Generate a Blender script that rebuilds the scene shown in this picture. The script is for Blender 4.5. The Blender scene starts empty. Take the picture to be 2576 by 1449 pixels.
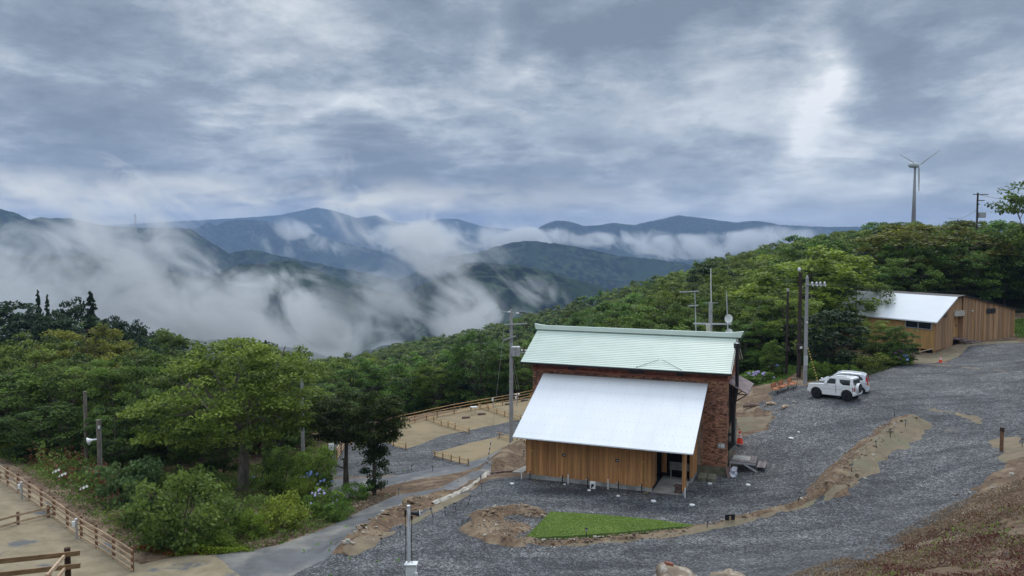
import bpy, math, random
import numpy as np
from mathutils import Vector, Matrix, noise as mnoise
R = math.radians
random.seed(7); RS = np.random.RandomState(11)
C = bpy.context.scene.collection
sc = bpy.context.scene

# ------------------------------------------------------------------ camera, sky, sun, exposure
F, PITCH, CAMZ = 2000.0, R(3.2), 14.0            # focal length in units of a 2576 px wide frame
cam = bpy.data.objects.new('camera', bpy.data.cameras.new('camera')); C.objects.link(cam)
cam.location = (0, 0, CAMZ); cam.rotation_euler = (R(90) - PITCH, 0, 0)
cam.data.sensor_width = 36; cam.data.lens = 36 * F / 2576
cam.data.clip_start = 0.1; cam.data.clip_end = 40000
sc.camera = cam
sc.view_settings.view_transform = 'Standard'; sc.view_settings.look = 'None'
sc.view_settings.exposure = 0.05; sc.view_settings.gamma = 1; sc.view_settings.use_curve_mapping = False
sc.cycles.max_bounces = 6; sc.cycles.volume_bounces = 1; sc.cycles.transparent_max_bounces = 8
sc.cycles.diffuse_bounces = 3; sc.cycles.use_denoising = True
sc.cycles.volume_step_rate = 0.2; sc.cycles.volume_max_steps = 200

def NN(nt, kind, **kw):
    n = nt.nodes.new(kind)
    for k, v in kw.items():
        if k.startswith('i_'):
            n.inputs[int(k[2:]) if k[2:].isdigit() else k[2:].replace('_', ' ')].default_value = v
        else: setattr(n, k, v)
    return n
def math_n(nt, op, a, b=None, c=None, clamp=False):
    n = nt.nodes.new('ShaderNodeMath'); n.operation = op; n.use_clamp = clamp
    for i, x in enumerate((a, b, c)):
        if x is None: continue
        if isinstance(x, (int, float)): n.inputs[i].default_value = x
        else: nt.links.new(x, n.inputs[i])
    return n.outputs[0]
def ramp(nt, fac, stops):
    n = nt.nodes.new('ShaderNodeValToRGB'); e = n.color_ramp.elements
    while len(e) < len(stops): e.new(0.5)
    for i, (p, c) in enumerate(stops):
        e[i].position = p; e[i].color = (*c, 1) if len(c) == 3 else c
    nt.links.new(fac, n.inputs[0]); return n.outputs[0]

world = bpy.data.worlds.new('World'); sc.world = world; world.use_nodes = True
SUN_EL, SUN_AZ = 52, 20
def build_world():
    nt = world.node_tree; nt.nodes.clear(); L = nt.links.new
    out = NN(nt, 'ShaderNodeOutputWorld')
    sky = NN(nt, 'ShaderNodeTexSky', sky_type='NISHITA', sun_disc=False)
    sky.sun_elevation = R(SUN_EL); sky.sun_rotation = R(SUN_AZ)
    b1 = NN(nt, 'ShaderNodeBackground'); b1.inputs[1].default_value = 0.075; L(sky.outputs[0], b1.inputs[0])
    tc = NN(nt, 'ShaderNodeTexCoord'); sep = NN(nt, 'ShaderNodeSeparateXYZ'); L(tc.outputs['Generated'], sep.inputs[0])
    dx, dy, dz = sep.outputs
    up = math_n(nt, 'MAXIMUM', dz, 0.0)
    den = math_n(nt, 'ADD', up, 0.20)
    px = math_n(nt, 'DIVIDE', dx, den); py = math_n(nt, 'DIVIDE', dy, den)
    comb = NN(nt, 'ShaderNodeCombineXYZ'); L(px, comb.inputs[0]); L(py, comb.inputs[1])
    def nz(scale, detail, dist, off=(0, 0, 0), vec=None, rough=0.55, sc3=(1, 1, 1)):
        m = NN(nt, 'ShaderNodeMapping'); m.inputs['Location'].default_value = off; m.inputs['Scale'].default_value = sc3
        L(vec or comb.outputs[0], m.inputs[0])
        n = NN(nt, 'ShaderNodeTexNoise'); n.inputs['Scale'].default_value = scale; n.inputs['Detail'].default_value = detail
        n.inputs['Roughness'].default_value = rough; n.inputs['Distortion'].default_value = dist; L(m.outputs[0], n.inputs['Vector'])
        return n.outputs[0]
    n1 = nz(0.55, 7, 0.15, (3.1, 7.3, 0)); n2 = nz(1.7, 8, 0.15, (11.1, 2.3, 0), rough=0.6); n3 = nz(9.0, 9, 0.15, (1, 5, 0), vec=tc.outputs['Generated'], sc3=(1, 1, 2.2), rough=.66)
    n5 = nz(5.5, 8, 0.25, (4, 1, 2), vec=tc.outputs['Generated'], sc3=(1, 1, 2.0), rough=.6)
    n6 = nz(1.15, 11, 0.22, (7.7, 1.9, 0), rough=.62); n7 = nz(2.6, 11, 0.15, (2.2, 8.8, 0), rough=.62)
    e1 = math_n(nt, 'MULTIPLY', math_n(nt, 'SUBTRACT', n6, 0.455), 10.0, clamp=True); e2 = math_n(nt, 'MULTIPLY', math_n(nt, 'SUBTRACT', n7, 0.45), 9.0, clamp=True)
    puff = math_n(nt, 'ADD', math_n(nt, 'MULTIPLY', e1, 0.52), math_n(nt, 'ADD', math_n(nt, 'MULTIPLY', e2, 0.30), math_n(nt, 'MULTIPLY', n5, 0.18)))
    v = math_n(nt, 'ADD', math_n(nt, 'MULTIPLY', n1, 0.34), math_n(nt, 'ADD', math_n(nt, 'MULTIPLY', n2, 0.22), math_n(nt, 'ADD', math_n(nt, 'MULTIPLY', n3, 0.27), math_n(nt, 'MULTIPLY', puff, 0.20))))
    # broad lighter and darker masses of this cloud deck, warped by noise (directions from the place)
    warp = NN(nt, 'ShaderNodeTexNoise'); warp.inputs['Scale'].default_value = 5; warp.inputs['Detail'].default_value = 6; L(tc.outputs['Generated'], warp.inputs['Vector'])
    wv = NN(nt, 'ShaderNodeVectorMath', operation='MULTIPLY_ADD'); L(warp.outputs['Color'], wv.inputs[0]); wv.inputs[1].default_value = (0.22, 0.22, 0.22); L(tc.outputs['Generated'], wv.inputs[2])
    def blob(d, sx, sz, amt, v):
        d = (d[0] + 0.11, d[1] + 0.11, d[2] + 0.11)
        s = NN(nt, 'ShaderNodeVectorMath', operation='SUBTRACT'); L(wv.outputs[0], s.inputs[0]); s.inputs[1].default_value = d
        m = NN(nt, 'ShaderNodeVectorMath', operation='MULTIPLY'); L(s.outputs[0], m.inputs[0]); m.inputs[1].default_value = (1 / sx, 1 / sx, 1 / sz)
        ln = NN(nt, 'ShaderNodeVectorMath', operation='LENGTH'); L(m.outputs[0], ln.inputs[0])
        g = math_n(nt, 'SUBTRACT', 1.0, ln.outputs['Value'], clamp=True)
        g = math_n(nt, 'SMOOTHSTEP', g, 0, 1) if False else math_n(nt, 'MULTIPLY', g, g)
        return math_n(nt, 'ADD', v, math_n(nt, 'MULTIPLY', g, amt))
    def dirpx(px_, py_):
        x = (px_ - 1288) / F; w = -(py_ - 724.5) / F; c, s = math.cos(PITCH), math.sin(PITCH)
        d = Vector((x, c + w * s, -s + w * c)).normalized(); return d
    for (a, b, sx, sz, amt) in ((2090, 190, .07, .085, .34), (2030, 300, .10, .05, .16), (1225, 50, .05, .09, .26), (1650, 60, .34, .11, -.24), (250, 300, .35, .09, -.16), (600, 90, .25, .06, .06),
                                (1340, 200, .10, .035, .16), (2400, 300, .3, .05, .12), (900, 470, .42, .055, -.20), (1500, 370, .3, .04, -.06), (2000, 480, .35, .06, .12), (60, 30, .2, .06, -.1), (2300, 100, .16, .08, -.14), (820, 300, .3, .03, .1)):
        v = blob(dirpx(a, b), sx, sz, amt, v)
    col = ramp(nt, v, [(0.36, (.205, .252, .318)), (0.445, (.28, .335, .41)), (0.52, (.39, .452, .525)), (0.60, (.56, .615, .67)), (0.74, (.90, .93, .96))])
    # brighter clearing along the horizon, slightly warm at left
    hz = math_n(nt, 'SUBTRACT', 1.0, math_n(nt, 'DIVIDE', math_n(nt, 'ABSOLUTE', math_n(nt, 'SUBTRACT', up, 0.050)), 0.036), clamp=True)
    n4 = nz(9.0, 6, 0.3, (0, 0, 0), vec=tc.outputs['Generated'], sc3=(1, 1, 3))
    gap = math_n(nt, 'MULTIPLY', math_n(nt, 'MULTIPLY', hz, math_n(nt, 'SUBTRACT', 0.55, math_n(nt, 'MULTIPLY', dx, 2.2), clamp=True)), math_n(nt, 'MULTIPLY', math_n(nt, 'SUBTRACT', n4, 0.40), 5.0, clamp=True))
    mixh = NN(nt, 'ShaderNodeMix', data_type='RGBA'); L(gap, mixh.inputs['Factor']); L(col, mixh.inputs['A']); mixh.inputs['B'].default_value = (1.02, .99, .86, 1)
    # overcast luminance: brighter overhead
    gain = math_n(nt, 'ADD', math_n(nt, 'MULTIPLY', math_n(nt, 'MAXIMUM', math_n(nt, 'SUBTRACT', dz, 0.28), 0.0), 3.1), 1.0)
    b2 = NN(nt, 'ShaderNodeBackground'); L(mixh.outputs['Result'], b2.inputs[0]); L(gain, b2.inputs[1])
    # thin places in the deck let the blue sky through low at right
    thin = math_n(nt, 'MULTIPLY', math_n(nt, 'MULTIPLY', math_n(nt, 'SUBTRACT', 0.2, up, clamp=True), 2.4), math_n(nt, 'MAXIMUM', math_n(nt, 'ADD', dx, .1), 0.0), clamp=True)
    keep = math_n(nt, 'SUBTRACT', 0.97, thin)
    ms = NN(nt, 'ShaderNodeMixShader'); L(keep, ms.inputs[0]); L(b1.outputs[0], ms.inputs[1]); L(b2.outputs[0], ms.inputs[2]); L(ms.outputs[0], out.inputs[0])
build_world()
sun_d = bpy.data.lights.new('sun', 'SUN'); sun_d.energy = 1.4; sun_d.angle = R(22); sun_d.color = (1, .96, .90)
sun = bpy.data.objects.new('sun', sun_d); C.objects.link(sun)
sun.rotation_euler = (R(90 - SUN_EL), 0, R(180 - SUN_AZ)); sun.location = (0, 0, 60)

# ------------------------------------------------------------------ materials
MATS = {}
def mk(name, c1, c2=None, scale=4.0, rough=0.85, bump=0.0, metal=0.0, stretch=(1, 1, 1), c3=None, scale3=0.5, detail=5, thr=(0.35, 0.65), spec=0.3, bscale=None, tonev=1.0, world_co=False, thr3=(0.5, 0.62)):
    m = bpy.data.materials.new(name); m.use_nodes = True; nt = m.node_tree; L = nt.links.new
    b = nt.nodes['Principled BSDF']; b.inputs['Roughness'].default_value = rough; b.inputs['Metallic'].default_value = metal
    b.inputs['Specular IOR Level'].default_value = spec
    tc = NN(nt, 'ShaderNodeTexCoord'); mp = NN(nt, 'ShaderNodeMapping'); mp.inputs['Scale'].default_value = stretch
    if world_co:
        ge = NN(nt, 'ShaderNodeNewGeometry'); L(ge.outputs['Position'], mp.inputs[0])
    else: L(tc.outputs['Object'], mp.inputs[0])
    def nz(s, d=detail, r=.6):
        n = NN(nt, 'ShaderNodeTexNoise'); n.inputs['Scale'].default_value = s; n.inputs['Detail'].default_value = d; n.inputs['Roughness'].default_value = r
        L(mp.outputs[0], n.inputs['Vector']); return n.outputs[0]
    if c2 is None: c2 = tuple(x * 0.82 for x in c1)
    col = ramp(nt, nz(scale), [(thr[0], c2), (thr[1], c1)])
    if c3 is not None:
        mx = NN(nt, 'ShaderNodeMix', data_type='RGBA'); f = ramp(nt, nz(scale3, 6), [(thr3[0], (0, 0, 0)), (thr3[1], (1, 1, 1))])
        L(f, mx.inputs['Factor']); L(col, mx.inputs['A']); mx.inputs['B'].default_value = (*c3, 1); col = mx.outputs['Result']
    at = NN(nt, 'ShaderNodeAttribute', attribute_name='tone')
    sc_ = NN(nt, 'ShaderNodeVectorMath', operation='SCALE'); L(col, sc_.inputs[0])
    L(math_n(nt, 'ADD', math_n(nt, 'MULTIPLY', at.outputs['Fac'], tonev), 1.0), sc_.inputs['Scale'])
    L(sc_.outputs[0], b.inputs['Base Color'])
    if bump:
        bp = NN(nt, 'ShaderNodeBump'); bp.inputs['Strength'].default_value = min(1, bump); bp.inputs['Distance'].default_value = 0.03
        L(nz(bscale or scale * 2), bp.inputs['Height']); L(bp.outputs[0], b.inputs['Normal'])
    MATS[name] = m; return m
def foliage(name, dark, light, trans=0.35, rough=0.6):
    m = bpy.data.materials.new(name); m.use_nodes = True; nt = m.node_tree; L = nt.links.new
    b = nt.nodes['Principled BSDF']; out = nt.nodes['Material Output']; b.inputs['Roughness'].default_value = rough; b.inputs['Specular IOR Level'].default_value = 0.25
    at = NN(nt, 'ShaderNodeAttribute', attribute_name='tone'); oi = NN(nt, 'ShaderNodeObjectInfo')
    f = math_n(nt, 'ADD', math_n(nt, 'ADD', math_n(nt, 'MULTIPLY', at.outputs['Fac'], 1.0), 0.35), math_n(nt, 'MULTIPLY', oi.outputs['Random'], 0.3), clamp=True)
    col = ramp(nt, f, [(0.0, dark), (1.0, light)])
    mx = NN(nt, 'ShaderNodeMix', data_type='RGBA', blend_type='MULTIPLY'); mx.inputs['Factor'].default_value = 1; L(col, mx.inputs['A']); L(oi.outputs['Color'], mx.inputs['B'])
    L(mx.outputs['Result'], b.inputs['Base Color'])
    tr = NN(nt, 'ShaderNodeBsdfTranslucent'); hs = NN(nt, 'ShaderNodeHueSaturation'); hs.inputs['Value'].default_value = 1.3; L(mx.outputs['Result'], hs.inputs['Color']); L(hs.outputs[0], tr.inputs[0])
    ms = NN(nt, 'ShaderNodeMixShader'); ms.inputs[0].default_value = trans; L(b.outputs[0], ms.inputs[1]); L(tr.outputs[0], ms.inputs[2]); L(ms.outputs[0], out.inputs[0])
    MATS[name] = m; return m
def gravel_mat(name, stones, tint, patch, pthr):
    m = bpy.data.materials.new(name); m.use_nodes = True; nt = m.node_tree; L = nt.links.new
    b = nt.nodes['Principled BSDF']; b.inputs['Roughness'].default_value = 0.75; b.inputs['Specular IOR Level'].default_value = 0.3
    ge = NN(nt, 'ShaderNodeNewGeometry')
    def vor(s):
        v = NN(nt, 'ShaderNodeTexVoronoi'); v.inputs['Scale'].default_value = s; L(ge.outputs['Position'], v.inputs['Vector']); return v
    def nz(s, d=5):
        n = NN(nt, 'ShaderNodeTexNoise'); n.inputs['Scale'].default_value = s; n.inputs['Detail'].default_value = d; n.inputs['Roughness'].default_value = .65; L(ge.outputs['Position'], n.inputs['Vector']); return n.outputs[0]
    v1 = vor(11.5); v2 = vor(28)
    s = NN(nt, 'ShaderNodeSeparateColor'); L(v1.outputs['Color'], s.inputs[0]); s2 = NN(nt, 'ShaderNodeSeparateColor'); L(v2.outputs['Color'], s2.inputs[0])
    f = math_n(nt, 'ADD', math_n(nt, 'MULTIPLY', s.outputs[0], .55), math_n(nt, 'MULTIPLY', s2.outputs[1], .45))
    col = ramp(nt, f, [(0.12, tuple(x * .38 for x in stones)), (0.45, tuple(x * .72 for x in stones)), (0.62, tuple(x * 1.2 for x in stones)), (0.86, tuple(x * 2.7 for x in stones))])
    big = ramp(nt, nz(.28, 7), [(.36, (.55, .56, .58)), (.47, (.9, .9, .91)), (.62, (1.3, 1.29, 1.26))]); big2 = ramp(nt, nz(1.6, 4), [(.3, (.7, .7, .72)), (.6, (1.12, 1.12, 1.12))])
    mx = NN(nt, 'ShaderNodeMix', data_type='RGBA', blend_type='MULTIPLY'); mx.inputs['Factor'].default_value = 1; L(col, mx.inputs['A']); L(big, mx.inputs['B'])
    mx2 = NN(nt, 'ShaderNodeMix', data_type='RGBA', blend_type='MULTIPLY'); mx2.inputs['Factor'].default_value = 1; L(mx.outputs['Result'], mx2.inputs['A']); L(big2, mx2.inputs['B'])
    tm = NN(nt, 'ShaderNodeMapping'); tm.inputs['Rotation'].default_value = (0, 0, R(-38)); tm.inputs['Scale'].default_value = (.16, 1.1, 1); L(ge.outputs['Position'], tm.inputs[0]); tn = NN(nt, 'ShaderNodeTexNoise'); tn.inputs['Scale'].default_value = .55; tn.inputs['Detail'].default_value = 5; tn.inputs['Distortion'].default_value = .8; L(tm.outputs[0], tn.inputs['Vector'])
    trk = ramp(nt, tn.outputs[0], [(.38, (.66, .67, .70)), (.48, (1, 1, 1)), (.60, (1.0, 1.0, 1.0)), (.68, (1.30, 1.28, 1.24))]); mx3 = NN(nt, 'ShaderNodeMix', data_type='RGBA', blend_type='MULTIPLY'); mx3.inputs['Factor'].default_value = 1; L(mx2.outputs['Result'], mx3.inputs['A']); L(trk, mx3.inputs['B']); mx2 = mx3
    pf = ramp(nt, nz(.33, 9), [(pthr, (0, 0, 0)), (pthr + .07, (1, 1, 1))]); pt = NN(nt, 'ShaderNodeMix', data_type='RGBA')
    L(math_n(nt, 'MULTIPLY', pf, .6), pt.inputs['Factor']); L(mx2.outputs['Result'], pt.inputs['A']); pt.inputs['B'].default_value = (*patch, 1)
    L(pt.outputs['Result'], b.inputs['Base Color'])
    bp = NN(nt, 'ShaderNodeBump'); bp.inputs['Strength'].default_value = 0.9; bp.inputs['Distance'].default_value = 0.05; L(v1.outputs['Distance'], bp.inputs['Height']); L(bp.outputs[0], b.inputs['Normal'])
    MATS[name] = m; return m

M = MATS
gravel_mat('gravel', (.080, .082, .085), None, (.20, .17, .13), .66)
mk('soil', (.185, .120, .072), (.075, .050, .034), scale=3.5, bump=1, bscale=9, c3=(.235, .175, .115), scale3=.6, world_co=True, rough=.95)
mk('sandy_soil', (.225, .178, .118), (.15, .118, .08), scale=1.2, bump=.4, bscale=12, c3=(.165, .15, .095), scale3=.35, world_co=True, rough=.95)
mk('sand_pad', (.26, .205, .125), (.20, .158, .092), scale=.9, bump=.2, c3=(.27, .21, .125), scale3=.25, world_co=True, rough=.95)
mk('pitch_sand', (.28, .23, .155), (.20, .165, .105), scale=1.3, bump=.3, c3=(.12, .12, .12), scale3=.55, world_co=True, rough=.95, thr3=(.57, .64))
mk('asphalt', (.145, .146, .150), (.095, .096, .10), scale=1.1, bump=.3, bscale=20, c3=(.27, .25, .22), scale3=.35, world_co=True, rough=.45, thr3=(.52, .7))
mk('forest_floor', (.045, .06, .025), (.02, .03, .014), scale=.4, bump=.5, world_co=True, rough=1, c3=(.06, .045, .03), scale3=.05)
mk('far_forest', (.042, .066, .036), (.005, .010, .009), thr=(.44, .58), scale=.045, bump=0, world_co=True, rough=1, detail=9, c3=(.024, .042, .026), scale3=.006, spec=0)
mk('turf', (.125, .20, .048), (.095, .155, .036), scale=30, bump=.4, c3=(.15, .215, .06), scale3=1.1, rough=.9)
mk('brick', (.39, .195, .13), (.23, .112, .08), scale=3, bump=.3, bscale=30, tonev=1.0, c3=(.44, .23, .13), scale3=.8, thr3=(.45, .65))
mk('brick_red', (.38, .135, .08), (.2, .075, .055), scale=2, bump=.2, tonev=1)
mk('mortar', (.42, .31, .235), (.29, .21, .16), scale=3, rough=.95)
mk('stone_base', (.21, .20, .145), (.11, .11, .075), scale=2.5, bump=.5)
mk('concrete', (.40, .40, .385), (.27, .27, .26), scale=1.8, bump=.2, c3=(.21, .205, .195), scale3=.8)
mk('slab', (.42, .40, .36), (.24, .225, .205), scale=.9, bump=.2)
mk('pole_concrete', (.36, .36, .36), (.25, .25, .25), scale=5, stretch=(1, 1, .3), rough=.9)
mk('pole_brown', (.060, .040, .035), (.035, .025, .022), scale=5, rough=.7)
mk('green_metal', (.575, .67, .595), (.525, .62, .545), scale=.8, rough=.42, spec=.5)
mk('gap_shade_green', (.06, .095, .08), rough=.6)  # dark green that paints the shadow lines of the ribbed roof
mk('white_metal', (.76, .785, .82), (.69, .715, .75), scale=.35, rough=.38, spec=.5, stretch=(1, .35, 1), c3=(.62, .645, .675), scale3=.22, thr3=(.52, .8))
mk('seam_dark', (.55, .58, .62), rough=.5)
mk('steel', (.55, .57, .6), rough=.4, metal=.6)
mk('white_plastic', (.78, .79, .79), (.66, .67, .68), rough=.45, spec=.5)
mk('grey_plastic', (.40, .41, .42), rough=.5)
mk('black', (.012, .012, .014), rough=.5, spec=.5)
mk('black_metal', (.016, .016, .018), (.012, .012, .013), rough=.4, spec=.5)
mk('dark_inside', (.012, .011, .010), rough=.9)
mk('cladding', (.56, .285, .115), (.36, .165, .062), scale=2.6, stretch=(3.5, 3.5, .16), rough=.7, tonev=1.0, bump=.15, c3=(.64, .37, .17), scale3=5, thr3=(.58, .75))
mk('cladding_far', (.44, .27, .15), (.28, .165, .09), scale=2.2, stretch=(3, 3, .15), rough=.8, tonev=1, c3=(.22, .15, .10), scale3=1.2, thr3=(.5, .75))
mk('cladding_gold', (.52, .31, .12), (.38, .21, .08), scale=2.2, stretch=(2, 2, .2), rough=.7, tonev=1)
mk('fence_log', (.66, .42, .19), (.43, .25, .10), scale=6, rough=.7, tonev=1)
mk('fence_board', (.52, .385, .26), (.33, .225, .145), scale=5, rough=.75, tonev=1)
mk('fence_board_near', (.33, .20, .105), (.20, .11, .055), scale=5, stretch=(.3, 1, 3), rough=.6, tonev=1)
mk('fence_post', (.075, .042, .028), (.04, .024, .017), scale=6, rough=.8)
mk('fence_post_light', (.22, .115, .062), (.13, .066, .04), scale=6, rough=.8)
mk('deck_board', (.20, .17, .17), (.105, .085, .09), scale=3, rough=.75, tonev=1)
mk('bench_wood', (.50, .17, .055), (.34, .10, .035), scale=5, rough=.55, tonev=1)
mk('bag', (.66, .67, .74), (.42, .43, .50), scale=6, bump=.8, rough=.5)
mk('old_wood', (.19, .13, .11), (.10, .065, .055), scale=4, stretch=(1, 4, 1), rough=.9, tonev=1)
mk('cone_orange', (.85, .09, .035), (.72, .07, .03), rough=.5)
mk('cone_white', (.8, .8, .8), rough=.5)
mk('yellow', (.75, .62, .16), rough=.5)
mk('hose', (.46, .36, .10), rough=.5)
mk('stone_pale', (.52, .49, .43), (.34, .31, .26), scale=5, bump=.5, tonev=1)
mk('stone_brown', (.27, .19, .12), (.14, .10, .065), scale=5, bump=.6, tonev=1)
mk('stone_mixed', (.30, .235, .17), (.15, .11, .08), scale=2.0, bump=.5, tonev=1.3, c3=(.50, .47, .42), scale3=3.0, thr3=(.56, .62))
mk('boulder', (.36, .28, .20), (.16, .125, .095), scale=1.6, bump=1, bscale=5, c3=(.46, .42, .36), scale3=2.2)
mk('bark', (.14, .115, .095), (.055, .045, .038), scale=6, stretch=(1, 1, .25), bump=.8, rough=.95)
mk('bark_pale', (.25, .22, .19), (.12, .10, .085), scale=6, stretch=(1, 1, .3), rough=.95)
mk('car_white', (.84, .85, .86), (.82, .83, .84), rough=.22, spec=.6)
mk('car_silver', (.62, .65, .70), (.60, .63, .68), rough=.25, spec=.6, metal=.15)
mk('glass', (.018, .022, .028), (.015, .018, .022), rough=.08, spec=.8)
mk('tyre', (.018, .018, .019), rough=.85)
mk('rim_dark', (.025, .027, .034), rough=.45)
mk('rim_silver', (.42, .43, .45), rough=.35, metal=.5)
mk('red_lamp', (.45, .02, .02), rough=.25, spec=.6)
mk('gutter', (.028, .026, .03), rough=.5)
mk('awning', (.27, .22, .22), (.17, .13, .13), scale=2, rough=.8)
mk('petal_blue', (.30, .40, .74), (.19, .27, .58), scale=20, rough=.7, tonev=1)
mk('petal_lilac', (.48, .44, .68), (.36, .30, .52), scale=20, rough=.7, tonev=1)
mk('petal_pink', (.50, .22, .50), (.38, .17, .42), scale=20, rough=.7, tonev=1)
mk('petal_white', (.85, .85, .74), (.7, .72, .62), scale=20, rough=.7, tonev=1)
mk('turbine', (.52, .53, .54), (.46, .47, .48), scale=.3, rough=.5)
mk('turbine_tower', (.25, .26, .25), (.155, .145, .145), scale=.12, stretch=(1, 1, .5), rough=.6)
foliage('leaf_green', (.026, .050, .013), (.210, .270, .058))
foliage('leaf_bright', (.045, .085, .018), (.22, .31, .065))
foliage('leaf_dark', (.010, .026, .010), (.045, .082, .024), .25)
foliage('leaf_conifer', (.012, .026, .013), (.055, .088, .036), .15)
foliage('leaf_olive', (.032, .045, .010), (.115, .125, .028))
foliage('leaf_lime', (.09, .14, .018), (.33, .40, .065))
foliage('leaf_bluegreen', (.030, .060, .028), (.16, .235, .105))
foliage('leaf_red', (.06, .024, .018), (.19, .085, .055), .2)
foliage('leaf_dry', (.08, .054, .038), (.33, .25, .165), .15)
foliage('grass_dry', (.14, .11, .05), (.34, .28, .15), .2)
foliage('grass', (.05, .11, .018), (.16, .27, .045), .3)

# ------------------------------------------------------------------ mesh helpers
def basis(d, upv=(0, 0, 1)):
    d = Vector(d).normalized(); u = Vector(upv)
    if abs(d.dot(u)) > .98: u = Vector((1, 0, 0))
    s = d.cross(u).normalized(); return d, s, s.cross(d).normalized()
class MB:
    def __init__(s): s.v = []; s.f = []; s.t = []
    def add(s, vs, fs, tone=0.0):
        n = len(s.v); s.v += [tuple(v) for v in vs]; s.f += [tuple(i + n for i in f) for f in fs]; s.t += [tone] * len(fs); return s
    def box(s, x0, x1, y0, y1, z0, z1, tone=0.0):
        return s.add([(x0, y0, z0), (x1, y0, z0), (x1, y1, z0), (x0, y1, z0), (x0, y0, z1), (x1, y0, z1), (x1, y1, z1), (x0, y1, z1)],
                     [(0, 3, 2, 1), (4, 5, 6, 7), (0, 1, 5, 4), (1, 2, 6, 5), (2, 3, 7, 6), (3, 0, 4, 7)], tone)
    def bar(s, p0, p1, w, h, tone=0.0, upv=(0, 0, 1)):
        p0, p1 = Vector(p0), Vector(p1); d, a, b = basis(p1 - p0, upv); vs = []
        for p in (p0, p1): vs += [p - a * w / 2 - b * h / 2, p + a * w / 2 - b * h / 2, p + a * w / 2 + b * h / 2, p - a * w / 2 + b * h / 2]
        return s.add(vs, [(0, 3, 2, 1), (4, 5, 6, 7), (0, 1, 5, 4), (1, 2, 6, 5), (2, 3, 7, 6), (3, 0, 4, 7)], tone)
    def tube(s, pts, rad, n=8, tone=0.0, caps=True):
        pts = [Vector(p) for p in pts]; rad = rad if isinstance(rad, (list, tuple)) else [rad] * len(pts); vs = []; fs = []
        for i, p in enumerate(pts):
            d = pts[min(i + 1, len(pts) - 1)] - pts[max(i - 1, 0)]; _, a, b = basis(d)
            for k in range(n):
                t = 2 * math.pi * k / n; vs.append(p + (a * math.cos(t) + b * math.sin(t)) * rad[i])
        for i in range(len(pts) - 1):
            for k in range(n):
                k2 = (k + 1) % n; fs.append((i * n + k, i * n + k2, (i + 1) * n + k2, (i + 1) * n + k))
        if caps: fs.append(tuple(range(n))[::-1]); fs.append(tuple((len(pts) - 1) * n + k for k in range(n)))
        return s.add(vs, fs, tone)
    def prism(s, poly, y0, y1, tone=0.0):               # polygon in (x, z) pushed along y
        n = len(poly); vs = [(x, y0, z) for x, z in poly] + [(x, y1, z) for x, z in poly]
        fs = [tuple(range(n)), tuple(range(2 * n - 1, n - 1, -1))] + [(i, i + n, (i + 1) % n + n, (i + 1) % n) for i in range(n)]
        return s.add(vs, fs, tone)
    def hexa(s, a, tone=0.0):                           # 8 corners: bottom ring then top ring
        return s.add(a, [(0, 3, 2, 1), (4, 5, 6, 7), (0, 1, 5, 4), (1, 2, 6, 5), (2, 3, 7, 6), (3, 0, 4, 7)], tone)
    def blob(s, c, r, seed=0, amp=.25, n=7, m=10, freq=1.3, tone=0.0):
        c = Vector(c); vs = []; fs = []; r = (r, r, r) if isinstance(r, (int, float)) else r
        for i in range(n + 1):
            th = math.pi * i / n
            for k in range(m):
                ph = 2 * math.pi * k / m; d = Vector((math.sin(th) * math.cos(ph), math.sin(th) * math.sin(ph), math.cos(th)))
                q = 1 + amp * mnoise.noise(d * freq + Vector((seed * 3.7, seed * 1.3, 0))) * 2
                vs.append(c + Vector((d.x * r[0] * q, d.y * r[1] * q, d.z * r[2] * q)))
        for i in range(n):
            for k in range(m):
                k2 = (k + 1) % m; fs.append((i * m + k, (i + 1) * m + k, (i + 1) * m + k2, i * m + k2))
        return s.add(vs, fs, tone)
    def mesh(s, name, mat, smooth=False):
        me = bpy.data.meshes.new(name); me.from_pydata(s.v, [], s.f)
        if any(s.t): at = me.attributes.new('tone', 'FLOAT', 'FACE'); at.data.foreach_set('value', np.array(s.t, dtype=np.float32))
        me.materials.append(M[mat] if isinstance(mat, str) else mat)
        if smooth: me.polygons.foreach_set('use_smooth', [True] * len(me.polygons))
        me.update(); return me
    def build(s, name, mat, parent=None, smooth=False, bevel=0, **kw):
        o = link(name, s.mesh(name, mat, smooth), parent)
        if bevel:
            b = o.modifiers.new('bevel', 'BEVEL'); b.width = bevel; b.segments = 2; b.limit_method = 'ANGLE'; b.angle_limit = R(35)
        for k, v in kw.items(): o[k] = v
        return o
def link(name, me, parent=None, loc=None, rz=None):
    o = bpy.data.objects.new(name, me); C.objects.link(o)
    if parent is not None: o.parent = parent
    if loc is not None: o.location = loc
    if rz is not None: o.rotation_euler = (0, 0, rz)
    return o
def tag(o, label, cat, group=None):
    o['label'] = label; o['category'] = cat
    if group: o['group'] = group
    return o
def thing(name, label, cat, loc=(0, 0, 0), rz=0, group=None):
    o = link(name, None, None, loc, rz); o.empty_display_size = .3; return tag(o, label, cat, group)
def copy_tree(o, parent=None):
    c = o.copy(); C.objects.link(c); c.parent = parent
    for ch in [x for x in KIDS.get(o.name, [])]: copy_tree(ch, c)
    return c
KIDS = {}
def remember(root):
    for ch in root.children_recursive: KIDS.setdefault(ch.parent.name, []).append(ch)
    return root
def dup(root, loc, rz, label, scale=None):
    c = copy_tree(root); c.location = loc; c.rotation_euler = (0, 0, rz); c['label'] = label
    if scale: c.scale = scale
    return c

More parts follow.
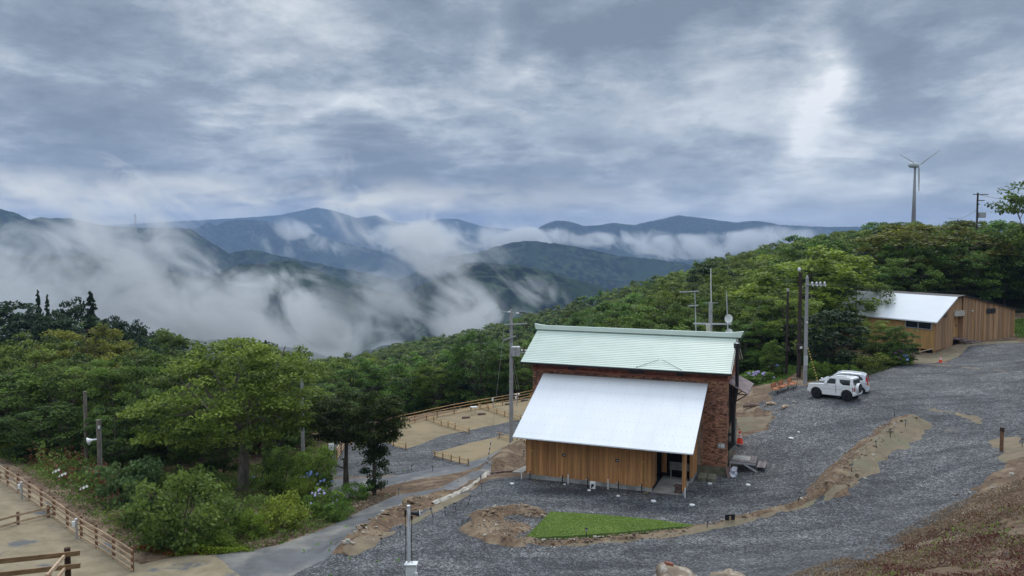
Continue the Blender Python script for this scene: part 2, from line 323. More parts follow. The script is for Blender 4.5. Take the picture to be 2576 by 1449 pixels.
# ------------------------------------------------------------------ the lie of the land
cP, sP = math.cos(PITCH), math.sin(PITCH)
def at(px, py, Y):                                     # point on the ray of an image position, Y metres ahead
    x = (px - 1288) / F; w = -(py - 724.5) / F; dy = cP + w * sP
    return Vector((x / dy * Y, Y, CAMZ + (-sP + w * cP) / dy * Y))
def atz(px, py, z):
    p = at(px, py, 1); return at(px, py, (z - CAMZ) / (p.z - CAMZ))
CP = []
for px, py, z in ((1320, 1210, 0), (1720, 1262, 0), (1640, 1245, 0), (1240, 1205, -.15), (1100, 1285, 0), (900, 1400, 0), (650, 1445, 0), (1300, 1400, 0), (1600, 1440, .1), (1000, 1449, 0),
                  (1500, 1290, 0), (1900, 1290, .2), (2050, 1240, .6), (1828, 1197, .05), (1900, 1150, .6), (1870, 1080, 1.1), (1990, 1100, 1.3), (1870, 1020, 1.7), (1940, 990, 2.1), (2100, 1005, 2.6), (2030, 966, 2.6),
                  (2250, 1060, 2.2), (2366, 908, 2.9), (2280, 940, 2.8), (2450, 940, 3.2), (2576, 1000, 3.1), (2500, 1100, 2.2), (2400, 1250, 1.2), (2300, 1300, .9), (2150, 1370, .5), (1850, 1400, .2),
                  (340, 1440, .0), (15, 1225, -.1), (150, 1310, 0), (0, 1400, .2), (200, 1420, .1), (610, 1235, -2.2), (800, 1280, -1.7), (450, 1400, -.15), (700, 1372, -.3), (300, 1330, -.5), (900, 1310, -.8),
                  (1000, 1250, -1.7), (1180, 1190, -2.4), (1240, 1150, -2.6), (1080, 1200, -2.4), (1260, 1150, -2.5), (900, 1150, -3.3), (1000, 1180, -3.0), (830, 1170, -3.6), (1180, 1080, -3.2), (1100, 1040, -3.4), (850, 1240, -2.5), (930, 1220, -2.6)):
    p = atz(px, py, z); CP.append((p.x, p.y, z))
for px, py, Y in ((1287, 1128, 65), (1335, 1010, 84), (1225, 1030, 80.5), (1420, 992, 86), (1520, 975, 88), (1300, 1060, 76), (1400, 1045, 77), (985, 1078, 75), (765, 1195, 61), (500, 1190, 62), (218, 1150, 58), (2405, 868, 80), (2560, 855, 83), (2352, 893, 79)):
    CP.append(tuple(at(px, py, Y)))
CP += [(0, 0, 12.2), (10, 5, 11), (-10, 5, 11), (0, 14, 6.2), (0, 20, 2.6), (0, 25.5, .7), (-8, 14, 7.2), (-12, 20, 3.3), (-17, 26.5, .5), (10, 20, 4.4), (5.6, 27, 1.9), (9, 27.5, 2.0), (14, 27, 2.7), (18, 24, 4.0), (20, 30, 3.4), (16, 31, 1.7), (24, 38, 2.6), (30, 30, 6), (40, 20, 9),
       (60, 45, 7), (-30, 20, 4), (-50, 30, 1), (-45, 45, 0), (-60, 60, -2), (0, 105, -8), (-20, 100, -9), (20, 100, -3), (35, 100, 2.5), (50, 98, 4.5), (-40, 130, -20), (-60, 250, -42), (0, 200, -24), (0, 300, -36), (-118, 550, -76),
       (-6, 450, -42), (34, 350, -18), (72, 280, 0), (76, 180, 9), (76, 150, 10), (60, 120, 7), (30, 75, 2.3), (30, 130, 0), (45, 200, 0), (-97, 150, -6), (-82, 180, -15), (-150, 150, 0), (-60, 100, -9), (-100, 90, -3), (-40, 85, -8),
       (-60, 200, -32), (-200, 300, -40), (-150, 650, -110), (0, 750, -130), (200, 650, -70), (300, 400, 10), (150, 300, 8), (200, 150, 12), (100, 60, 8), (100, 100, 9), (-350, 500, -120), (400, 750, -60), (-350, 100, 0), (400, 50, 20), (0, -60, 16), (350, -60, 22), (-350, -60, 10)]
CP = np.array(CP, float)
def kern(r2): return np.sqrt(r2 + 4.0)
def fit_rbf():
    P = CP[:, :2]; n = len(P); K = kern(((P[:, None] - P[None]) ** 2).sum(-1)); A = np.zeros((n + 3, n + 3)); A[:n, :n] = K
    A[:n, n] = 1; A[:n, n + 1:] = P; A[n, :n] = 1; A[n + 1:, :n] = P.T; b = np.zeros(n + 3); b[:n] = CP[:, 2]; A[:n, :n] -= np.eye(n) * .3
    return np.linalg.solve(A, b)
RW = fit_rbf()
def h0(x, y):
    x = np.asarray(x, float); y = np.asarray(y, float); out = RW[-3] + RW[-2] * x + RW[-1] * y
    for i, (cx, cy, _) in enumerate(CP): out = out + RW[i] * kern((x - cx) ** 2 + (y - cy) ** 2)
    return out
def ray_ground(px, py, hf):
    Y = np.concatenate([np.arange(16, 130, .25)]); p = at(px, py, 1); x = p.x * Y; z = CAMZ + (p.z - CAMZ) * Y
    d = z - hf(x, Y); i = np.argmax(d < 0) if (d < 0).any() else len(Y) - 1; i = max(i, 1)
    t = d[i - 1] / (d[i - 1] - d[i] + 1e-9); yy = Y[i - 1] + t * .25; return Vector((p.x * yy, yy, float(hf(p.x * yy, yy))))
def g0(px, py): return ray_ground(px, py, h0)
# banks of spoil: (polyline in image positions, half width, height)
BANKS = [([(1205, 1310), (1285, 1292), (1345, 1298)], .65, .42), ([(1185, 1335), (1240, 1362), (1305, 1370)], .6, .28), ([(1225, 1322), (1262, 1338), (1290, 1330)], .9, .20), ([(1330, 1370), (1450, 1368), (1560, 1358), (1680, 1345), (1800, 1325), (1900, 1300), (2000, 1275), (2085, 1243)], .36, .20),
         ([(2085, 1243), (2130, 1190), (2180, 1145), (2240, 1100), (2290, 1068)], 1.1, .55), ([(860, 1392), (920, 1345), (980, 1305), (1040, 1280)], .8, .45), ([(1040, 1275), (1120, 1240), (1210, 1195)], .6, .30),
         ([(1245, 1185), (1275, 1150), (1310, 1130)], 1.2, .8)]
BW = [(np.array([tuple(g0(*q))[:2] for q in pl]), w, hh) for pl, w, hh in BANKS]
def seg_dist(x, y, P):
    d = np.full(np.shape(x), 1e9)
    for a, b in zip(P[:-1], P[1:]):
        ab = b - a; t = np.clip(((x - a[0]) * ab[0] + (y - a[1]) * ab[1]) / (ab @ ab + 1e-9), 0, 1); d = np.minimum(d, np.hypot(x - a[0] - t * ab[0], y - a[1] - t * ab[1]))
    return d
def _h(ix, iy, s): 
    n = (ix * 374761393 + iy * 668265263 + s * 974711) & 0x7fffffff; n = ((n ^ (n >> 13)) * 1274126177) & 0x7fffffff; return (n & 0xffff) / 65535.0
def vn(x, y, s=0):
    x = np.asarray(x, float); y = np.asarray(y, float); ix = np.floor(x).astype(np.int64); iy = np.floor(y).astype(np.int64); fx = x - ix; fy = y - iy; fx = fx * fx * (3 - 2 * fx); fy = fy * fy * (3 - 2 * fy)
    return (_h(ix, iy, s) * (1 - fx) + _h(ix + 1, iy, s) * fx) * (1 - fy) + (_h(ix, iy + 1, s) * (1 - fx) + _h(ix + 1, iy + 1, s) * fx) * fy
def fbm(x, y, o=4, s=0):
    r = 0; a = .5
    for i in range(o): r = r + a * (vn(np.asarray(x) * 2 ** i + 17 * i, np.asarray(y) * 2 ** i, s + i) - .5); a *= .5
    return r
def hb(x, y):                                           # ground with the banks of spoil
    z = h0(x, y)
    for P, w, hh in BW: d = seg_dist(x, y, P); z = z + hh * np.exp(-(d / w) ** 2 * 1.2)
    return z
def g(px, py): return ray_ground(px, py, hb)
def hz(x, y): return float(hb(x, y))
def grid_mesh(name, X, Y, Z, keep, mat, parent=None):
    ny, nx = X.shape; idx = np.arange(nx * ny).reshape(ny, nx); q = np.stack([idx[:-1, :-1], idx[:-1, 1:], idx[1:, 1:], idx[1:, :-1]], -1).reshape(-1, 4)
    if keep is not None: q = q[keep.reshape(-1)]
    used, inv = np.unique(q, return_inverse=True); q = inv.reshape(-1, 4); co = np.stack([X.ravel(), Y.ravel(), Z.ravel()], -1)[used]
    me = bpy.data.meshes.new(name); me.vertices.add(len(co)); me.vertices.foreach_set('co', co.ravel().astype(np.float32))
    me.loops.add(q.size); me.loops.foreach_set('vertex_index', q.ravel().astype(np.int32)); me.polygons.add(len(q)); me.polygons.foreach_set('loop_start', np.arange(len(q), dtype=np.int32) * 4)
    me.polygons.foreach_set('loop_total', np.full(len(q), 4, np.int32)); me.polygons.foreach_set('use_smooth', np.ones(len(q), bool)); me.update(calc_edges=True); me.validate()
    me.materials.append(M[mat]); o = link(name, me, parent); o['kind'] = 'structure'; return o
RES = .25
gx = np.arange(-42, 64, RES); gy = np.arange(21, 96, RES); GX, GY = np.meshgrid(gx, gy)
BUMP = np.zeros_like(GX)
for P, w, hh in BW: BUMP = np.maximum(BUMP, np.exp(-(seg_dist(GX, GY, P) / (w * 1.1)) ** 2))
BANKMASK = np.clip((GX - 11) / 5 - (GY - 27) / 4.5, 0, 1)
ZB = hb(GX, GY) + fbm(GX * 1.1, GY * 1.1, 4, 3) * (.03 + .35 * BUMP + .35 * BANKMASK)
grid_mesh('ground', GX, GY, ZB, None, 'soil')
def pdist(poly):
    P = np.array(poly + [poly[0]], float); d = seg_dist(GX, GY, P); ins = np.zeros(GX.shape, bool)
    for (x0, y0), (x1, y1) in zip(P[:-1], P[1:]): c = ((y0 > GY) != (y1 > GY)) & (GX < (x1 - x0) * (GY - y0) / (y1 - y0 + 1e-12) + x0); ins ^= c
    return np.where(ins, d, -d)
def sheet(name, px_poly, mat, off, wob=.9, soft=.5, avoid=0.0, fs=.7, seed=1):
    sd = pdist([tuple(g0(*q))[:2] for q in px_poly]) + fbm(GX * fs, GY * fs, 4, seed) * wob * 2
    if avoid: sd = np.minimum(sd, (.42 + fbm(GX * 1.7, GY * 1.7, 3, 77) * .5 - BUMP) * avoid)
    o = np.clip(sd / soft, -1, 1) * .05; Z = ZB + o + off + fbm(GX * 3, GY * 3, 2, seed) * .012
    k = o > -.049; kk = k[:-1, :-1] | k[1:, :-1] | k[:-1, 1:] | k[1:, 1:]
    return grid_mesh(name, GX, GY, Z, kk, mat)
sheet('gravel_yard', [(560, 1460), (860, 1402), (1000, 1335), (1060, 1293), (1130, 1262), (1215, 1218), (1245, 1205), (1325, 1200), (1500, 1190), (1760, 1180), (1850, 1185), (1870, 1100), (1935, 1080), (1945, 1050), (1925, 1010), (1940, 985), (1990, 972), (2030, 970), (2150, 962), (2210, 935), (2280, 915), (2380, 912), (2430, 872), (2560, 862), (2700, 858), (2700, 1100), (2576, 1120), (2490, 1190), (2400, 1280), (2250, 1370), (2120, 1449), (1960, 1470), (1500, 1500), (900, 1500)], 'gravel', .01, avoid=1.5)
sheet('sandy_patch', [(2240, 1090), (2300, 1058), (2345, 1075), (2330, 1110), (2250, 1150), (2190, 1190), (2150, 1210), (2200, 1140)], 'sandy_soil', .022, wob=1.0, seed=5)
sheet('sandy_patch', [(2085, 1262), (2180, 1212), (2190, 1206), (2060, 1270), (1880, 1318), (1700, 1352), (1500, 1376), (1400, 1378), (1500, 1372), (1700, 1348), (1900, 1310)], 'sandy_soil', .022, wob=.25, soft=.3, seed=6)
sheet('sandy_patch', [(1860, 1052), (1930, 1050), (1925, 1075), (1865, 1088)], 'sandy_soil', .022, wob=.5, seed=7)
sheet('sandy_patch', [(2330, 1026), (2400, 1032), (2470, 1050), (2530, 1090), (2480, 1075), (2390, 1045), (2340, 1040)], 'sandy_soil', .026, wob=1.3, soft=.6, fs=1.5, seed=8)
sheet('sandy_patch', [(2480, 1110), (2576, 1090), (2600, 1140), (2500, 1165)], 'sandy_soil', .024, wob=1.0, seed=9)
sheet('sandy_patch', [(2290, 895), (2340, 888), (2400, 868), (2440, 862), (2560, 856), (2560, 862), (2440, 872), (2390, 905), (2350, 915), (2300, 912)], 'sandy_soil', .022, wob=.5, soft=.3, seed=10)
sheet('sandy_patch', [(2340, 917), (2440, 925), (2540, 935), (2540, 938), (2440, 929), (2340, 920)], 'sandy_soil', .03, wob=.35, soft=.3, seed=14)
sheet('sandy_patch', [(1000, 1330), (940, 1360), (870, 1400), (900, 1402), (990, 1352), (1040, 1325), (1130, 1280), (1190, 1240), (1160, 1245), (1080, 1285)], 'sandy_soil', .024, wob=.3, soft=.3, seed=11)
sheet('camp_lane', [(825, 1195), (840, 1120), (870, 1060), (960, 1100), (1020, 1130), (1100, 1098), (1240, 1070), (1420, 1020), (1440, 1050), (1290, 1092), (1180, 1115), (1095, 1138), (1095, 1146), (1170, 1168), (1090, 1182), (1000, 1195), (860, 1200)], 'gravel', .01, wob=.35, seed=12)
sheet('sand_pitch', [(985, 1076), (1150, 1035), (1335, 995), (1500, 955), (1500, 1005), (1345, 1046), (1240, 1068), (1110, 1097), (1040, 1128), (1000, 1130), (960, 1105), (880, 1080)], 'sand_pad', .03, wob=.25, seed=13)
sheet('sand_pitch', [(1092, 1141), (1180, 1115), (1290, 1090), (1350, 1080), (1350, 1110), (1270, 1145), (1230, 1150), (1170, 1165)], 'sand_pad', .03, wob=.2, soft=.3, seed=2)
sheet('road', [(620, 1465), (540, 1400), (703, 1372), (810, 1335), (882, 1301), (950, 1268), (1000, 1246), (1060, 1238), (1150, 1222), (1200, 1196), (1232, 1180), (1225, 1196), (1140, 1235), (1040, 1262), (985, 1282), (925, 1326), (828, 1402), (720, 1465)], 'asphalt', .035, wob=.12, soft=.2, seed=3)
sheet('road', [(822, 1208), (976, 1201), (1080, 1182), (1170, 1167), (1240, 1147), (1262, 1150), (1225, 1168), (1110, 1195), (980, 1220), (880, 1250), (830, 1258)], 'asphalt', .035, wob=.12, soft=.2, seed=4)
sheet('campground', [(-80, 1120), (20, 1205), (110, 1262), (250, 1362), (345, 1430), (470, 1396), (560, 1398), (630, 1470), (-80, 1480)], 'pitch_sand', .02, wob=.25, seed=15)
# wooded hillside around and beyond
hx = np.concatenate([np.arange(-400, -45, 6.), np.arange(-45, 66, 2.5), np.arange(66, 430, 6.)]); hy = np.concatenate([np.arange(-70, 12, 6.), np.arange(12, 110, 2.2), np.arange(110, 800, 6.)]); HX, HY = np.meshgrid(hx, hy)
inn = np.clip(np.minimum(np.minimum(HX + 42, 64 - HX), np.minimum(HY - 21, 96 - HY)) / 3.0, 0, 1)
grid_mesh('hillside', HX, HY, h0(HX, HY) - .7 * inn - .06 + fbm(HX / 12, HY / 12, 4, 5) * np.clip((HY - 120) / 60, 0, 1) * 3, None, 'forest_floor')
# mountains: crest lines at their distances
RANGES = [(7400, [(-200, 560), (200, 570), (600, 548), (700, 541), (800, 521), (850, 532), (900, 548), (945, 541), (1000, 560), (1060, 562), (1110, 549), (1150, 550), (1210, 568), (1400, 590), (2700, 590)], .35),
          (5200, [(380, 610), (470, 572), (500, 570), (525, 552), (545, 563), (570, 550), (640, 547), (700, 560), (800, 590), (1000, 640), (1300, 640), (1360, 565), (1395, 551), (1430, 553), (1470, 564), (1510, 562), (1545, 556), (1590, 563), (1650, 550), (1705, 538), (1750, 543), (1800, 551), (1850, 557), (1900, 552), (1960, 563), (2040, 567), (2120, 568), (2380, 566), (2430, 564), (2500, 570), (2700, 574)], .45),
          (2700, [(-200, 500), (0, 521), (40, 532), (80, 550), (110, 544), (180, 548), (250, 562), (300, 568), (480, 572), (520, 600), (580, 632), (640, 622), (700, 640), (1000, 700), (1130, 640), (1200, 632), (1290, 607), (1340, 603), (1420, 612), (1560, 640), (1700, 655), (1850, 680), (2700, 690)], .42),
          (1500, [(-200, 640), (300, 640), (500, 700), (600, 665), (740, 655), (850, 700), (1000, 740), (1120, 690), (1170, 662), (1210, 657), (1300, 665), (1400, 690), (1490, 716), (1700, 760), (2700, 760)], .36),
          (950, [(-200, 850), (600, 850), (860, 900), (960, 868), (1020, 862), (1100, 885), (1300, 880), (2700, 900)], .3)]
az = np.linspace(R(-46), R(46), 760); rr = np.concatenate([np.geomspace(560, 3200, 190), np.geomspace(3250, 9000, 110)])
AZ, RR = np.meshgrid(az, rr); MX = RR * np.tan(AZ); MY = RR; pxs = 1288 + F * np.tan(az) / 1.0
MZ = np.full(MX.shape, -190.) + fbm(MX / 260, MY / 260, 4, 9) * 60
for Z0, crest, slope in RANGES:
    cx = [c[0] for c in crest]; cy = [c[1] for c in crest]; py = np.interp(pxs, cx, cy); top = np.array([at(a, b, Z0).z for a, b in zip(pxs, py)])[None, :]
    front = (RR - Z0); wob = fbm(MX / 700, MY / 700, 5, 21) * Z0 * .10; spur = np.abs(fbm(MX / (Z0 * .11), MY / (Z0 * .11), 5, 31)) * Z0 * .07
    d = np.abs(front); z = top - np.maximum(0, d * slope * np.where(front < 0, 1, .6) + np.minimum(1, d / (Z0 * .05)) * (spur + wob * .35)) + fbm(MX / 14, MY / 14, 2, 41) * min(9, Z0 * .003) * 1.2
    MZ = np.maximum(MZ, z)
MZ += fbm(MX / 22, MY / 22, 3, 51) * 8 * np.clip(2500 / RR, 0, 1)
grid_mesh('mountains', MX, MY, MZ, None, 'far_forest')

# ------------------------------------------------------------------ air: haze over everything, low cloud lying in the valley
def vol_box(name, x0, x1, y0, y1, z0, z1):
    m = MB().box(x0, x1, y0, y1, z0, z1); me = bpy.data.meshes.new(name); me.from_pydata(m.v, [], m.f); o = link(name, me); o['kind'] = 'stuff'; o.display_type = 'WIRE'
    mt = bpy.data.materials.new(name); mt.use_nodes = True; mt.node_tree.nodes.clear(); me.materials.append(mt); return o, mt.node_tree
def haze():
    o, nt = vol_box('haze', -10000, 10000, -120, 9600, -460, 352)
    out = NN(nt, 'ShaderNodeOutputMaterial'); pv = NN(nt, 'ShaderNodeVolumePrincipled'); pv.inputs['Color'].default_value = (.44, .63, 1.0, 1); pv.inputs['Density'].default_value = 1.1e-4
    nt.links.new(pv.outputs[0], out.inputs['Volume'])
haze()
def mist(name, box, masses, dens, nscale, seed, lean=.5, thr=.5, wisp=1.0):
    """masses: (x, z, rx, rz, strength) soft bodies across the view"""
    o, nt = vol_box(name, *box); L = nt.links.new; out = NN(nt, 'ShaderNodeOutputMaterial')
    ge = NN(nt, 'ShaderNodeNewGeometry'); sp = NN(nt, 'ShaderNodeSeparateXYZ'); L(ge.outputs['Position'], sp.inputs[0]); X, Yy, Z = sp.outputs
    sh = math_n(nt, 'ADD', X, math_n(nt, 'MULTIPLY', Z, lean))
    cb = NN(nt, 'ShaderNodeCombineXYZ'); L(sh, cb.inputs[0]); L(math_n(nt, 'MULTIPLY', Yy, .45), cb.inputs[1]); L(math_n(nt, 'MULTIPLY', Z, .95), cb.inputs[2])
    n = NN(nt, 'ShaderNodeTexNoise'); n.inputs['Scale'].default_value = nscale; n.inputs['Detail'].default_value = 7; n.inputs['Roughness'].default_value = .62; n.inputs['Distortion'].default_value = .7
    mp = NN(nt, 'ShaderNodeMapping'); mp.inputs['Location'].default_value = (seed * 131, seed * 57, 0); L(cb.outputs[0], mp.inputs[0]); L(mp.outputs[0], n.inputs['Vector'])
    tot = None
    for (mx, mz, rx, rz, st) in masses:
        a = math_n(nt, 'DIVIDE', math_n(nt, 'SUBTRACT', X, mx), rx); b = math_n(nt, 'DIVIDE', math_n(nt, 'SUBTRACT', Z, mz), rz)
        q = math_n(nt, 'SUBTRACT', 1.0, math_n(nt, 'ADD', math_n(nt, 'MULTIPLY', a, a), math_n(nt, 'MULTIPLY', b, b)), clamp=True); q = math_n(nt, 'MULTIPLY', q, st)
        tot = q if tot is None else math_n(nt, 'ADD', tot, q, clamp=True)
    tot = math_n(nt, 'MINIMUM', tot, .92)
    ym = (box[2] + box[3]) / 2; yr = (box[3] - box[2]) / 2
    yy = math_n(nt, 'DIVIDE', math_n(nt, 'SUBTRACT', Yy, ym), yr); fy = math_n(nt, 'SUBTRACT', 1.0, math_n(nt, 'MULTIPLY', yy, yy), clamp=True)
    v = math_n(nt, 'SUBTRACT', math_n(nt, 'ADD', math_n(nt, 'MULTIPLY', math_n(nt, 'SUBTRACT', n.outputs[0], .5), 4.4 * wisp), tot), thr)
    v = math_n(nt, 'MULTIPLY', math_n(nt, 'MULTIPLY', v, 2.0, clamp=True), math_n(nt, 'MULTIPLY', fy, math_n(nt, 'MULTIPLY', tot, 2.5, clamp=True)))
    v = math_n(nt, 'MULTIPLY', v, dens)
    vs = NN(nt, 'ShaderNodeVolumeScatter'); vs.inputs['Color'].default_value = (.985, .99, 1.0, 1); L(v, vs.inputs['Density']); L(vs.outputs[0], out.inputs['Volume'])
# masses placed from the picture at the middle of each body's depth
def mm(px, py, rx, ry, st, Y): p = at(px, py, Y); return (p.x, p.z, rx / F * Y, ry / F * Y, st)
mist('valley_mist', (-900, 230, 860, 1120, -300, 150),
     [mm(*a, 1000) for a in ((120, 770, 520, 190, 1.0), (420, 810, 480, 200, .9), (260, 650, 220, 130, .55), (420, 640, 130, 110, .45), (760, 800, 300, 160, .68), (1060, 770, 230, 170, .62), (1000, 640, 240, 90, .34), (860, 510, 130, 150, .44), (300, 520, 170, 160, .60), (110, 600, 140, 80, .5), (1240, 640, 120, 50, .4), (420, 560, 90, 110, .4), (1020, 540, 110, 90, .4),
      (1230, 780, 160, 120, .72), (1100, 620, 160, 80, .66), (880, 870, 220, 60, .7), (1370, 720, 80, 60, .56), (1430, 760, 60, 60, .5), (30, 600, 90, 90, .62))], .0150, .0165, 8, lean=.5, thr=.66)
mist('ridge_cloud', (-1300, 2000, 3450, 3950, -80, 330),
     [mm(*a, 3700) for a in ((1150, 595, 260, 55, .95), (1400, 600, 160, 34, .85), (1600, 607, 170, 36, .9), (1800, 618, 190, 44, .95), (1960, 600, 160, 40, .9), (1700, 640, 120, 36, .7), (800, 600, 300, 60, .6), (2450, 590, 120, 18, .7))], .0095, .0075, 5, lean=.35, thr=.62)

# ------------------------------------------------------------------ vegetation
def leaf_mesh(name, cen, size, mat, tone, up=0.6, aspect=.6, droop=0.0, seed=0):
    """one small bent leaf-spray face per centre"""
    rs = np.random.RandomState(seed); n = len(cen); size = np.broadcast_to(np.asarray(size, float), (n,)); tone = np.broadcast_to(np.asarray(tone, float), (n,))
    nr = rs.normal(size=(n, 3)) * (1 - up); nr[:, 2] += up; nr /= np.linalg.norm(nr, axis=1)[:, None] + 1e-9
    a = rs.normal(size=(n, 3)); a -= nr * (a * nr).sum(1)[:, None]; a /= np.linalg.norm(a, axis=1)[:, None] + 1e-9; b = np.cross(nr, a)
    s = size[:, None] * (.7 + .6 * rs.rand(n, 1)); a = a * s * .5; b = b * s * .5 * aspect
    dz = np.zeros((n, 3)); dz[:, 2] = -droop * s[:, 0]
    co = np.stack([cen - a + dz, cen - b * 1.0 - a * .15, cen + a + dz, cen + b * 1.0 - a * .15], 1).reshape(-1, 3)
    me = bpy.data.meshes.new(name); me.vertices.add(4 * n); me.vertices.foreach_set('co', co.ravel().astype(np.float32))
    me.loops.add(4 * n); me.loops.foreach_set('vertex_index', np.arange(4 * n, dtype=np.int32)); me.polygons.add(n); me.polygons.foreach_set('loop_start', np.arange(n, dtype=np.int32) * 4); me.polygons.foreach_set('loop_total', np.full(n, 4, np.int32))
    me.update(calc_edges=True); at_ = me.attributes.new('tone', 'FLOAT', 'FACE'); at_.data.foreach_set('value', tone.astype(np.float32)); me.materials.append(M[mat]); return me
def pads(rs, n, shape='dome', inner=.25):
    """clump centres in a unit crown (x, y in -1..1, z in 0..1)"""
    out = []
    while len(out) < n:
        v = rs.normal(size=3); v /= np.linalg.norm(v); r = 1 - inner * rs.rand() ** 1.5 if rs.rand() < .78 else rs.rand() ** .5
        x, y, z = v * r
        if shape == 'dome': z = z * .5 + .5; z = z if z > .08 else .08 + rs.rand() * .1
        if shape == 'spread':
            if z < -.35: continue
            z = (z + .35) / 1.35; k = 1.0 - .25 * (1 - z) ** 2; x *= k; y *= k
        if shape == 'umbrella':
            z = .55 + .45 * z if rs.rand() < .8 else .2 + .5 * rs.rand()
        out.append((x, y, z))
    return np.array(out)
def clump_leaves(rs, c, rx, rz, n, t0):
    v = rs.normal(size=(n, 3)); v /= np.linalg.norm(v, axis=1)[:, None]; r = rs.rand(n, 1) ** .45; p = v * r * np.array([[rx, rx, rz]])
    p[:, 2] -= .35 * rz * (p[:, 0] ** 2 + p[:, 1] ** 2) / rx ** 2
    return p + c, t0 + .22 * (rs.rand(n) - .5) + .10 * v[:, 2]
def broadleaf(name, seed, npad, nleaf, leaf, mat, shape='dome', rad=4.0, height=8.0, crown_lo=.28, pr=.22, flat=.38, trunk=.22, limbs=7, bark='bark', lean=0, twigs=True, tcol=.18):
    """returns (crown mesh, trunk mesh) of a tree about 'height' tall and 2*rad wide, base at the origin"""
    rs = np.random.RandomState(seed); pc = pads(rs, npad, shape); top = height; lo = height * crown_lo
    skew = rs.normal(size=2) * .12
    lob = rs.normal(size=(7, 3)); lob /= np.linalg.norm(lob, axis=1)[:, None]; la = rs.rand(7) * .35
    P = []; T = []; S = []; cents = []
    for q in pc:
        d = q / (np.linalg.norm(q) + 1e-6); k = .80 + sum(a * max(0, d @ l) ** 4 for a, l in zip(la, lob))
        c = np.array([q[0] * rad * k + skew[0] * rad * q[2], q[1] * rad * k + skew[1] * rad * q[2], lo + q[2] * (top - lo) * (.92 + .08 * k) - pr * rad * .2])
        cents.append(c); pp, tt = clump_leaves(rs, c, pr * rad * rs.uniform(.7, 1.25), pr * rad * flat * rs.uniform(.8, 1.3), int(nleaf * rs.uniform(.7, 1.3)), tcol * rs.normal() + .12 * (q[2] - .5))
        P.append(pp); T.append(tt)
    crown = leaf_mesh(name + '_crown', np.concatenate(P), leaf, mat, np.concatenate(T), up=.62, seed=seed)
    mb = MB(); fork = height * (crown_lo + .08); r0 = trunk
    base = [Vector((0, 0, -.6)), Vector((0, 0, .15)), Vector((.1 * rs.normal(), .1 * rs.normal(), fork * .5)), Vector((lean, 0, fork))]
    mb.tube(base, [r0 * 1.5, r0 * 1.15, r0 * .92, r0 * .8], 8)
    mains = []
    for i in range(limbs):
        an = 2 * math.pi * (i + rs.rand() * .6) / limbs; k = rs.uniform(.35, .75); e = Vector((math.cos(an) * rad * k, math.sin(an) * rad * k, lo + (top - lo) * rs.uniform(.45, .85)))
        if i == 0: e = Vector((skew[0] * rad, skew[1] * rad, top * .92))
        mid = base[-1].lerp(e, .45) + Vector((rs.normal() * .2, rs.normal() * .2, -.08 * height * rs.rand())); mb.tube([base[-1] - Vector((0, 0, r0)), mid, e], [r0 * .55, r0 * .32, r0 * .1], 5); mains += [mid, mid.lerp(e, .5), e]
    if twigs:
        for c in cents[::2]:
            c = Vector(c); m = min(mains, key=lambda q: (q - c).length + (3 if q.z > c.z + .3 else 0)); mb.tube([m, m.lerp(c, .5) + Vector((0, 0, -.1)), c], [r0 * .16, r0 * .10, r0 * .04], 3, caps=False)
    return crown, mb.mesh(name + '_trunk', bark)
def conifer(name, seed, height, rad, layers, per, nleaf, leaf, mat, bare=.12, flat=.25, top=1.0, droop=.25, trunk=.16, power=1.0, tcol=.12):
    rs = np.random.RandomState(seed); P = []; T = []; mb = MB(); mb.tube([(0, 0, -.6), (0, 0, height * .5), (0, 0, height * .98)], [trunk * 1.2, trunk * .7, trunk * .12], 7)
    for i in range(layers):
        f = (i + .5) / layers; z0_ = height * (bare + (1 - bare) * f); r = rad * ((1 - f) ** power * .95 + .06) * rs.uniform(.8, 1.12)
        for k in range(per):
            an = 2 * math.pi * (k + rs.rand()) / per; z = z0_ + (rs.rand() - .5) * 1.5 * height / layers; rr_ = r * rs.uniform(.6, 1.15); e = np.array([math.cos(an) * rr_, math.sin(an) * rr_, z - droop * rr_ * rs.uniform(.3, 1.2)])
            mb.tube([(0, 0, z), Vector(e)], [trunk * .14, trunk * .04], 3, caps=False)
            m = int(nleaf * (.35 + rr_ / rad)); t = rs.rand(m, 1) ** .7 * .95 + .08; w = (rs.rand(m, 1) - .5) * rr_ * .42 * (1.15 - t); side = np.array([-math.sin(an), math.cos(an), 0.])
            p = np.array([0, 0, z]) * (1 - t) + e * t + side * w + rs.normal(size=(m, 3)) * np.array([.04, .04, flat * .3]) * rr_ * .5
            P.append(p); T.append(tcol * rs.normal() + .15 * (t[:, 0] - .5) + .2 * (rs.rand(m) - .5))
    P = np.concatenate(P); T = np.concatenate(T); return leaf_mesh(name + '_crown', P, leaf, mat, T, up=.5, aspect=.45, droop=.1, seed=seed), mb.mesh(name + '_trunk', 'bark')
def shrub(name, seed, npad, nleaf, leaf, mat, rad=1.6, height=2.0, pr=.30, up=.45):
    rs = np.random.RandomState(seed); pc = pads(rs, npad, 'dome', .35); P = []; T = []
    for q in pc:
        c = q * np.array([rad, rad, height]) * rs.uniform(.78, 1.08); pp, tt = clump_leaves(rs, c, pr * rad, pr * rad * .55, nleaf, .15 * rs.normal() + .2 * (q[2] - .5)); P.append(pp); T.append(tt)
    mb = MB()
    for k in range(6):
        an = k * 1.05 + rs.rand(); mb.tube([(0, 0, -.2), (math.cos(an) * rad * .45, math.sin(an) * rad * .45, height * .7)], [.035, .012], 4)
    P = np.concatenate(P); P[:, 2] = np.maximum(P[:, 2], .03); return leaf_mesh(name + '_leaves', P, leaf, mat, np.concatenate(T), up=up, seed=seed), mb.mesh(name + '_stem', 'bark')
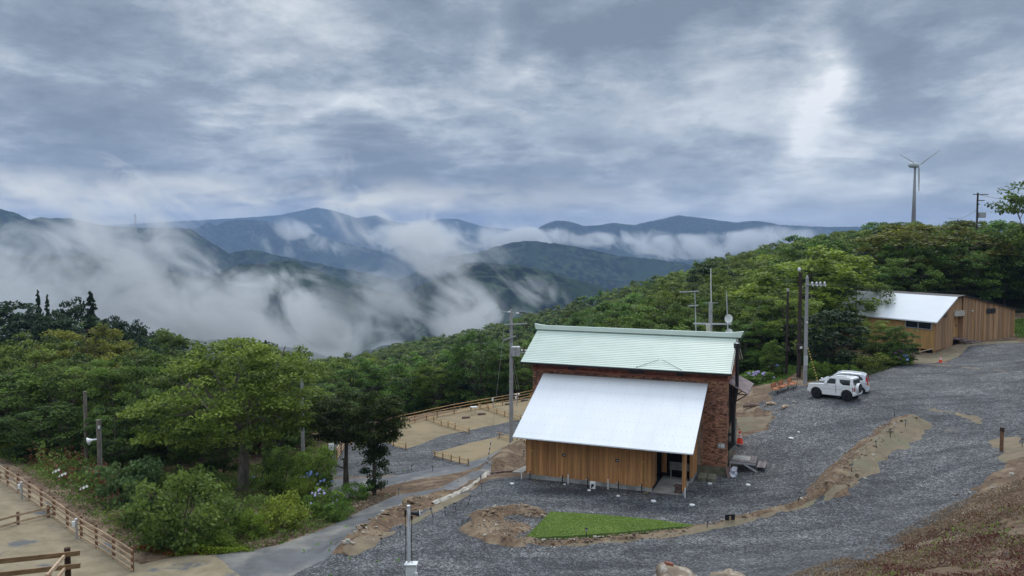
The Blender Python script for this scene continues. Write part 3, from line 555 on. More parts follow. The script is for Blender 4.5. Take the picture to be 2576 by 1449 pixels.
def put_tree(name, protoset, loc, rz, scl, label, cat, group=None, tint=(1, 1, 1), foliage_name='crown', wood='trunk'):
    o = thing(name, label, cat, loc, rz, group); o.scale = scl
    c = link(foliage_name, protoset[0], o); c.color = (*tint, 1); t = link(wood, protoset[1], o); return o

# prototypes (crown mesh, trunk mesh, height, radius)
def proto(fn, h, r, *a, **k): c, t = fn(*a, **k); return (c, t, h, r)
BIG = proto(broadleaf, 10.0, 6.2, 'maple', 5, 210, 105, .24, 'leaf_green', shape='spread', rad=6.2, height=10.0, crown_lo=.36, pr=.17, flat=.27, trunk=.34, limbs=10, lean=.5, tcol=.2, bark='bark_pale')
NEAR = [proto(broadleaf, 9.0, 4.2, 'near%d' % i, 20 + i, 120, 105, .25, 'leaf_green', shape=sh, rad=4.2, height=9.0, crown_lo=.14, pr=.20, flat=.36, trunk=.2, limbs=7) for i, sh in enumerate(('dome', 'spread', 'dome'))]
MID = [proto(broadleaf, 9.0, 4.0, 'mid%d' % i, 40 + i, 70, 64, .36, 'leaf_green', shape=sh, rad=4.0, height=9.0, crown_lo=.12, pr=.24, flat=.42, trunk=.18, limbs=5, twigs=False) for i, sh in enumerate(('dome', 'spread', 'dome', 'dome'))]
FAR = [proto(broadleaf, 8.5, 3.8, 'far%d' % i, 60 + i, 34, 26, .78, 'leaf_green', shape='dome', rad=3.8, height=8.5, crown_lo=.15, pr=.28, flat=.5, trunk=.18, limbs=3, twigs=False) for i in range(4)]
CONI = [proto(conifer, 12.0, 3.2, 'fir%d' % i, 80 + i, 12.0, 3.2, 24, 9, 46, .42, 'leaf_conifer', bare=.1, power=.85) for i in range(2)]
PINE = [proto(broadleaf, 10.0, 3.8, 'pine%d' % i, 90 + i, 105, 70, .36, 'leaf_conifer', shape='dome', rad=3.8, height=10.0, crown_lo=.12, pr=.24, flat=.34, trunk=.2, limbs=6) for i in range(2)]
CEDAR = proto(conifer, 14.0, 2.1, 'cedar', 99, 14.0, 2.1, 26, 8, 16, .6, 'leaf_conifer', bare=.06, power=.8, flat=.6)
BUSH = [proto(shrub, 2.0, 1.6, 'bush%d' % i, 110 + i, 46, 75, .15, 'leaf_green') for i in range(2)]
LIME = proto(shrub, 1.6, 1.5, 'lime_bush', 115, 40, 70, .14, 'leaf_lime', rad=1.5, height=1.6)
HYD = proto(shrub, 1.2, 1.0, 'hydrangea', 116, 30, 40, .17, 'leaf_bright', rad=1.0, height=1.2)
BLUEG = proto(shrub, 1.8, 1.5, 'blue_bush', 117, 40, 70, .20, 'leaf_bluegreen', rad=1.5, height=1.8)

def key_tree(name, protoset, px, ytop, Y, wpx, label, cat='tree', base=None, tint=(1, 1, 1), depth=None, group=None, rz=None, **kw):
    """a tree standing Y metres ahead, its top at ytop and crown wpx wide"""
    if base: b = g(*base); x, Y = b.x, b.y
    else: x = at(px, ytop, Y).x
    z0 = hz(x, Y); top = at(px, ytop, Y).z; h = max(1.0, top - z0); r = wpx / 2 / F * Y
    return put_tree(name, protoset, (x, Y, z0), rz if rz is not None else random.uniform(0, 6.28), (r / protoset[3], (depth or r) / protoset[3], h / protoset[2]), label, cat, group, tint, **kw)
KEY = []
def K(*a, **k): o = key_tree(*a, **k); KEY.append(o); return o
# left foreground wood
K('maple_tree', BIG, 600, 836, 53, 500, 'spreading maple with a mossy grey trunk and tiered bright crown above the lime shrubs', base=(612, 1232), tint=(1.2, 1.22, .9), rz=4.6)
K('broadleaf_tree', NEAR[1], 440, 822, 64, 290, 'tall broadleaf tree whose top rises just left of the big spreading maple', tint=(.95, 1.0, .9))
K('broadleaf_tree', NEAR[0], 215, 803, 84, 270, 'round yellowish olive tree below the dark conifers on the left hill', tint=(1.35, 1.05, .8))
K('broadleaf_tree', NEAR[2], 70, 835, 70, 300, 'full green tree at the left edge under the dark pines', tint=(1.1, 1.1, .9))
K('broadleaf_tree', NEAR[1], 20, 925, 60, 270, 'dark green tree filling the left edge above the red weeds', tint=(.8, .95, .8))
K('broadleaf_tree', NEAR[0], 180, 890, 61, 260, 'bright leafy tree directly behind the two grey posts', tint=(.95, 1.05, .9))
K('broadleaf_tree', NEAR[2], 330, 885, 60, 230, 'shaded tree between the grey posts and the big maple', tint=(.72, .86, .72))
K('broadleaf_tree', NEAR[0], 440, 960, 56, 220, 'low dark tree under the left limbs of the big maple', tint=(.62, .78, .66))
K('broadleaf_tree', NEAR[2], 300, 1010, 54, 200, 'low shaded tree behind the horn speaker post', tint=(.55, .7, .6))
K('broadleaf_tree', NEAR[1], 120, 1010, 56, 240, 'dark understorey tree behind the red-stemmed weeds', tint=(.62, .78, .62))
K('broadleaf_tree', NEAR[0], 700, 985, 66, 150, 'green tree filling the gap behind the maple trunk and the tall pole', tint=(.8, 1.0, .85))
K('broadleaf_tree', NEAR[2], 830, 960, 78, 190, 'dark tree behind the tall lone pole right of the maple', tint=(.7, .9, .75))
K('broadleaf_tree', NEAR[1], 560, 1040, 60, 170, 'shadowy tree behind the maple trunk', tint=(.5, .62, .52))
for px, yt, Y, w, ps, lb in ((25, 745, 118, 200, PINE[0], 'dark pine at the left edge of the hilltop'), (95, 733, 124, 60, CONI[0], 'slim pointed fir standing clear on the left hilltop'), (118, 745, 122, 56, CONI[1], 'smaller fir beside the slim pointed one on the left hilltop'), (180, 745, 116, 140, PINE[1], 'broad dark pine in the middle of the left hilltop'),
                             (228, 738, 118, 120, CONI[1], 'jagged dark fir crowning the right of the left hilltop'), (290, 785, 126, 110, PINE[0], 'dark pine where the left hill starts to drop'), (345, 803, 132, 100, PINE[1], 'dark pine lower down the falling edge of the left hill'), (70, 775, 108, 150, PINE[1], 'dark pine below the slim fir on the left hill'), (150, 775, 104, 150, PINE[0], 'shaded pine above the yellowish olive tree'), (400, 828, 140, 90, MID[0], 'last dark tree at the foot of the left hill skyline')):
    K('conifer_tree' if ps in CONI or ps in PINE else 'broadleaf_tree', ps, px, yt, Y, w, lb, group=None, tint=(.85, .95, .95))
CROOK = proto(broadleaf, 7.0, 2.6, 'yew', 131, 105, 110, .19, 'leaf_olive', shape='umbrella', rad=2.6, height=7.0, crown_lo=.42, pr=.26, flat=.30, trunk=.15, limbs=8, bark='bark')
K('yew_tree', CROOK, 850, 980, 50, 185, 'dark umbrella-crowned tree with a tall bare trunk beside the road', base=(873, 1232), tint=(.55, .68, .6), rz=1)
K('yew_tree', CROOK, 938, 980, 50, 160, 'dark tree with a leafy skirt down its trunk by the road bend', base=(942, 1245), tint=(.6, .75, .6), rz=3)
SK = proto(shrub, 4.6, .85, 'skirt', 133, 70, 45, .16, 'leaf_dark', rad=.85, height=4.6, pr=.42)
o = KEY[-1]; sk = link('lower_foliage', SK[0], o); sk.scale = (1.35, 1.35, 1.05); sk.color = (.9, 1.0, .8, 1)
K('fir_tree', CEDAR, 850, 897, 190, 40, 'pointed cedar spire above the valley wood', tint=(.8, .9, .9))
K('fir_tree', CEDAR, 782, 930, 185, 34, 'short cedar spire left of the tallest one in the valley', tint=(.75, .9, .9))
# right side
K('broadleaf_tree', NEAR[1], 2060, 612, 92, 400, 'broad bright yellow-green tree behind the three utility poles', tint=(1.4, 1.42, .75), rz=0.5)
K('broadleaf_tree', NEAR[0], 2310, 552, 108, 380, 'huge olive-brown tree below the wind turbine', tint=(1.05, .82, .62))
K('broadleaf_tree', NEAR[2], 2490, 590, 112, 260, 'dark green tree behind the peak of the wooden house roof', tint=(.6, .85, .7))
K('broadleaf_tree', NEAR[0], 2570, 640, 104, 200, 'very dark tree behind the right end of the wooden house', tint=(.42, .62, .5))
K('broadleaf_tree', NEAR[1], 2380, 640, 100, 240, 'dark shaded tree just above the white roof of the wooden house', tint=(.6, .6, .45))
K('broadleaf_tree', NEAR[2], 2150, 690, 88, 170, 'leafy tree reaching over the left end of the white house roof', tint=(1.0, 1.05, .8))
K('broadleaf_tree', NEAR[0], 2205, 800, 76, 105, 'light leafy small tree in front of the yellow wooden wall', tint=(1.1, 1.1, .85))
K('broadleaf_tree', NEAR[1], 2262, 815, 74, 110, 'small dark tree spreading in front of the wooden house stilts', tint=(.65, .85, .65))
K('yew_tree', PINE[0], 2085, 770, 71, 170, 'dense dark yew behind the white cars', tint=(.8, .95, .7))
K('yew_tree', PINE[1], 1960, 800, 82, 130, 'dark shaded tree behind the brown utility poles', tint=(.9, 1.0, .7))
K('broadleaf_tree', NEAR[2], 1900, 745, 88, 190, 'dark green tree behind the two satellite dishes', tint=(.75, .95, .7))
K('broadleaf_tree', NEAR[0], 1760, 720, 104, 200, 'green tree behind the television aerials', tint=(.9, 1.0, .75))
K('pine_tree', NEAR[1], 2640, 420, 98, 300, 'tall pine leaning in at the right edge against the sky', tint=(.9, 1.0, .75))
K('broadleaf_tree', NEAR[1], 1945, 850, 72, 80, 'small leafy tree beside the shorter brown pole', tint=(1.0, 1.2, .8))
# shrubs of the left bank
def S(name, ps, px, py, wpx, hpx, label, cat='shrub', tint=(1, 1, 1), group=None):
    b = g(px, py); r = wpx / 2 / F * b.y; h = hpx / F * b.y * 1.02
    o = put_tree(name, ps, b, random.uniform(0, 6.28), (r / ps[3], r * .8 / ps[3], h / ps[2]), label, cat, group, tint, 'leaves', 'stem'); return o
S('shrub', BUSH[0], 440, 1372, 300, 190, 'largest rounded green shrub by the left fence', tint=(.98, 1.05, .9))
S('shrub', BUSH[1], 575, 1335, 200, 105, 'dark green shrub right of the largest rounded one', tint=(.8, .92, .75))
S('shrub', BUSH[1], 460, 1270, 160, 110, 'pale green shrub in front of the maple shade', tint=(1.05, 1.15, 1.0))
S('shrub', BUSH[0], 530, 1258, 120, 70, 'small green shrub left of the maple trunk foot', tint=(.8, .95, .8))
S('shrub', LIME, 705, 1330, 180, 85, 'largest lime green shrub below the maple trunk', tint=(.80, .80, .6))
S('shrub', LIME, 640, 1352, 110, 70, 'lime shrub at the road edge', tint=(.7, .8, .6))
S('shrub', LIME, 760, 1275, 120, 75, 'yellow-green shrub behind the hydrangea', tint=(.6, .65, .5))
S('shrub', BUSH[0], 705, 1240, 130, 95, 'green shrub on the bank left of the tall lone pole', tint=(.95, 1.1, .8))
S('shrub', BUSH[1], 790, 1195, 110, 80, 'leafy shrub right of the tall lone pole', tint=(1.0, 1.15, .8))
S('shrub', BUSH[0], 705, 1190, 100, 70, 'shrub in the gap behind the maple trunk', tint=(.85, 1.0, .8))
S('shrub', BUSH[1], 530, 1375, 140, 60, 'low shrub at the sandy track edge', tint=(1., 1.1, .7))
S('shrub', BLUEG, 330, 1275, 170, 120, 'blue-green leafy shrub beyond the lilies', tint=(.95, 1.0, .75))
S('shrub', BLUEG, 262, 1225, 120, 60, 'tall-leaved weed clump below the horn speaker post', tint=(1, 1.05, .8))
S('shrub', BLUEG, 150, 1150, 150, 50, 'broad weed clump with big leaves behind the red stems', tint=(1.1, 1.1, .75))
S('shrub', BLUEG, 380, 1330, 120, 80, 'fresh green shrub beside the dry grass tuft', tint=(1.1, 1.2, .8))
S('shrub', LIME, 15, 1150, 70, 50, 'yellow-green fern-like bush at the left edge', tint=(.9, .9, .5))
S('shrub', BUSH[0], 890, 1265, 110, 50, 'low leafy shrub at the foot of the bare-trunked tree', tint=(.9, 1.2, .8))
S('shrub', BUSH[1], 850, 1310, 90, 55, 'low shrub between hydrangeas and road', tint=(.85, 1.1, .8))
# right side shrubs below the poles
for px, py, w, h, lb, ti in ((1905, 935, 120, 60, 'wide leafy shrub on the grass slope right of the brick house', (1, 1.3, .8)), (1960, 915, 90, 70, 'shrub at the foot of the shorter brown pole', (.9, 1.2, .8)), (2060, 950, 80, 45, 'small bush below the striped guy wire', (1, 1.2, .8)), (2100, 930, 90, 60, 'shaded bush behind the white off-roader', (.6, .9, .7)), (2190, 925, 120, 40, 'low mossy bush behind the silver car', (1.2, 1.1, .6)), (2240, 905, 100, 45, 'bush behind the pink hydrangeas', (.9, 1.1, .7)), (2125, 945, 70, 30, 'low plant right of the guy wire foot', (.9, 1.1, .7)), (1890, 880, 120, 90, 'tall green thicket behind the grass slope', (.7, 1.0, .7))):
    S('shrub', BUSH[hash(lb) % 1 if False else (px // 10) % 2], px, py, w, h, lb, tint=ti)
def hydrangea(px, py, wpx, hpx, petal, nfl, label, fs=.09):
    b = g(px, py); r = wpx / 2 / F * b.y; h = hpx / F * b.y; o = S('hydrangea', HYD, px, py, wpx, hpx, label, 'hydrangea', (.9, 1.0, .8)); o.rotation_euler = (0, 0, 0)
    mb = MB()
    for q in range(7): mb.blob((random.uniform(-.5, .5), random.uniform(-.5, .5), random.uniform(-.3, .3)), .55, q, .35, 4, 6, tone=random.uniform(-.15, .2))
    me = mb.mesh('flower_head', petal)
    for k in range(nfl):
        an = random.uniform(0, 6.28); rr_ = r * random.uniform(.1, .92); zz = h * (1.0 - .5 * (rr_ / r) ** 2) * random.uniform(.85, 1.02); f = link('flower_head', me, o); sx, sy, sz = o.scale
        f.location = (math.cos(an) * rr_ / sx, math.sin(an) * rr_ * .8 / sy, zz / sz); q = fs * random.uniform(.8, 1.25); f.scale = (q / sx, q / sy, q / sz)
    return o
hydrangea(790, 1245, 105, 60, 'petal_blue', 20, 'blue flowering hydrangea bush left of the bare-trunked tree', .10)
hydrangea(815, 1300, 110, 70, 'petal_lilac', 16, 'pale lilac hydrangea bush above the dry road verge', .09)
hydrangea(625, 1225, 80, 28, 'petal_blue', 10, 'small faint blue hydrangea under the maple', .08)
hydrangea(1905, 965, 90, 30, 'petal_lilac', 24, 'lilac hydrangea row on the bank right of the brick house', .12)
hydrangea(1950, 945, 50, 28, 'petal_blue', 9, 'small blue hydrangea beside the benches', .13)
hydrangea(2255, 918, 80, 38, 'petal_pink', 20, 'pink and purple hydrangea in front of the wooden house', .13)
hydrangea(2130, 922, 60, 26, 'petal_lilac', 12, 'shaded lilac hydrangea behind the white off-roader', .12)
hydrangea(2275, 920, 40, 28, 'petal_blue', 12, 'pale blue hydrangea nearest the orange cone by the house', .12)
def lily(px, py, label):
    b = g(px, py); o = thing('lily', label, 'lily', b); st = MB()
    for k in range(3): st.tube([(0, 0, 0), (.1 * (k - 1), 0, .45), (.16 * (k - 1), 0, .7 + .08 * k)], .012, 4)
    st.build('stem', 'leaf_bright', o); me = MB()
    for k in range(6):
        an = k * 1.047; d = Vector((math.cos(an), math.sin(an), .35)); s = Vector((-math.sin(an), math.cos(an), 0)); me.add([(0, 0, 0), d * .09 + s * .045, d * .17, d * .09 - s * .045], [(0, 1, 2, 3)])
    m = me.mesh('flower', 'petal_white')
    for k in range(3): f_ = link('flower', m, o, (.16 * (k - 1), 0, .72 + .08 * k)); f_.scale = (.62, .62, .62); f_.rotation_euler = (R(62), R(20 * (k - 1)), R(-35 + 30 * k))
lily(142, 1218, 'white lilies, upper clump beside the red weeds'); lily(158, 1228, 'white lilies, lower right clump beside the red weeds'); lily(212, 1262, 'small white lilies above the dry grass tuft')

# ground cover that nobody could count
def scatter(name, poly, mat, n, h, leaf, tone_amp=.3, up=.4, aspect=.5, seed=0, tint=(1, 1, 1), clump=1.6, hgt=None):
    rs = np.random.RandomState(seed); W = np.array([tuple(g(*q))[:2] for q in poly]); x0, y0 = W.min(0); x1, y1 = W.max(0); P = np.vstack([W, W[:1]])
    m = int(n * 3.0); x = rs.uniform(x0, x1, m); y = rs.uniform(y0, y1, m); ins = np.zeros(m, bool)
    for (a0, b0), (a1, b1) in zip(P[:-1], P[1:]): ins ^= ((b0 > y) != (b1 > y)) & (x < (a1 - a0) * (y - b0) / (b1 - b0 + 1e-12) + a0)
    dn = fbm(x / clump, y / clump, 3, seed + 3); ins &= (dn + .35 * rs.rand(m)) > .02; x = x[ins][:n]; y = y[ins][:n]; dn = dn[ins][:n]
    z = hb(x, y) + h * rs.rand(len(x)) * np.clip(.35 + dn * 2.8, .1, 1.3)
    me = leaf_mesh(name, np.stack([x, y, z], 1), leaf, mat, tone_amp * (rs.rand(len(x)) - .5) + dn * .9, up=up, aspect=aspect, seed=seed)
    o = link(name, me); o['kind'] = 'stuff'; o.color = (*tint, 1); return o
scatter('undergrowth', [(-60, 1090), (100, 1095), (280, 1130), (400, 1190), (600, 1180), (840, 1110), (850, 1180), (830, 1260), (860, 1310), (770, 1350), (640, 1390), (430, 1392), (345, 1400), (262, 1335), (165, 1262), (60, 1190), (-60, 1140)], 'leaf_green', 60000, 1.1, .17, tint=(.9, 1.0, .8), seed=1)
scatter('undergrowth', [(600, 1205), (700, 1170), (830, 1130), (900, 1060), (985, 1070), (880, 1050), (790, 1060), (640, 1110), (500, 1120), (300, 1120), (300, 1180)], 'leaf_bright', 26000, 1.0, .2, tint=(.8, 1.1, .8), seed=2)
scatter('climbing_weeds', [(700, 1190), (790, 1185), (830, 1150), (865, 1085), (840, 1060), (760, 1110)], 'leaf_bright', 9000, .8, .22, tint=(.85, 1.2, .8), seed=3)
scatter('red_stemmed_weeds', [(60, 1130), (230, 1150), (300, 1230), (310, 1300), (240, 1270), (120, 1200), (50, 1160)], 'leaf_red', 9000, 1.7, .19, up=.1, seed=4, tint=(1.2, .9, .8))
scatter('red_stemmed_weeds', [(40, 1130), (230, 1150), (320, 1230), (290, 1300), (200, 1260), (100, 1190)], 'leaf_bright', 11000, 1.7, .24, up=.25, seed=5, tint=(.8, .85, .75))
scatter('dry_verge', [(640, 1392), (700, 1368), (800, 1332), (880, 1298), (960, 1262), (1000, 1243), (960, 1245), (880, 1275), (800, 1312), (720, 1345), (620, 1378)], 'leaf_dry', 7000, .28, .13, up=.3, seed=6)
scatter('dry_verge', [(350, 1400), (440, 1398), (400, 1370), (300, 1320), (200, 1262), (60, 1180), (20, 1180), (120, 1245), (240, 1330)], 'leaf_dry', 5000, .22, .12, seed=7)
scatter('yellow_ground_plants', [(420, 1400), (640, 1392), (680, 1372), (620, 1358), (500, 1372), (400, 1385)], 'leaf_lime', 4500, .5, .13, tint=(.8, .85, .55), seed=8)
scatter('rusty_ground_plants', [(340, 1385), (430, 1398), (520, 1395), (470, 1375), (380, 1355)], 'leaf_red', 2600, .35, .12, tint=(1.6, 1.3, .7), seed=9)
scatter('grass_tuft', [(270, 1312), (330, 1330), (320, 1290), (280, 1285)], 'grass_dry', 900, .8, .3, up=.05, aspect=.12, seed=10)
scatter('grass_slope', [(1860, 900), (1990, 890), (2020, 930), (1960, 962), (1870, 975), (1850, 940)], 'grass', 22000, .35, .17, up=.2, aspect=.4, seed=11)
scatter('undergrowth', [(2030, 930), (2030, 962), (2160, 952), (2230, 932), (2285, 905), (2250, 880), (2150, 890), (2040, 900)], 'leaf_olive', 22000, .5, .16, tint=(.75, .9, .7), seed=12)
scatter('undergrowth', [(1850, 860), (1980, 850), (2040, 880), (2040, 925), (1990, 900), (1860, 905)], 'leaf_green', 16000, 1.4, .24, tint=(.8, 1.1, .8), seed=13)
scatter('dead_brush', [(2620, 1190), (2620, 1480), (1930, 1470), (2060, 1430), (2180, 1385), (2300, 1320), (2420, 1260)], 'leaf_dry', 30000, .25, .13, up=.4, aspect=.22, tint=(1.05, .98, .9), seed=14)
scatter('red_creeper', [(2620, 1260), (2620, 1460), (2080, 1460), (2200, 1405), (2330, 1345), (2450, 1290)], 'leaf_red', 6500, .22, .12, up=.4, clump=.9, tint=(.9, .8, .9), seed=15)
scatter('sparse_weeds', [(2620, 1270), (2620, 1460), (2060, 1470), (2200, 1415), (2450, 1300)], 'leaf_green', 1100, .2, .13, clump=.6, tint=(1.2, 1.3, .9), seed=16)
scatter('green_verge', [(2520, 810), (2600, 800), (2600, 848), (2560, 850)], 'grass', 3500, .5, .2, seed=17)

# the woods: trees placed on the hillsides; those the camera sees largest are single trees, the rest one mass
def plant_wood():
    rs = np.random.RandomState(77); cand = []
    def cells(x0, x1, y0, y1, st):
        for x in np.arange(x0, x1, st):
            for y in np.arange(y0, y1, st): yield x + rs.uniform(-.42, .42) * st, y + rs.uniform(-.42, .42) * st
    for (x0, x1, y0, y1, st) in ((-75, 130, 62, 170, 4.7), (-120, 170, 170, 300, 5.6), (-200, 250, 300, 520, 6.8), (-300, 300, 520, 680, 8.5)):
        for x, y in cells(x0, x1, y0, y1, st):
            if abs(x / y) > .68: continue
            if y < 100:
                edge = 84 + (x + 2) * .0 if x < 12 else 80
                if -19 < x < 14 and y < 90 + max(0, (x + 14)) * .35: continue     # campground
                if x > 14 and y < 79 - .0 * x: continue
                if x > 28 and y < 97: continue
                if x < -19 and y < 66: continue
            if x > 30 and y < 96: continue
            cand.append((x, y))
    A = np.array(cand); z = h0(A[:, 0], A[:, 1]); rad = rs.uniform(2.9, 4.9, len(A)) * np.where(A[:, 1] > 250, 1.15, 1) ; hh = rad * rs.uniform(1.5, 2.1, len(A)) + 1.0
    kind = rs.rand(len(A))
    SKX = [0, 380, 500, 760, 860, 1000, 1260, 1400, 1480, 1560, 1700, 1750, 1830, 1950, 2050, 2140, 2300, 2420, 2500, 2700]; SKY_ = [800, 845, 862, 905, 910, 872, 815, 770, 740, 712, 690, 662, 652, 626, 602, 574, 556, 580, 592, 570]
    zt_cap = np.array([at(u_, v_, y_).z for u_, v_, y_ in zip(1288 + F * A[:, 0] / A[:, 1], np.interp(1288 + F * A[:, 0] / A[:, 1], SKX, SKY_), A[:, 1])])   # woods clipped by wind and age to the ridge's height
    hh = np.clip(np.minimum(hh, zt_cap - z + .1 + rs.rand(len(A)) ** 2 * 3.2), 2.6, None)
    # coarse depth buffer to learn which trees show
    Wd, Hd = 644, 362; zb = np.full((Hd, Wd), 1e9); ib = np.full((Hd, Wd), -1); k4 = 4.0
    Zc = A[:, 1] * cP; order = np.argsort(-A[:, 1])
    def prj(x, y, zz): Zq = y * cP - (zz - CAMZ) * sP; return (1288 + F * x / Zq) / k4, (724.5 - F * (y * sP + (zz - CAMZ) * cP) / Zq) / k4, Zq
    for i in order:
        u, v, Zq = prj(A[i, 0], A[i, 1], z[i] + hh[i] * .55); ru = rad[i] * F / Zq / k4 * .95; rv = hh[i] * .5 * F / Zq / k4
        u0, u1, v0, v1 = int(u - ru), int(u + ru) + 1, int(v - rv), int(v + rv) + 1
        u0, v0 = max(u0, 0), max(v0, 0); u1, v1 = min(u1, Wd), min(v1, Hd)
        if u1 <= u0 or v1 <= v0: continue
        uu, vv = np.meshgrid(np.arange(u0, u1), np.arange(v0, v1)); ms = ((uu - u) / ru) ** 2 + ((vv - v) / rv) ** 2 < 1
        ib[v0:v1, u0:u1][ms] = i
    ib[int(825 / k4):, int(1310 / k4):int(1860 / k4)] = -1
    vis = np.bincount(ib[ib >= 0], minlength=len(A)); top = np.argsort(-vis)[:255]; single = set(int(i) for i in top if vis[i] > 14)
    LMK = [(757, 1000, 'the tall lone pole'), (1282, 850, 'the concrete pole'), (1345, 822, 'the roof ridge tip'), (1748, 760, 'the television aerials'), (1788, 700, 'the whip aerial'), (1827, 790, 'the dishes'), (1980, 800, 'the brown pole'), (2025, 780, 'the grey pole'), (2298, 500, 'the turbine'), (2457, 540, 'the far pole'), (2230, 760, 'the white roof'), (2480, 740, 'the house ridge'), (1000, 900, 'the valley bottom'), (1120, 860, 'the long ridge'), (1480, 740, 'the pine ridge')]
    tones = [((.8, .95, .85), 'mid green'), ((1.08, 1.12, .8), 'yellow-green'), ((.62, .85, .72), 'dark green'), ((.92, .9, .7), 'olive'), ((.8, 1.1, .85), 'fresh green')]
    MADE = []
    for i in single:
        x, y = A[i]; far = y > 190; kk = kind[i]; con = kk < (.08 if y < 190 else .05) and not (y > 190 and A[i, 0] > -25)
        ps = (PINE[int(kk * 997) % 2] if not far else CEDAR) if con else (NEAR[int(kk * 991) % 3] if y < 105 else MID[int(kk * 991) % 4] if y < 240 else FAR[int(kk * 991) % 4])
        ti, tn = tones[int(kk * 7919) % 5] if not con else ((.85, 1.0, .85), 'dark')
        u, v, _ = prj(x, y, z[i] + hh[i]); u *= k4; v *= k4
        side = ('on the left hill' if x < -45 and y < 200 else 'in the valley behind the tall lone pole' if u < 1000 else 'right behind the camp fence' if y < 125 and u < 1340 else 'on the hillside left of the concrete pole' if u < 1280 else 'on the hillside above the green roof' if u < 1600 else 'on the slope behind the aerials' if u < 1900 else 'on the ridge left of the wind turbine' if u < 2240 else 'on the ridge right of the wind turbine')
        dist = 'near' if y < 110 else 'fairly near' if y < 150 else 'middle-distance' if y < 230 else 'distant' if y < 350 else 'farthest'
        sz = 'large' if rad[i] > 4.4 else 'small' if rad[i] < 3.4 else 'medium'
        vb = 'on the skyline' if v < 660 + max(0, 1500 - u) * .16 - max(0, u - 1700) * .12 else 'high' if v < 760 + max(0, 1500 - u) * .10 else 'half way down' if v < 850 else 'low' if v < 930 else 'lowest'; hb_ = ('far left', 'left', 'middle', 'right', 'far right')[int(u / 515.3) % 5] + f' part of the view'; near_ = LMK[int(np.argmin([abs(u - l[0]) + .6 * abs(v - l[1]) for l in LMK]))]
        lb = f'{dist} {sz} {tn} {"conifer" if con else "broadleaf tree"} {side}, {vb}'
        if abs(u - near_[0]) + .6 * abs(v - near_[1]) > 12 and not (near_[2] in side): lb += ', ' + ('left of ' if u < near_[0] else 'right of ') + near_[2]
        lb = ' '.join(lb.split()[:16]).rstrip(',')
        hs = hh[i] * (1.3 if con and ps is CEDAR else 1.15 if con else 1)
        MADE.append((lb, u, v))
        MADE[-1] += (put_tree('conifer_tree' if con else 'broadleaf_tree', ps, (x, y, z[i] - .4), rs.uniform(0, 6.28), (rad[i] / ps[3] * (.6 if ps is CEDAR else 1), rad[i] / ps[3] * (.6 if ps is CEDAR else 1), hs / ps[2]), lb, 'tree', 'trees ' + side, ti),)
    byl = {}
    for q in MADE: byl.setdefault(q[0], []).append(q)
    names = {2: ('left one of two alike', 'right one of two alike'), 3: ('leftmost of three alike', 'middle of three alike', 'rightmost of three alike'), 4: ('leftmost of four alike', 'second from left of four', 'second from right of four', 'rightmost of four alike')}
    for lb, qs in byl.items():
        if 2 <= len(qs) <= 4:
            for q, nm in zip(sorted(qs, key=lambda q: q[1]), names[len(qs)]): q[3]['label'] = ' '.join(lb.replace(',', '').split()[:11]) + ', ' + nm
    rest = [i for i in range(len(A)) if i not in single and (vis[i] > 0 or rs.rand() < .3)]
    # instances of a few hidden source trees on points: one mass of woodland
    col = bpy.data.collections.new('woodland_sources'); srcs = FAR + [MID[0], MID[2]]
    for k, ps in enumerate(srcs):
        for t_, (ti, _) in enumerate(tones[:3] if ps is not CEDAR else tones[2:3]):
            o = bpy.data.objects.new('source_crown', ps[0]); o.color = (*ti, 1); col.objects.link(o)
    pts = A[rest]; me = bpy.data.meshes.new('woodland'); me.from_pydata([(x, y, zz - .4) for (x, y), zz in zip(pts, z[rest])], [], []); me.update()
    sa = me.attributes.new('siz', 'FLOAT_VECTOR', 'POINT'); sa.data.foreach_set('vector', np.stack([rad[rest] / 3.8, rad[rest] / 3.8, hh[rest] / 8.5], 1).ravel().astype(np.float32))
    wo = link('woodland', me); wo['kind'] = 'stuff'
    ng = bpy.data.node_groups.new('woodland', 'GeometryNodeTree'); ng.interface.new_socket('Geometry', in_out='INPUT', socket_type='NodeSocketGeometry'); ng.interface.new_socket('Geometry', in_out='OUTPUT', socket_type='NodeSocketGeometry')
    gi = ng.nodes.new('NodeGroupInput'); go = ng.nodes.new('NodeGroupOutput'); m2p = ng.nodes.new('GeometryNodeMeshToPoints'); iop = ng.nodes.new('GeometryNodeInstanceOnPoints'); ci = ng.nodes.new('GeometryNodeCollectionInfo')
    ci.inputs['Collection'].default_value = col; ci.inputs['Separate Children'].default_value = True; ci.inputs['Reset Children'].default_value = True; iop.inputs['Pick Instance'].default_value = True
    na = ng.nodes.new('GeometryNodeInputNamedAttribute'); na.data_type = 'FLOAT_VECTOR'; na.inputs[0].default_value = 'siz'; rv_ = ng.nodes.new('FunctionNodeRandomValue'); rv_.data_type = 'FLOAT_VECTOR'; rv_.inputs[0].default_value = (0, 0, 0); rv_.inputs[1].default_value = (0, 0, 6.28)
    Lk = ng.links.new; Lk(gi.outputs[0], m2p.inputs[0]); Lk(m2p.outputs[0], iop.inputs['Points']); Lk(ci.outputs[0], iop.inputs['Instance']); Lk(rv_.outputs[0], iop.inputs['Rotation']); Lk(na.outputs[0], iop.inputs['Scale']); Lk(iop.outputs[0], go.inputs[0])
    md = wo.modifiers.new('woodland', 'NODES'); md.node_group = ng
plant_wood()

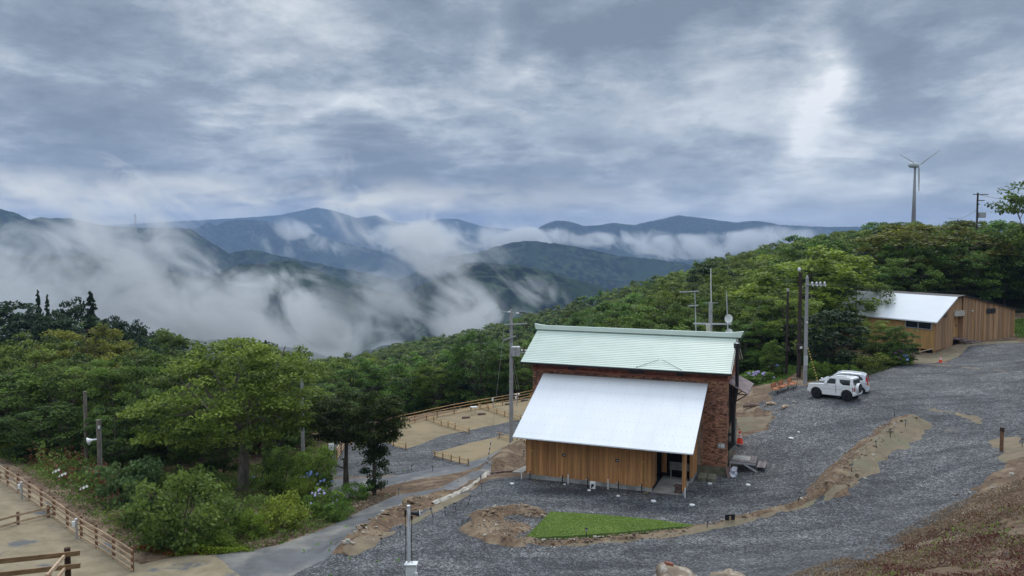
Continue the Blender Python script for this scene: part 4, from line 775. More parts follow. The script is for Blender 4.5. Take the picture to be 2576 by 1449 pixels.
# ------------------------------------------------------------------ the brick house and its timber lean-to (shared frame)
BX, BY, BYAW = 9.569, 43.285, R(-21.557)
SET, LA, DD, HP, HW = 1.83, 9.40, 4.52, .32, 2.43       # porch width, lean-to length, lean-to depth, plinth height, timber height
BL, BR, EV, HE, VR, HR = -10.63, 1.68, .634, 6.37, 2.70, 8.14
DEP = 2 * VR; TOPW = 6.22
def frame_pt(a, b, z=0): c, s = math.cos(BYAW), math.sin(BYAW); return Vector((BX + a * c - b * s, BY + a * s + b * c, z))
def brick_house():
    t = thing('brick_house', 'old brick building with pale green ribbed metal roof, black flue and timber lean-to in front', 'building', (BX, BY, 0), BYAW)
    y0, y1 = DD, DD + DEP; w = MB(); x0, x1 = BL + .03, BR - .03
    w.box(x0, x1, y0 + .03, y0 + .33, -.4, TOPW); w.box(x0, x1, y1 - .33, y1 - .03, -.4, TOPW); w.box(x0, x0 + .3, y0 + .33, y1 - .33, -.4, TOPW); w.box(x1 - .3, x1, y0 + .33, y1 - .33, -.4, TOPW)
    for xa, xb in ((x0, x0 + .28), (x1 - .28, x1)): w.add([(xa, y0 + .03, TOPW), (xa, y1 - .03, TOPW), (xa, y0 + VR, HR - .25), (xb, y0 + .03, TOPW), (xb, y1 - .03, TOPW), (xb, y0 + VR, HR - .25)], [(0, 2, 1), (3, 4, 5), (0, 3, 5, 2), (1, 2, 5, 4)])
    w.build('wall', 'mortar', t)
    w = MB(); w.box(BL - .06, BR + .07, y0 - .07, y0 + .02, -.4, .34); w.box(BL - .02, BR + .03, y0 - .035, y0 + .022, .343, .62); w.box(BR - .02, BR + .07, y0 + .023, y1, -.4, .34); w.box(BR - .022, BR + .03, y0 + .023, y1, .343, .62); w.build('stone_plinth', 'stone_base', t)
    # bricks: the strip right of the lean-to roof and near the corner singly, the rest joined
    rs = random.Random(3); ch = .0735; brick_meshes = []
    tones = [-.62, -.45, -.3, -.12, .02, .15, .3, .5]
    for full in (0, 1):
        for tn in tones: L = .21 if full else .10; brick_meshes.append(MB().box(-L / 2, L / 2, -.016, .03, -.030, .030, tn).mesh('brick', 'brick'))
    rest = MB(); n_single = 0; nrow = int((5.62 - .62) / ch)
    def lay(xa, xb, za, zb, single=False):
        nonlocal n_single
        r = 0; z = za + ch / 2
        while z < zb:
            full = r % 2; L = .222 if full else .111; x = xb - L / 2 - (0 if full else .055)
            if not full: rest.box(xb - .05, xb, y0 - .013, y0 + .03, z - .03, z + .03, rs.choice(tones))
            while x > xa + L / 2 - .02:
                k = rs.random(); ti = 0 if k < .10 else 1 if k < .22 else 2 + int(rs.random() * 6); ti = min(ti, 7)
                if single and n_single < 298 and x > .62 + .01 * z and z < 5.3 and n_single % 1 == 0:
                    o = link('brick', brick_meshes[full * 8 + ti], t, (x, y0, z)); n_single += 1
                else: rest.box(x - L / 2 + .006, x + L / 2 - .006, y0 - .014 - .004 * rs.random(), y0 + .03, z - .03, z + .03, tones[ti])
                x -= L
            z += ch; r += 1
    lay(.2, BR, .62, 5.66, True); lay(BL, BL + 1.4, 1.2, 5.66); lay(BL, BR, 5.66, 5.82)
    # side face
    r = 0; z = .62 + ch / 2
    while z < TOPW:
        L = .222 if r % 2 else .111; y = y0 + L / 2 + (.055 if r % 2 else 0)
        while y < y1 - .05:
            if not (.2 < y - y0 - 1.2 < 1.35 and 2.9 < z < 5.5) and not (1.0 < y - y0 < 2.2 and .6 < z < 2.6): rest.box(BR - .03, BR + .014, y - L / 2 + .006, y + L / 2 - .006, z - .03, z + .03, rs.choice(tones))
            y += L
        z += ch; r += 1
    rest.build('brickwork', 'brick', t, kind='stuff')
    cb = MB()
    for k, (za, out, tn) in enumerate(((5.82, .05, .1), (5.90, .09, -.1), (5.985, .03, -.3), (6.06, .03, -.35), (6.135, .05, -.4))):
        x = BL - out
        while x < BR + out: cb.box(x + .004, min(x + .216, BR + out), y0 - out, y0 + .04, za + .003, za + .070, tn + rs.uniform(-.18, .18)); x += .22
        cb.box(BR - .03, BR + out, y0 + .045, y1, za + .003, za + .07, tn)
    cb.build('brick_cornice', 'brick_red', t)
    for (a, l) in ((-4.2, .9), (-8.2, .5), (-1.3, .4)): MB().box(a, a + l, y0 - .075, y0 - .02, 5.99, 6.13, 0).build('dark_patch', 'gutter', t)  # near-black patches along the upper cornice courses
    # roof: overlapping horizontal metal strips
    xl, xr = BL - .59, BR + .31; N = 20
    A = Vector((0, y0 - EV, HE)); B = Vector((0, y0 + VR, HR)); Bk = Vector((0, y0 + 2 * VR + EV, HE))
    for side, far in ((0, False), (1, True)):
        P, Q = (A, B) if not far else (Bk, B)
        for i in range(N if not far else 1):
            k0, k1 = (i / N, (i + .80) / N) if not far else (0, 1); p = P.lerp(Q, k0); q = P.lerp(Q, k1); m = MB(); up = .03
            sgn = 1 if not far else -1
            m.hexa([(xl, p.y, p.z - .03), (xr, p.y, p.z - .03), (xr, q.y, q.z - .03), (xl, q.y, q.z - .03), (xl, p.y - .006 * sgn, p.z + up), (xr, p.y - .006 * sgn, p.z + up), (xr, q.y, q.z + .03), (xl, q.y, q.z + .03)], rs.uniform(-.03, .02))
            m.build('roof_strip', 'green_metal', t)
    MB().hexa([(xl + .01, A.y + .01, HE - .05), (xr - .01, A.y + .01, HE - .05), (xr - .01, B.y, HR - .05), (xl + .01, B.y, HR - .05), (xl + .01, A.y + .01, HE + .008), (xr - .01, A.y + .01, HE + .008), (xr - .01, B.y, HR + .008), (xl + .01, B.y, HR + .008)]).build('roof_gap_shade', 'gap_shade_green', t)  # added dark sheet: shade in the strip gaps, put into its colour
    rc = MB(); zt = HR + .30; e = .32
    pts = [(xl - .22, zt + .10), (xl + .5, zt), (xr - .5, zt), (xr + .35, zt + .12)]
    for (xa, za), (xb, zb) in zip(pts[:-1], pts[1:]):
        ca = .0 if xa > xl else .12; cb_ = 0 if xb < xr else -.17
        rc.hexa([(xa + ca, B.y - .20, HR + .03), (xb + cb_, B.y - .20, HR + .03), (xb + cb_, B.y + .2, HR + .03), (xa + ca, B.y + .2, HR + .03), (xa, B.y - .13, za), (xb, B.y - .13, zb), (xb, B.y + .13, zb), (xa, B.y + .13, za)])
    rc.build('ridge_cap', 'green_metal', t)
    MB().bar((xl, A.y - .02, HE - .06), (xr, A.y - .02, HE - .06), .05, .10).build('fascia', 'gutter', t)
    sf = MB(); sf.hexa([(xl + .02, A.y + .02, HE - .10), (xr - .02, A.y + .02, HE - .10), (xr - .02, y0 + .02, HE + .28), (xl + .02, y0 + .02, HE + .28), (xl + .02, A.y + .02, HE - .05), (xr - .02, A.y + .02, HE - .05), (xr - .02, y0 + .02, HE + .33), (xl + .02, y0 + .02, HE + .33)]); sf.build('soffit', 'old_wood', t)
    for xa, xb in ((xr - .05, xr),): m = MB(); m.bar((xa, A.y, HE - .06), (xa, B.y, HR - .04), .04, .16); m.bar((xa, B.y, HR - .04), (xa, Bk.y, HE - .06), .04, .16); m.build('barge_board', 'old_wood', t)
    cable = MB(); cable.tube([(-3.7, A.y + .02, HE + .06), (-2.4, A.y + .7, HE + .52)], .012, 4); cable.tube([(-2.2, A.y + .7, HE + .52), (-.9, A.y + .02, HE + .06)], .012, 4); cable.build('roof_cable', 'black', t)
    # windows and awnings on the gable side
    for (ya, yb, za, zb) in ((y0 + 1.25, y0 + 2.5, 3.0, 5.0), (y0 + 3.3, y0 + 4.4, 3.2, 4.9), (y0 + 3.4, y0 + 4.4, .9, 2.4)):
        f = MB(); 
        for q in ((ya - .07, ya, za - .07, zb + .07), (yb, yb + .07, za - .07, zb + .07), (ya, yb, za - .07, za), (ya, yb, zb, zb + .07), ((ya + yb) / 2 - .03, (ya + yb) / 2 + .03, za, zb)): f.box(BR - .05, BR + .07, q[0], q[1], q[2], q[3])
        fo = f.build('window', 'gutter', t); MB().box(BR - .06, BR + .03, ya, yb, za, zb).build('pane', 'glass', fo)
    a = MB(); a.hexa([(BR + .02, y0 + .75, 5.55), (BR + 1.15, y0 + .65, 4.95), (BR + 1.15, y0 + 4.6, 4.95), (BR + .02, y0 + 4.5, 5.55), (BR + .02, y0 + .75, 5.62), (BR + 1.15, y0 + .65, 5.02), (BR + 1.15, y0 + 4.6, 5.02), (BR + .02, y0 + 4.5, 5.62)]); ao = a.build('awning', 'awning', t)
    br = MB()
    for yy in (y0 + .9, y0 + 4.3): br.bar((BR + .02, yy, 4.2), (BR + 1.05, yy, 4.93), .06, .06); br.bar((BR + .03, yy, 4.1), (BR + .03, yy, 5.5), .06, .06); br.bar((BR, yy, 4.93), (BR + 1.05, yy, 4.93), .05, .05)
    br.build('awning_bracket', 'gutter', ao)
    for (ya, za, zb) in ((1.0, .75, 2.7), (1.75, .75, 2.7)): MB().box(BR + .02, BR + .06, y0 + ya, y0 + ya + .68, za, zb, .1).build('door_panel', 'stone_base', t)
    MB().box(BR - .02, BR + .32, y0 + 2.55, y0 + 2.7, 1.0, 3.1).build('porch_wall', 'concrete', t)
    # black flue
    fy = y0 + .95; fx = BR + .42; f = MB(); f.tube([(fx + .02, fy, 7.75), (fx + .05, fy, 5.6), (fx + .05, fy, 5.3), (fx - .12, fy - .1, 4.1), (fx - .12, fy - .1, 3.9), (fx - .12, fy - .1, 1.95)], .105, 12); fo = f.build('flue', 'black_metal', t, smooth=False)
    f = MB(); f.tube([(fx + .02, fy, 7.70), (fx + .02, fy, 8.0)], [.2, .2], 12); f.build('flue_cowl', 'black_metal', fo); MB().tube([(fx + .02, fy, 8.0), (fx + .02, fy, 8.05)], [.09, .05], 10).build('flue_tip', 'white_plastic', fo)
    f = MB(); f.hexa([(BR, fy - .35, 1.45), (BR + .03, fy - .35, 1.45), (BR + .03, fy + .15, 1.45), (BR, fy + .15, 1.45), (BR, fy - .35, 1.98), (BR + .5, fy - .35, 1.98), (BR + .5, fy + .15, 1.98), (BR, fy + .15, 1.98)]); f.tube([(BR, fy - .1, 2.45), (fx - .12, fy - .1, 2.45)], .10, 8); f.build('flue_bracket', 'black_metal', fo)
    for zz, yy in ((4.15, fy - .1), (4.0, fy - .1), (5.9, fy)): MB().bar((BR, yy, zz), (fx, yy, zz - .02), .03, .03).build('flue_strap', 'black_metal', fo)
    # round sign reading 16 with a smaller pointer plate
    s = thing_part_sign(t, y0)
    return remember(t)
def text_obj(name, s, size, mat, parent, loc, rot, ext=.002):
    cu = bpy.data.curves.new(name, 'FONT'); cu.body = s; cu.size = size; cu.extrude = ext; cu.align_x = 'CENTER'; cu.align_y = 'CENTER'; o = bpy.data.objects.new('tmp', cu); C.objects.link(o)
    bpy.context.view_layer.update(); me = bpy.data.meshes.new_from_object(o.evaluated_get(bpy.context.evaluated_depsgraph_get())); bpy.data.objects.remove(o); me.materials.clear(); me.materials.append(M[mat])
    q = link(name, me, parent, loc); q.rotation_euler = rot; return q
def thing_part_sign(t, y0):
    zc = 1.93; xc = BR - .22; MB().box(xc - .27, xc + .15, y0 - .035, y0 - .018, zc - .16, zc + .14).build('sign_backing', 'grey_plastic', t)
    m = MB(); m.tube([(xc + .02, y0 - .036, zc), (xc + .02, y0 - .05, zc)], .115, 20); so = m.build('round_sign', 'white_plastic', t)
    m = MB(); m.add([(xc - .25, y0 - .045, zc), (xc - .19, y0 - .045, zc + .055), (xc - .12, y0 - .045, zc + .04), (xc - .12, y0 - .045, zc - .04), (xc - .19, y0 - .045, zc - .055)], [(0, 1, 2, 3, 4)]); m.build('pointer', 'white_plastic', so)
    text_obj('number', '16', .12, 'steel', so, (xc + .02, y0 - .0525, zc), (R(90), 0, 0)); return so
brick_house()

def lean_to():
    t = thing('timber_lean_to', 'cedar-clad lean-to with large white sheet-metal roof and open corner porch', 'building', (BX, BY, 0), BYAW)
    rs = random.Random(5); X0, XP = -LA, -SET; ye = DD - .09
    MB().box(X0 + .02, XP - .01, .02, .16, -.4, HP).build('plinth', 'concrete', t); MB().box(X0 + .02, X0 + .16, .165, ye, -.4, HP).build('plinth', 'concrete', t)
    MB().box(-.14, -.02, .0, .14, -.4, HP).build('plinth', 'concrete', t); MB().box(-.15, -.02, 2.65, ye, -.4, HP).build('plinth', 'concrete', t)
    MB().box(XP, -.16, .015, ye, -.4, .10).build('porch_slab', 'slab', t)
    # roof sheet
    xl, xr = X0 - .434, .566; za, zt = 2.718, 5.62; ya = -1.046; yt = DD - .09
    def rz_(y): return za + (zt - za) * (y - ya) / (yt - ya)
    n = 9; W = (xr - xl) / n
    for i in range(n):
        a, b = xl + i * W, xl + (i + 1) * W; m = MB(); m.hexa([(a, ya, za - .05), (b - .004, ya, za - .05), (b - .004, yt, zt - .05), (a, yt, zt - .05), (a, ya, za), (b - .004, ya, za), (b - .004, yt, zt), (a, yt, zt)], rs.uniform(-.02, .015)); po = m.build('roof_sheet', 'white_metal', t)
        sc_ = MB()
        for r in range(7):
            y = ya + (yt - ya) * (r + .55) / 7.3
            for k in range(4): x = a + W * (k + .5) / 4; sc_.add([(x - .025, y - .02, rz_(y - .02) + .006), (x + .025, y - .02, rz_(y - .02) + .006), (x + .025, y + .02, rz_(y + .02) + .006), (x - .025, y + .02, rz_(y + .02) + .006)], [(0, 1, 2, 3)])
        sc_.build('screw_heads', 'seam_dark', po, kind='stuff')
    m = MB(); m.bar((xl, ya - .008, za - .02), (xr, ya - .008, za - .02), .012, .07); m.bar((xr + .004, ya, za - .02), (xr + .004, yt, zt - .02), .012, .07); m.bar((xl - .004, ya, za - .02), (xl - .004, yt, zt - .02), .012, .07); m.build('roof_trim', 'white_metal', t)
    MB().hexa([(xl + .03, ya + .05, za - .075), (xr - .03, ya + .05, za - .075), (xr - .03, yt, zt - .10), (xl + .03, yt, zt - .10), (xl + .03, ya + .05, za - .055), (xr - .03, ya + .05, za - .055), (xr - .03, yt, zt - .055), (xl + .03, yt, zt - .055)]).build('roof_deck', 'old_wood', t)
    x = xl + .25
    while x < xr - .1: MB().bar((x, ya + .12, za - .10), (x, .3, rz_(.3) - .16), .045, .09).build('rafter_end', 'cladding_gold' if rs.random() < .3 else 'old_wood', t); x += .64
    # vertical boards; each top follows the roof
    bw = .105
    def boards(p0, p1, z0, ztop, out, name='board'):
        L = math.hypot(p1[0] - p0[0], p1[1] - p0[1]); k = int(round(L / bw)); u = ((p1[0] - p0[0]) / L, (p1[1] - p0[1]) / L); w = L / k
        for i in range(k):
            a = (p0[0] + u[0] * w * i, p0[1] + u[1] * w * i); b = (p0[0] + u[0] * (w * (i + 1) - .006), p0[1] + u[1] * (w * (i + 1) - .006)); d = out; j = rs.uniform(0, .004)
            o = (d[0] * (.022 + j), d[1] * (.022 + j)); ta, tb = ztop(a[1]), ztop(b[1])
            MB().hexa([(a[0], a[1], z0), (b[0], b[1], z0), (b[0] - o[0], b[1] - o[1], z0), (a[0] - o[0], a[1] - o[1], z0), (a[0], a[1], ta), (b[0], b[1], tb), (b[0] - o[0], b[1] - o[1], tb), (a[0] - o[0], a[1] - o[1], ta)], rs.choice((-.28, -.14, -.05, 0, .06, .12, .25)) + rs.uniform(-.05, .05)).build(name, 'cladding', t)
    top = lambda y: rz_(y) - .115
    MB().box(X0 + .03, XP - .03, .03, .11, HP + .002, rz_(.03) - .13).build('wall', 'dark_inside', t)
    boards((X0, 0), (XP, 0), HP - .02, lambda y: rz_(0) - .115, (0, -1))
    boards((X0 + .001, ye), (X0 + .001, .03), HP - .02, top, (-1, 0)); boards((XP, .03), (XP, 1.3), HP, top, (1, 0))
    # corner post of the porch and the strip of wall behind it
    MB().box(-.16, -.03, .0, .52, HP + .002, rz_(.0) - .14).build('corner_post', 'old_wood', t)
    boards((-.17, -.02), (-.01, -.02), HP, lambda y: rz_(0) - .115, (0, -1)); boards((-.005, -.015), (-.005, .54), HP, top, (1, 0))
    boards((-.005, 2.66), (-.005, ye), HP - .02, top, (1, 0)); boards((-.17, 2.64), (-.02, 2.64), HP, top, (0, -1))
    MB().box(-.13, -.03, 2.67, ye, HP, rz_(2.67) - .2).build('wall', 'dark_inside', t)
    MB().box(XP, .0, .03, .12, rz_(.03) - .34, rz_(.03) - .13).build('lintel', 'old_wood', t); MB().box(-.1, -.02, .55, 2.64, rz_(.55) - .34, rz_(.55) - .14).build('lintel', 'old_wood', t)
    # inside the porch: dark back wall with steel work bench
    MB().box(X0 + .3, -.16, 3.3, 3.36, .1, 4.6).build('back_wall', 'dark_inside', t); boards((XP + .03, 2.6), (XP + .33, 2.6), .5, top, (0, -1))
    MB().box(XP + .45, -.2, 2.9, 2.95, .62, 1.02).build('bench_panel', 'concrete', t); MB().box(XP + .45, -.2, 2.75, 3.1, 1.02, 1.06).build('bench_top', 'concrete', t)
    for xx in (XP + .5, XP + 1.4): MB().box(xx, xx + .05, 2.9, 2.95, .1, .62).build('bench_leg', 'steel', t)
    # two small dark wall plaques with white mark
    for a, z in ((-7.03, 1.66), (-3.83, 1.66)):
        po = MB().box(a - .105, a + .105, -.048, -.022, z - .085, z + .085).build('plaque', 'black', t); MB().add([(a - .07, -.051, z - .035), (a + .07, -.051, z - .035), (a + .075, -.051, z + .05), (a + .03, -.051, z + .03), (a, -.051, z + .055), (a - .05, -.051, z + .01)], [(0, 1, 2, 3, 4, 5)]).build('mark', 'grey_plastic', po)
    return t
lean_to()
def frame_thing(name, label, cat, a, b, z=None, rz=0, group=None):
    p = frame_pt(a, b); return thing(name, label, cat, (p.x, p.y, hz(p.x, p.y) if z is None else z), BYAW + rz, group)
def pxthing(name, label, cat, px, py, rz=0, group=None, dz=0): p = g(px, py); return thing(name, label, cat, (p.x, p.y, p.z + dz), rz, group)

# pipes, taps, covers along the lean-to
def standpipe(a, label, white=False, h=.62):
    t = frame_thing('vent_pipe' if white else 'tap_post', label, 'pipe' if white else 'tap', a, -.33, -.05, 0, 'white vent pipes at the lean-to' if white else 'black tap posts at the lean-to')
    MB().tube([(0, 0, -.3), (0, 0, h)], .032 if white else .03, 10).build('post', 'white_plastic' if white else 'black_metal', t)
    if white: MB().tube([(0, 0, h), (0, 0, h + .05)], [.042, .036], 10).build('cap', 'white_plastic', t)
    else: MB().tube([(0, 0, h - .08), (-.09, -.03, h - .10), (-.14, -.04, h - .14)], .016, 6).build('tap', 'steel', t)
for a, l in ((-9.55, 'white capped vent pipe at the left corner of the timber wall'), (-6.66, 'white capped vent pipe right of the second black tap post'), (-4.28, 'white capped vent pipe between the white pump box and the third tap'), (.06, 'white capped vent pipe at the porch corner')): standpipe(a, l, True)
for a, l in ((-9.02, 'first black tap post from the left with the yellow hose'), (-7.0, 'black tap post under the left wall plaque'), (-5.48, 'short black tap post beside the white pump box'), (-3.68, 'black tap post under the right wall plaque'), (-2.35, 'black tap post nearest the porch with a yellow hose')): standpipe(a, l)
def hose(a, label):
    t = frame_thing('garden_hose', label, 'hose', a, -.12, 0); MB().tube([(0, .02, 1.75), (0, .03, 1.1), (.02, .02, .75), (.25, -.05, .45), (.35, -.1, .25), (.2, -.18, .06), (-.02, -.2, .05)], .013, 5).build('hose', 'hose', t); MB().tube([(0, .03, 1.75), (-.12, -.02, 1.8), (-.18, -.02, 1.65)], .016, 5).build('nozzle', 'yellow', t)
hose(-8.85, 'yellow hose hanging at the left end of the timber wall'); hose(-2.25, 'yellow hose hanging beside the porch')
t = frame_thing('pump_box', 'small white plastic box with an arched dark opening by the tap posts', 'pump box', -5.12, -.55, 0, .2)
MB().box(-.16, .16, -.14, .14, .02, .44).build('body', 'white_plastic', t, bevel=.02); MB().prism([(-.085, .08)] + [(.085 * math.cos(k), .26 + .09 * math.sin(k)) for k in np.linspace(0, math.pi, 8)][::1] + [(-.085, .08)][:0], -.146, -.141).build('opening', 'black', t)
MB().tube([(-.2, -.05, .25), (-.28, -.1, .1), (-.42, -.25, .03), (-.35, -.5, .02), (-.05, -.55, .02), (.12, -.4, .02)], .018, 6).build('cable', 'black', t)
for px, py, r, l in ((1288, 1220, .13, 'white drain cover left of the lean-to'), (1555, 1251, .10, 'white drain cover in front of the tap near the porch'), (1644, 1264, .15, 'white drain cover on the gravel below the porch'), (1741, 1274, .15, 'white drain cover in front of the porch corner'), (1786, 1220, .13, 'white drain cover by the two stone blocks'), (1882, 1223, .13, 'white drain cover right of the brick corner'), (1990, 1105, .17, 'largest white drain cover out on the gravel'), (1420, 1222, .08, 'tiny white cover near the left tap'), (2009, 1090, .09, 'small white cover behind the largest one'), (1482, 1237, .1, 'white cover lying by the black cable')):
    q = g(px, py); t = MB().tube([(0, 0, 0), (0, 0, .05)], [r, r * .94], 16).build('drain_cover', 'white_plastic'); t.location = (q.x, q.y, q.z + .06); tag(t, l, 'cover', 'round covers on the gravel')
t = frame_thing('wooden_box', 'small dark wooden planter box standing in the porch corner', 'planter', -.42, .3, .10); 
MB().box(-.2, .2, -.15, .2, .0, .10).build('base', 'old_wood', t); MB().box(-.17, .17, -.12, .17, .10, .36).build('body', 'old_wood', t); [MB().box(-.24, .24, -.2 + k * .15, -.06 + k * .15, .36, .41).build('slat', 'old_wood', t) for k in range(3)]
for a, l in ((.44, 'left squared stone block beside the lean-to'), (.98, 'right squared stone block by the brick corner')):
    t = MB().box(-.25, .25, -.52, .52, -.1, .27).build('stone_block', 'stone_base', bevel=.03); q = frame_pt(a, DD - .85); t.location = (q.x, q.y, 0); t.rotation_euler = (0, 0, BYAW + .06); tag(t, l, 'stone block', 'stone blocks by the brick house')
# steps with a doormat at the gable door
t = frame_thing('wooden_steps', 'weathered board platform with two lower steps on a steel frame', 'steps', BR + .12, DD + .55, .0)
zt_ = .93
for k in range(9): MB().box(.02 + k * .17, .18 + k * .17, .0, 1.65, zt_ - .04, zt_, random.uniform(-.25, .3)).build('board', 'deck_board', t)
for s_ in range(2):
    for k in range(3): MB().box(1.60 + s_ * .52 + k * .165, 1.755 + s_ * .52 + k * .165, .0, 1.45, zt_ - .27 - s_ * .25, zt_ - .23 - s_ * .25, random.uniform(-.25, .3)).build('board', 'deck_board', t)
[MB().bar(*q_).build('beam', 'grey_plastic', t) for q_ in (((.02, .03, zt_ - .1), (1.55, .03, zt_ - .1), .05, .12), ((.9, .03, zt_ - .16), (2.1, .03, .12), .05, .10), ((2.1, .03, -.1), (2.1, .03, .42), .06, .06), ((.05, 1.6, zt_ - .1), (1.55, 1.6, zt_ - .1), .05, .12), ((2.55, .1, -.1), (2.55, .1, .42), .05, .05), ((.06, .04, -.2), (.06, .04, zt_ - .1), .05, .05), ((1.5, 1.6, -.2), (1.5, 1.6, zt_ - .1), .05, .05))]
d = frame_thing('doormat', 'pale door mat lying on the wooden platform', 'doormat', BR + .55, DD + 1.35, zt_ + .003); MB().box(-.2, .65, -.35, .45, 0, .015).build('mat', 'concrete', d); MB().box(-.26, .71, -.41, .51, -.001, .008).build('border', 'stone_pale', d)
t = frame_thing('sack', 'crumpled white sack leaning at the brick corner', 'sack', BR + .42, DD - .15, .0); MB().blob((0, 0, .3), (.27, .2, .40), 4, .5, 9, 12, 2.2).build('sack', 'bag', t)
t = frame_thing('old_plank', 'brown plank leaning beside the white sack', 'plank', BR + .12, DD - .2, .0); MB().bar((.18, -.25, 0), (-.02, .05, .72), .3, .03).build('plank', 'old_wood', t)

def cone(px, py, s, label, base=True):
    t = pxthing('traffic_cone', label, 'cone', px, py, .4, None, .03); t.scale = (s, s, s)
    if base: MB().box(-.3, .4, -.3, .35, 0, .03).build('base', 'old_wood', t)
    for z0, z1, mt in ((.03, .40, 'cone_orange'), (.40, .47, 'cone_white'), (.47, .52, 'cone_orange'), (.52, .62, 'cone_white'), (.62, .72, 'cone_orange')):
        MB().tube([(0, 0, z0), (0, 0, z1)], [.19 - .20 * z0, .19 - .20 * z1], 14).build('stripe' if 'white' in mt else 'cone', mt, t)
q = frame_pt(BR + .75, DD + 4.1); t = None
def cone_at(p, s, label):
    t = thing('traffic_cone', label, 'cone', p, .4, 'orange traffic cones'); t.scale = (s, s, s); MB().box(-.3, .42, -.3, .35, 0, .03).build('base', 'awning', t)
    for z0, z1, mt in ((.03, .36, 'cone_orange'), (.36, .45, 'cone_white'), (.45, .49, 'cone_orange'), (.49, .60, 'cone_white'), (.60, .74, 'cone_orange')): MB().tube([(0, 0, z0), (0, 0, z1)], [.2 - .21 * z0, .2 - .21 * z1], 14).build('stripe' if 'white' in mt else 'cone', mt, t)
p = at(1861, 1117, 52.0); cone_at((p.x, p.y, hz(p.x, p.y) + .02), 1.15, 'orange cone with white bands beside the brick house'); p = g(2366, 913); cone_at((p.x, p.y, p.z + .02), .85, 'orange cone standing near the wooden house')

# ------------------------------------------------------------------ poles
def pole(px, py_base, py_top, r0, r1, label, mat='pole_concrete', base=None, Y=None, name='utility_pole', cat='pole', n=12):
    b = base or g(px, py_base)
    if Y: p = at(px, py_base, Y); b = Vector((p.x, Y, hz(p.x, Y)))
    h = at(px, py_top, b.y).z - b.z; t = thing(name, label, cat, b); MB().tube([(0, 0, -.6), (0, 0, h)], [r0, r1], n).build('shaft', mat, t, smooth=False); t['h'] = h
    m = MB(); k = 1.2
    while k < h - .3: m.tube([(0, 0, k), (0, 0, k + .05)], (r0 + (r1 - r0) * k / h) + .012, n); k += 1.05
    m.build('band', 'grey_plastic' if mat == 'pole_concrete' else mat, t); return t, h
def wire(pts, r, label, mat='black', sag=.0):
    P = []
    for a, b in zip(pts[:-1], pts[1:]):
        for k in range(10): f = k / 10; q = Vector(a).lerp(Vector(b), f); q.z -= sag * 4 * f * (1 - f); P.append(q)
    P.append(Vector(pts[-1])); o = MB().tube(P, r, 4).build('power_line', mat); return tag(o, label, 'wire')
t, h = pole(1286, 1128, 778, .19, .13, 'tall concrete utility pole with transformer left of the brick house', Y=65); S65 = 65 / F
def off(t, px, py): q = at(px, py, t.location.y); return Vector((q.x - t.location.x, 0, q.z - t.location.z))
m = MB(); m.bar(off(t, 1262, 783), off(t, 1291, 786), .08, .08); m.build('cross_arm', 'steel', t); MB().bar(off(t, 1270, 816) + Vector((0, -.2, 0)), off(t, 1326, 813) + Vector((0, -.2, 0)), .08, .10).build('cross_arm', 'steel', t); MB().bar(off(t, 1266, 855) + Vector((0, -.25, 0)), off(t, 1298, 844) + Vector((0, -.2, 0)), .07, .07).build('cross_arm', 'steel', t)
for px, py in ((1278, 783), (1298, 786)): m = MB(); m.tube([off(t, px, py) + Vector((0, -.1, -.05)), off(t, px, py) + Vector((.25, -.1, -.06))], .06, 8); m.build('insulator', 'white_plastic', t)
for px in (1292, 1302): m = MB(); m.tube([off(t, px, 895) + Vector((0, -.1, 0)), off(t, px, 874) + Vector((0, -.1, 0))], .22, 12); q = m.build('transformer', 'grey_plastic', t); MB().tube([off(t, px, 874) + Vector((0, -.1, 0)), off(t, px, 871) + Vector((0, -.1, 0))], .23, 12).build('lid', 'white_plastic', q)
MB().bar(off(t, 1305, 888) + Vector((0, -.1, 0)), off(t, 1336, 884) + Vector((0, -.1, 0)), .06, .06).build('bracket', 'steel', t)
for px in (1313, 1322, 1330, 1337): MB().blob(off(t, px, 881) + Vector((0, -.1, 0)), .09, px, 0, 5, 8).build('insulator', 'white_plastic', t)
for k, px in enumerate((1317, 1321, 1325)): MB().tube([off(t, px, 815) + Vector((0, -.2, 0)), off(t, px, 828) + Vector((0, -.2, 0))], .03, 5).build('hanging_insulator', 'black', t)
for a, b in (((1282, 778), (1290, 776)), ((1303, 782), (1316, 778))): MB().tube([off(t, a[0], a[1]), off(t, (a[0] + b[0]) / 2, b[1] - 4), off(t, b[0], b[1] + 2)], .02, 5).build('jumper_wire', 'black', t)
P0 = t.location
wire([P0 + off(t, 1300, 786), at(1345, 787, 68), at(1900, 700, 150)], .022, 'black overhead cable leaving the concrete pole across the wood', sag=.3); MB().tube([off(t, 1302, 786), off(t, 1322, 787)], .055, 6).build('cable_sleeve', 'black', t)
for (a, b) in (((1292, 818), (1316, 900)), ((1290, 900), (1308, 985)), ((1290, 930), (1302, 985))):
    MB().tube([off(t, *a) + Vector((0, -.1, 0)), off(t, *b) + Vector((0, 6, -1))], .014, 4).build('stay_wire', 'steel', t)
wire([P0 + off(t, 1268, 854), at(1236, 880, 60), at(1000, 960, 58), at(763, 1000, 61)], .018, 'sagging cable between the concrete pole and the tall lone pole', sag=.25)
q = g(1225, 1168); o = MB().tube([q + Vector((0, 0, 0)), at(1232, 1100, q.y + 1)], .035, 6); t2 = thing('guy_guard', 'black and white striped guy-wire guard standing at the lower road', 'guy guard', q)
for k in range(10): MB().tube([(.03 * k, 0, k * .17), (.03 * k + .03, 0, k * .17 + .17)], .035, 6).build('stripe', 'white_plastic' if k % 2 else 'black', t2)
MB().tube([(.3, 0, 1.7), (1.2, .5, 9.5)], .01, 4).build('guy_wire', 'steel', t2)
t, h = pole(763, 1195, 928, .16, .11, 'tall lone weathered pole right of the big maple', Y=61)
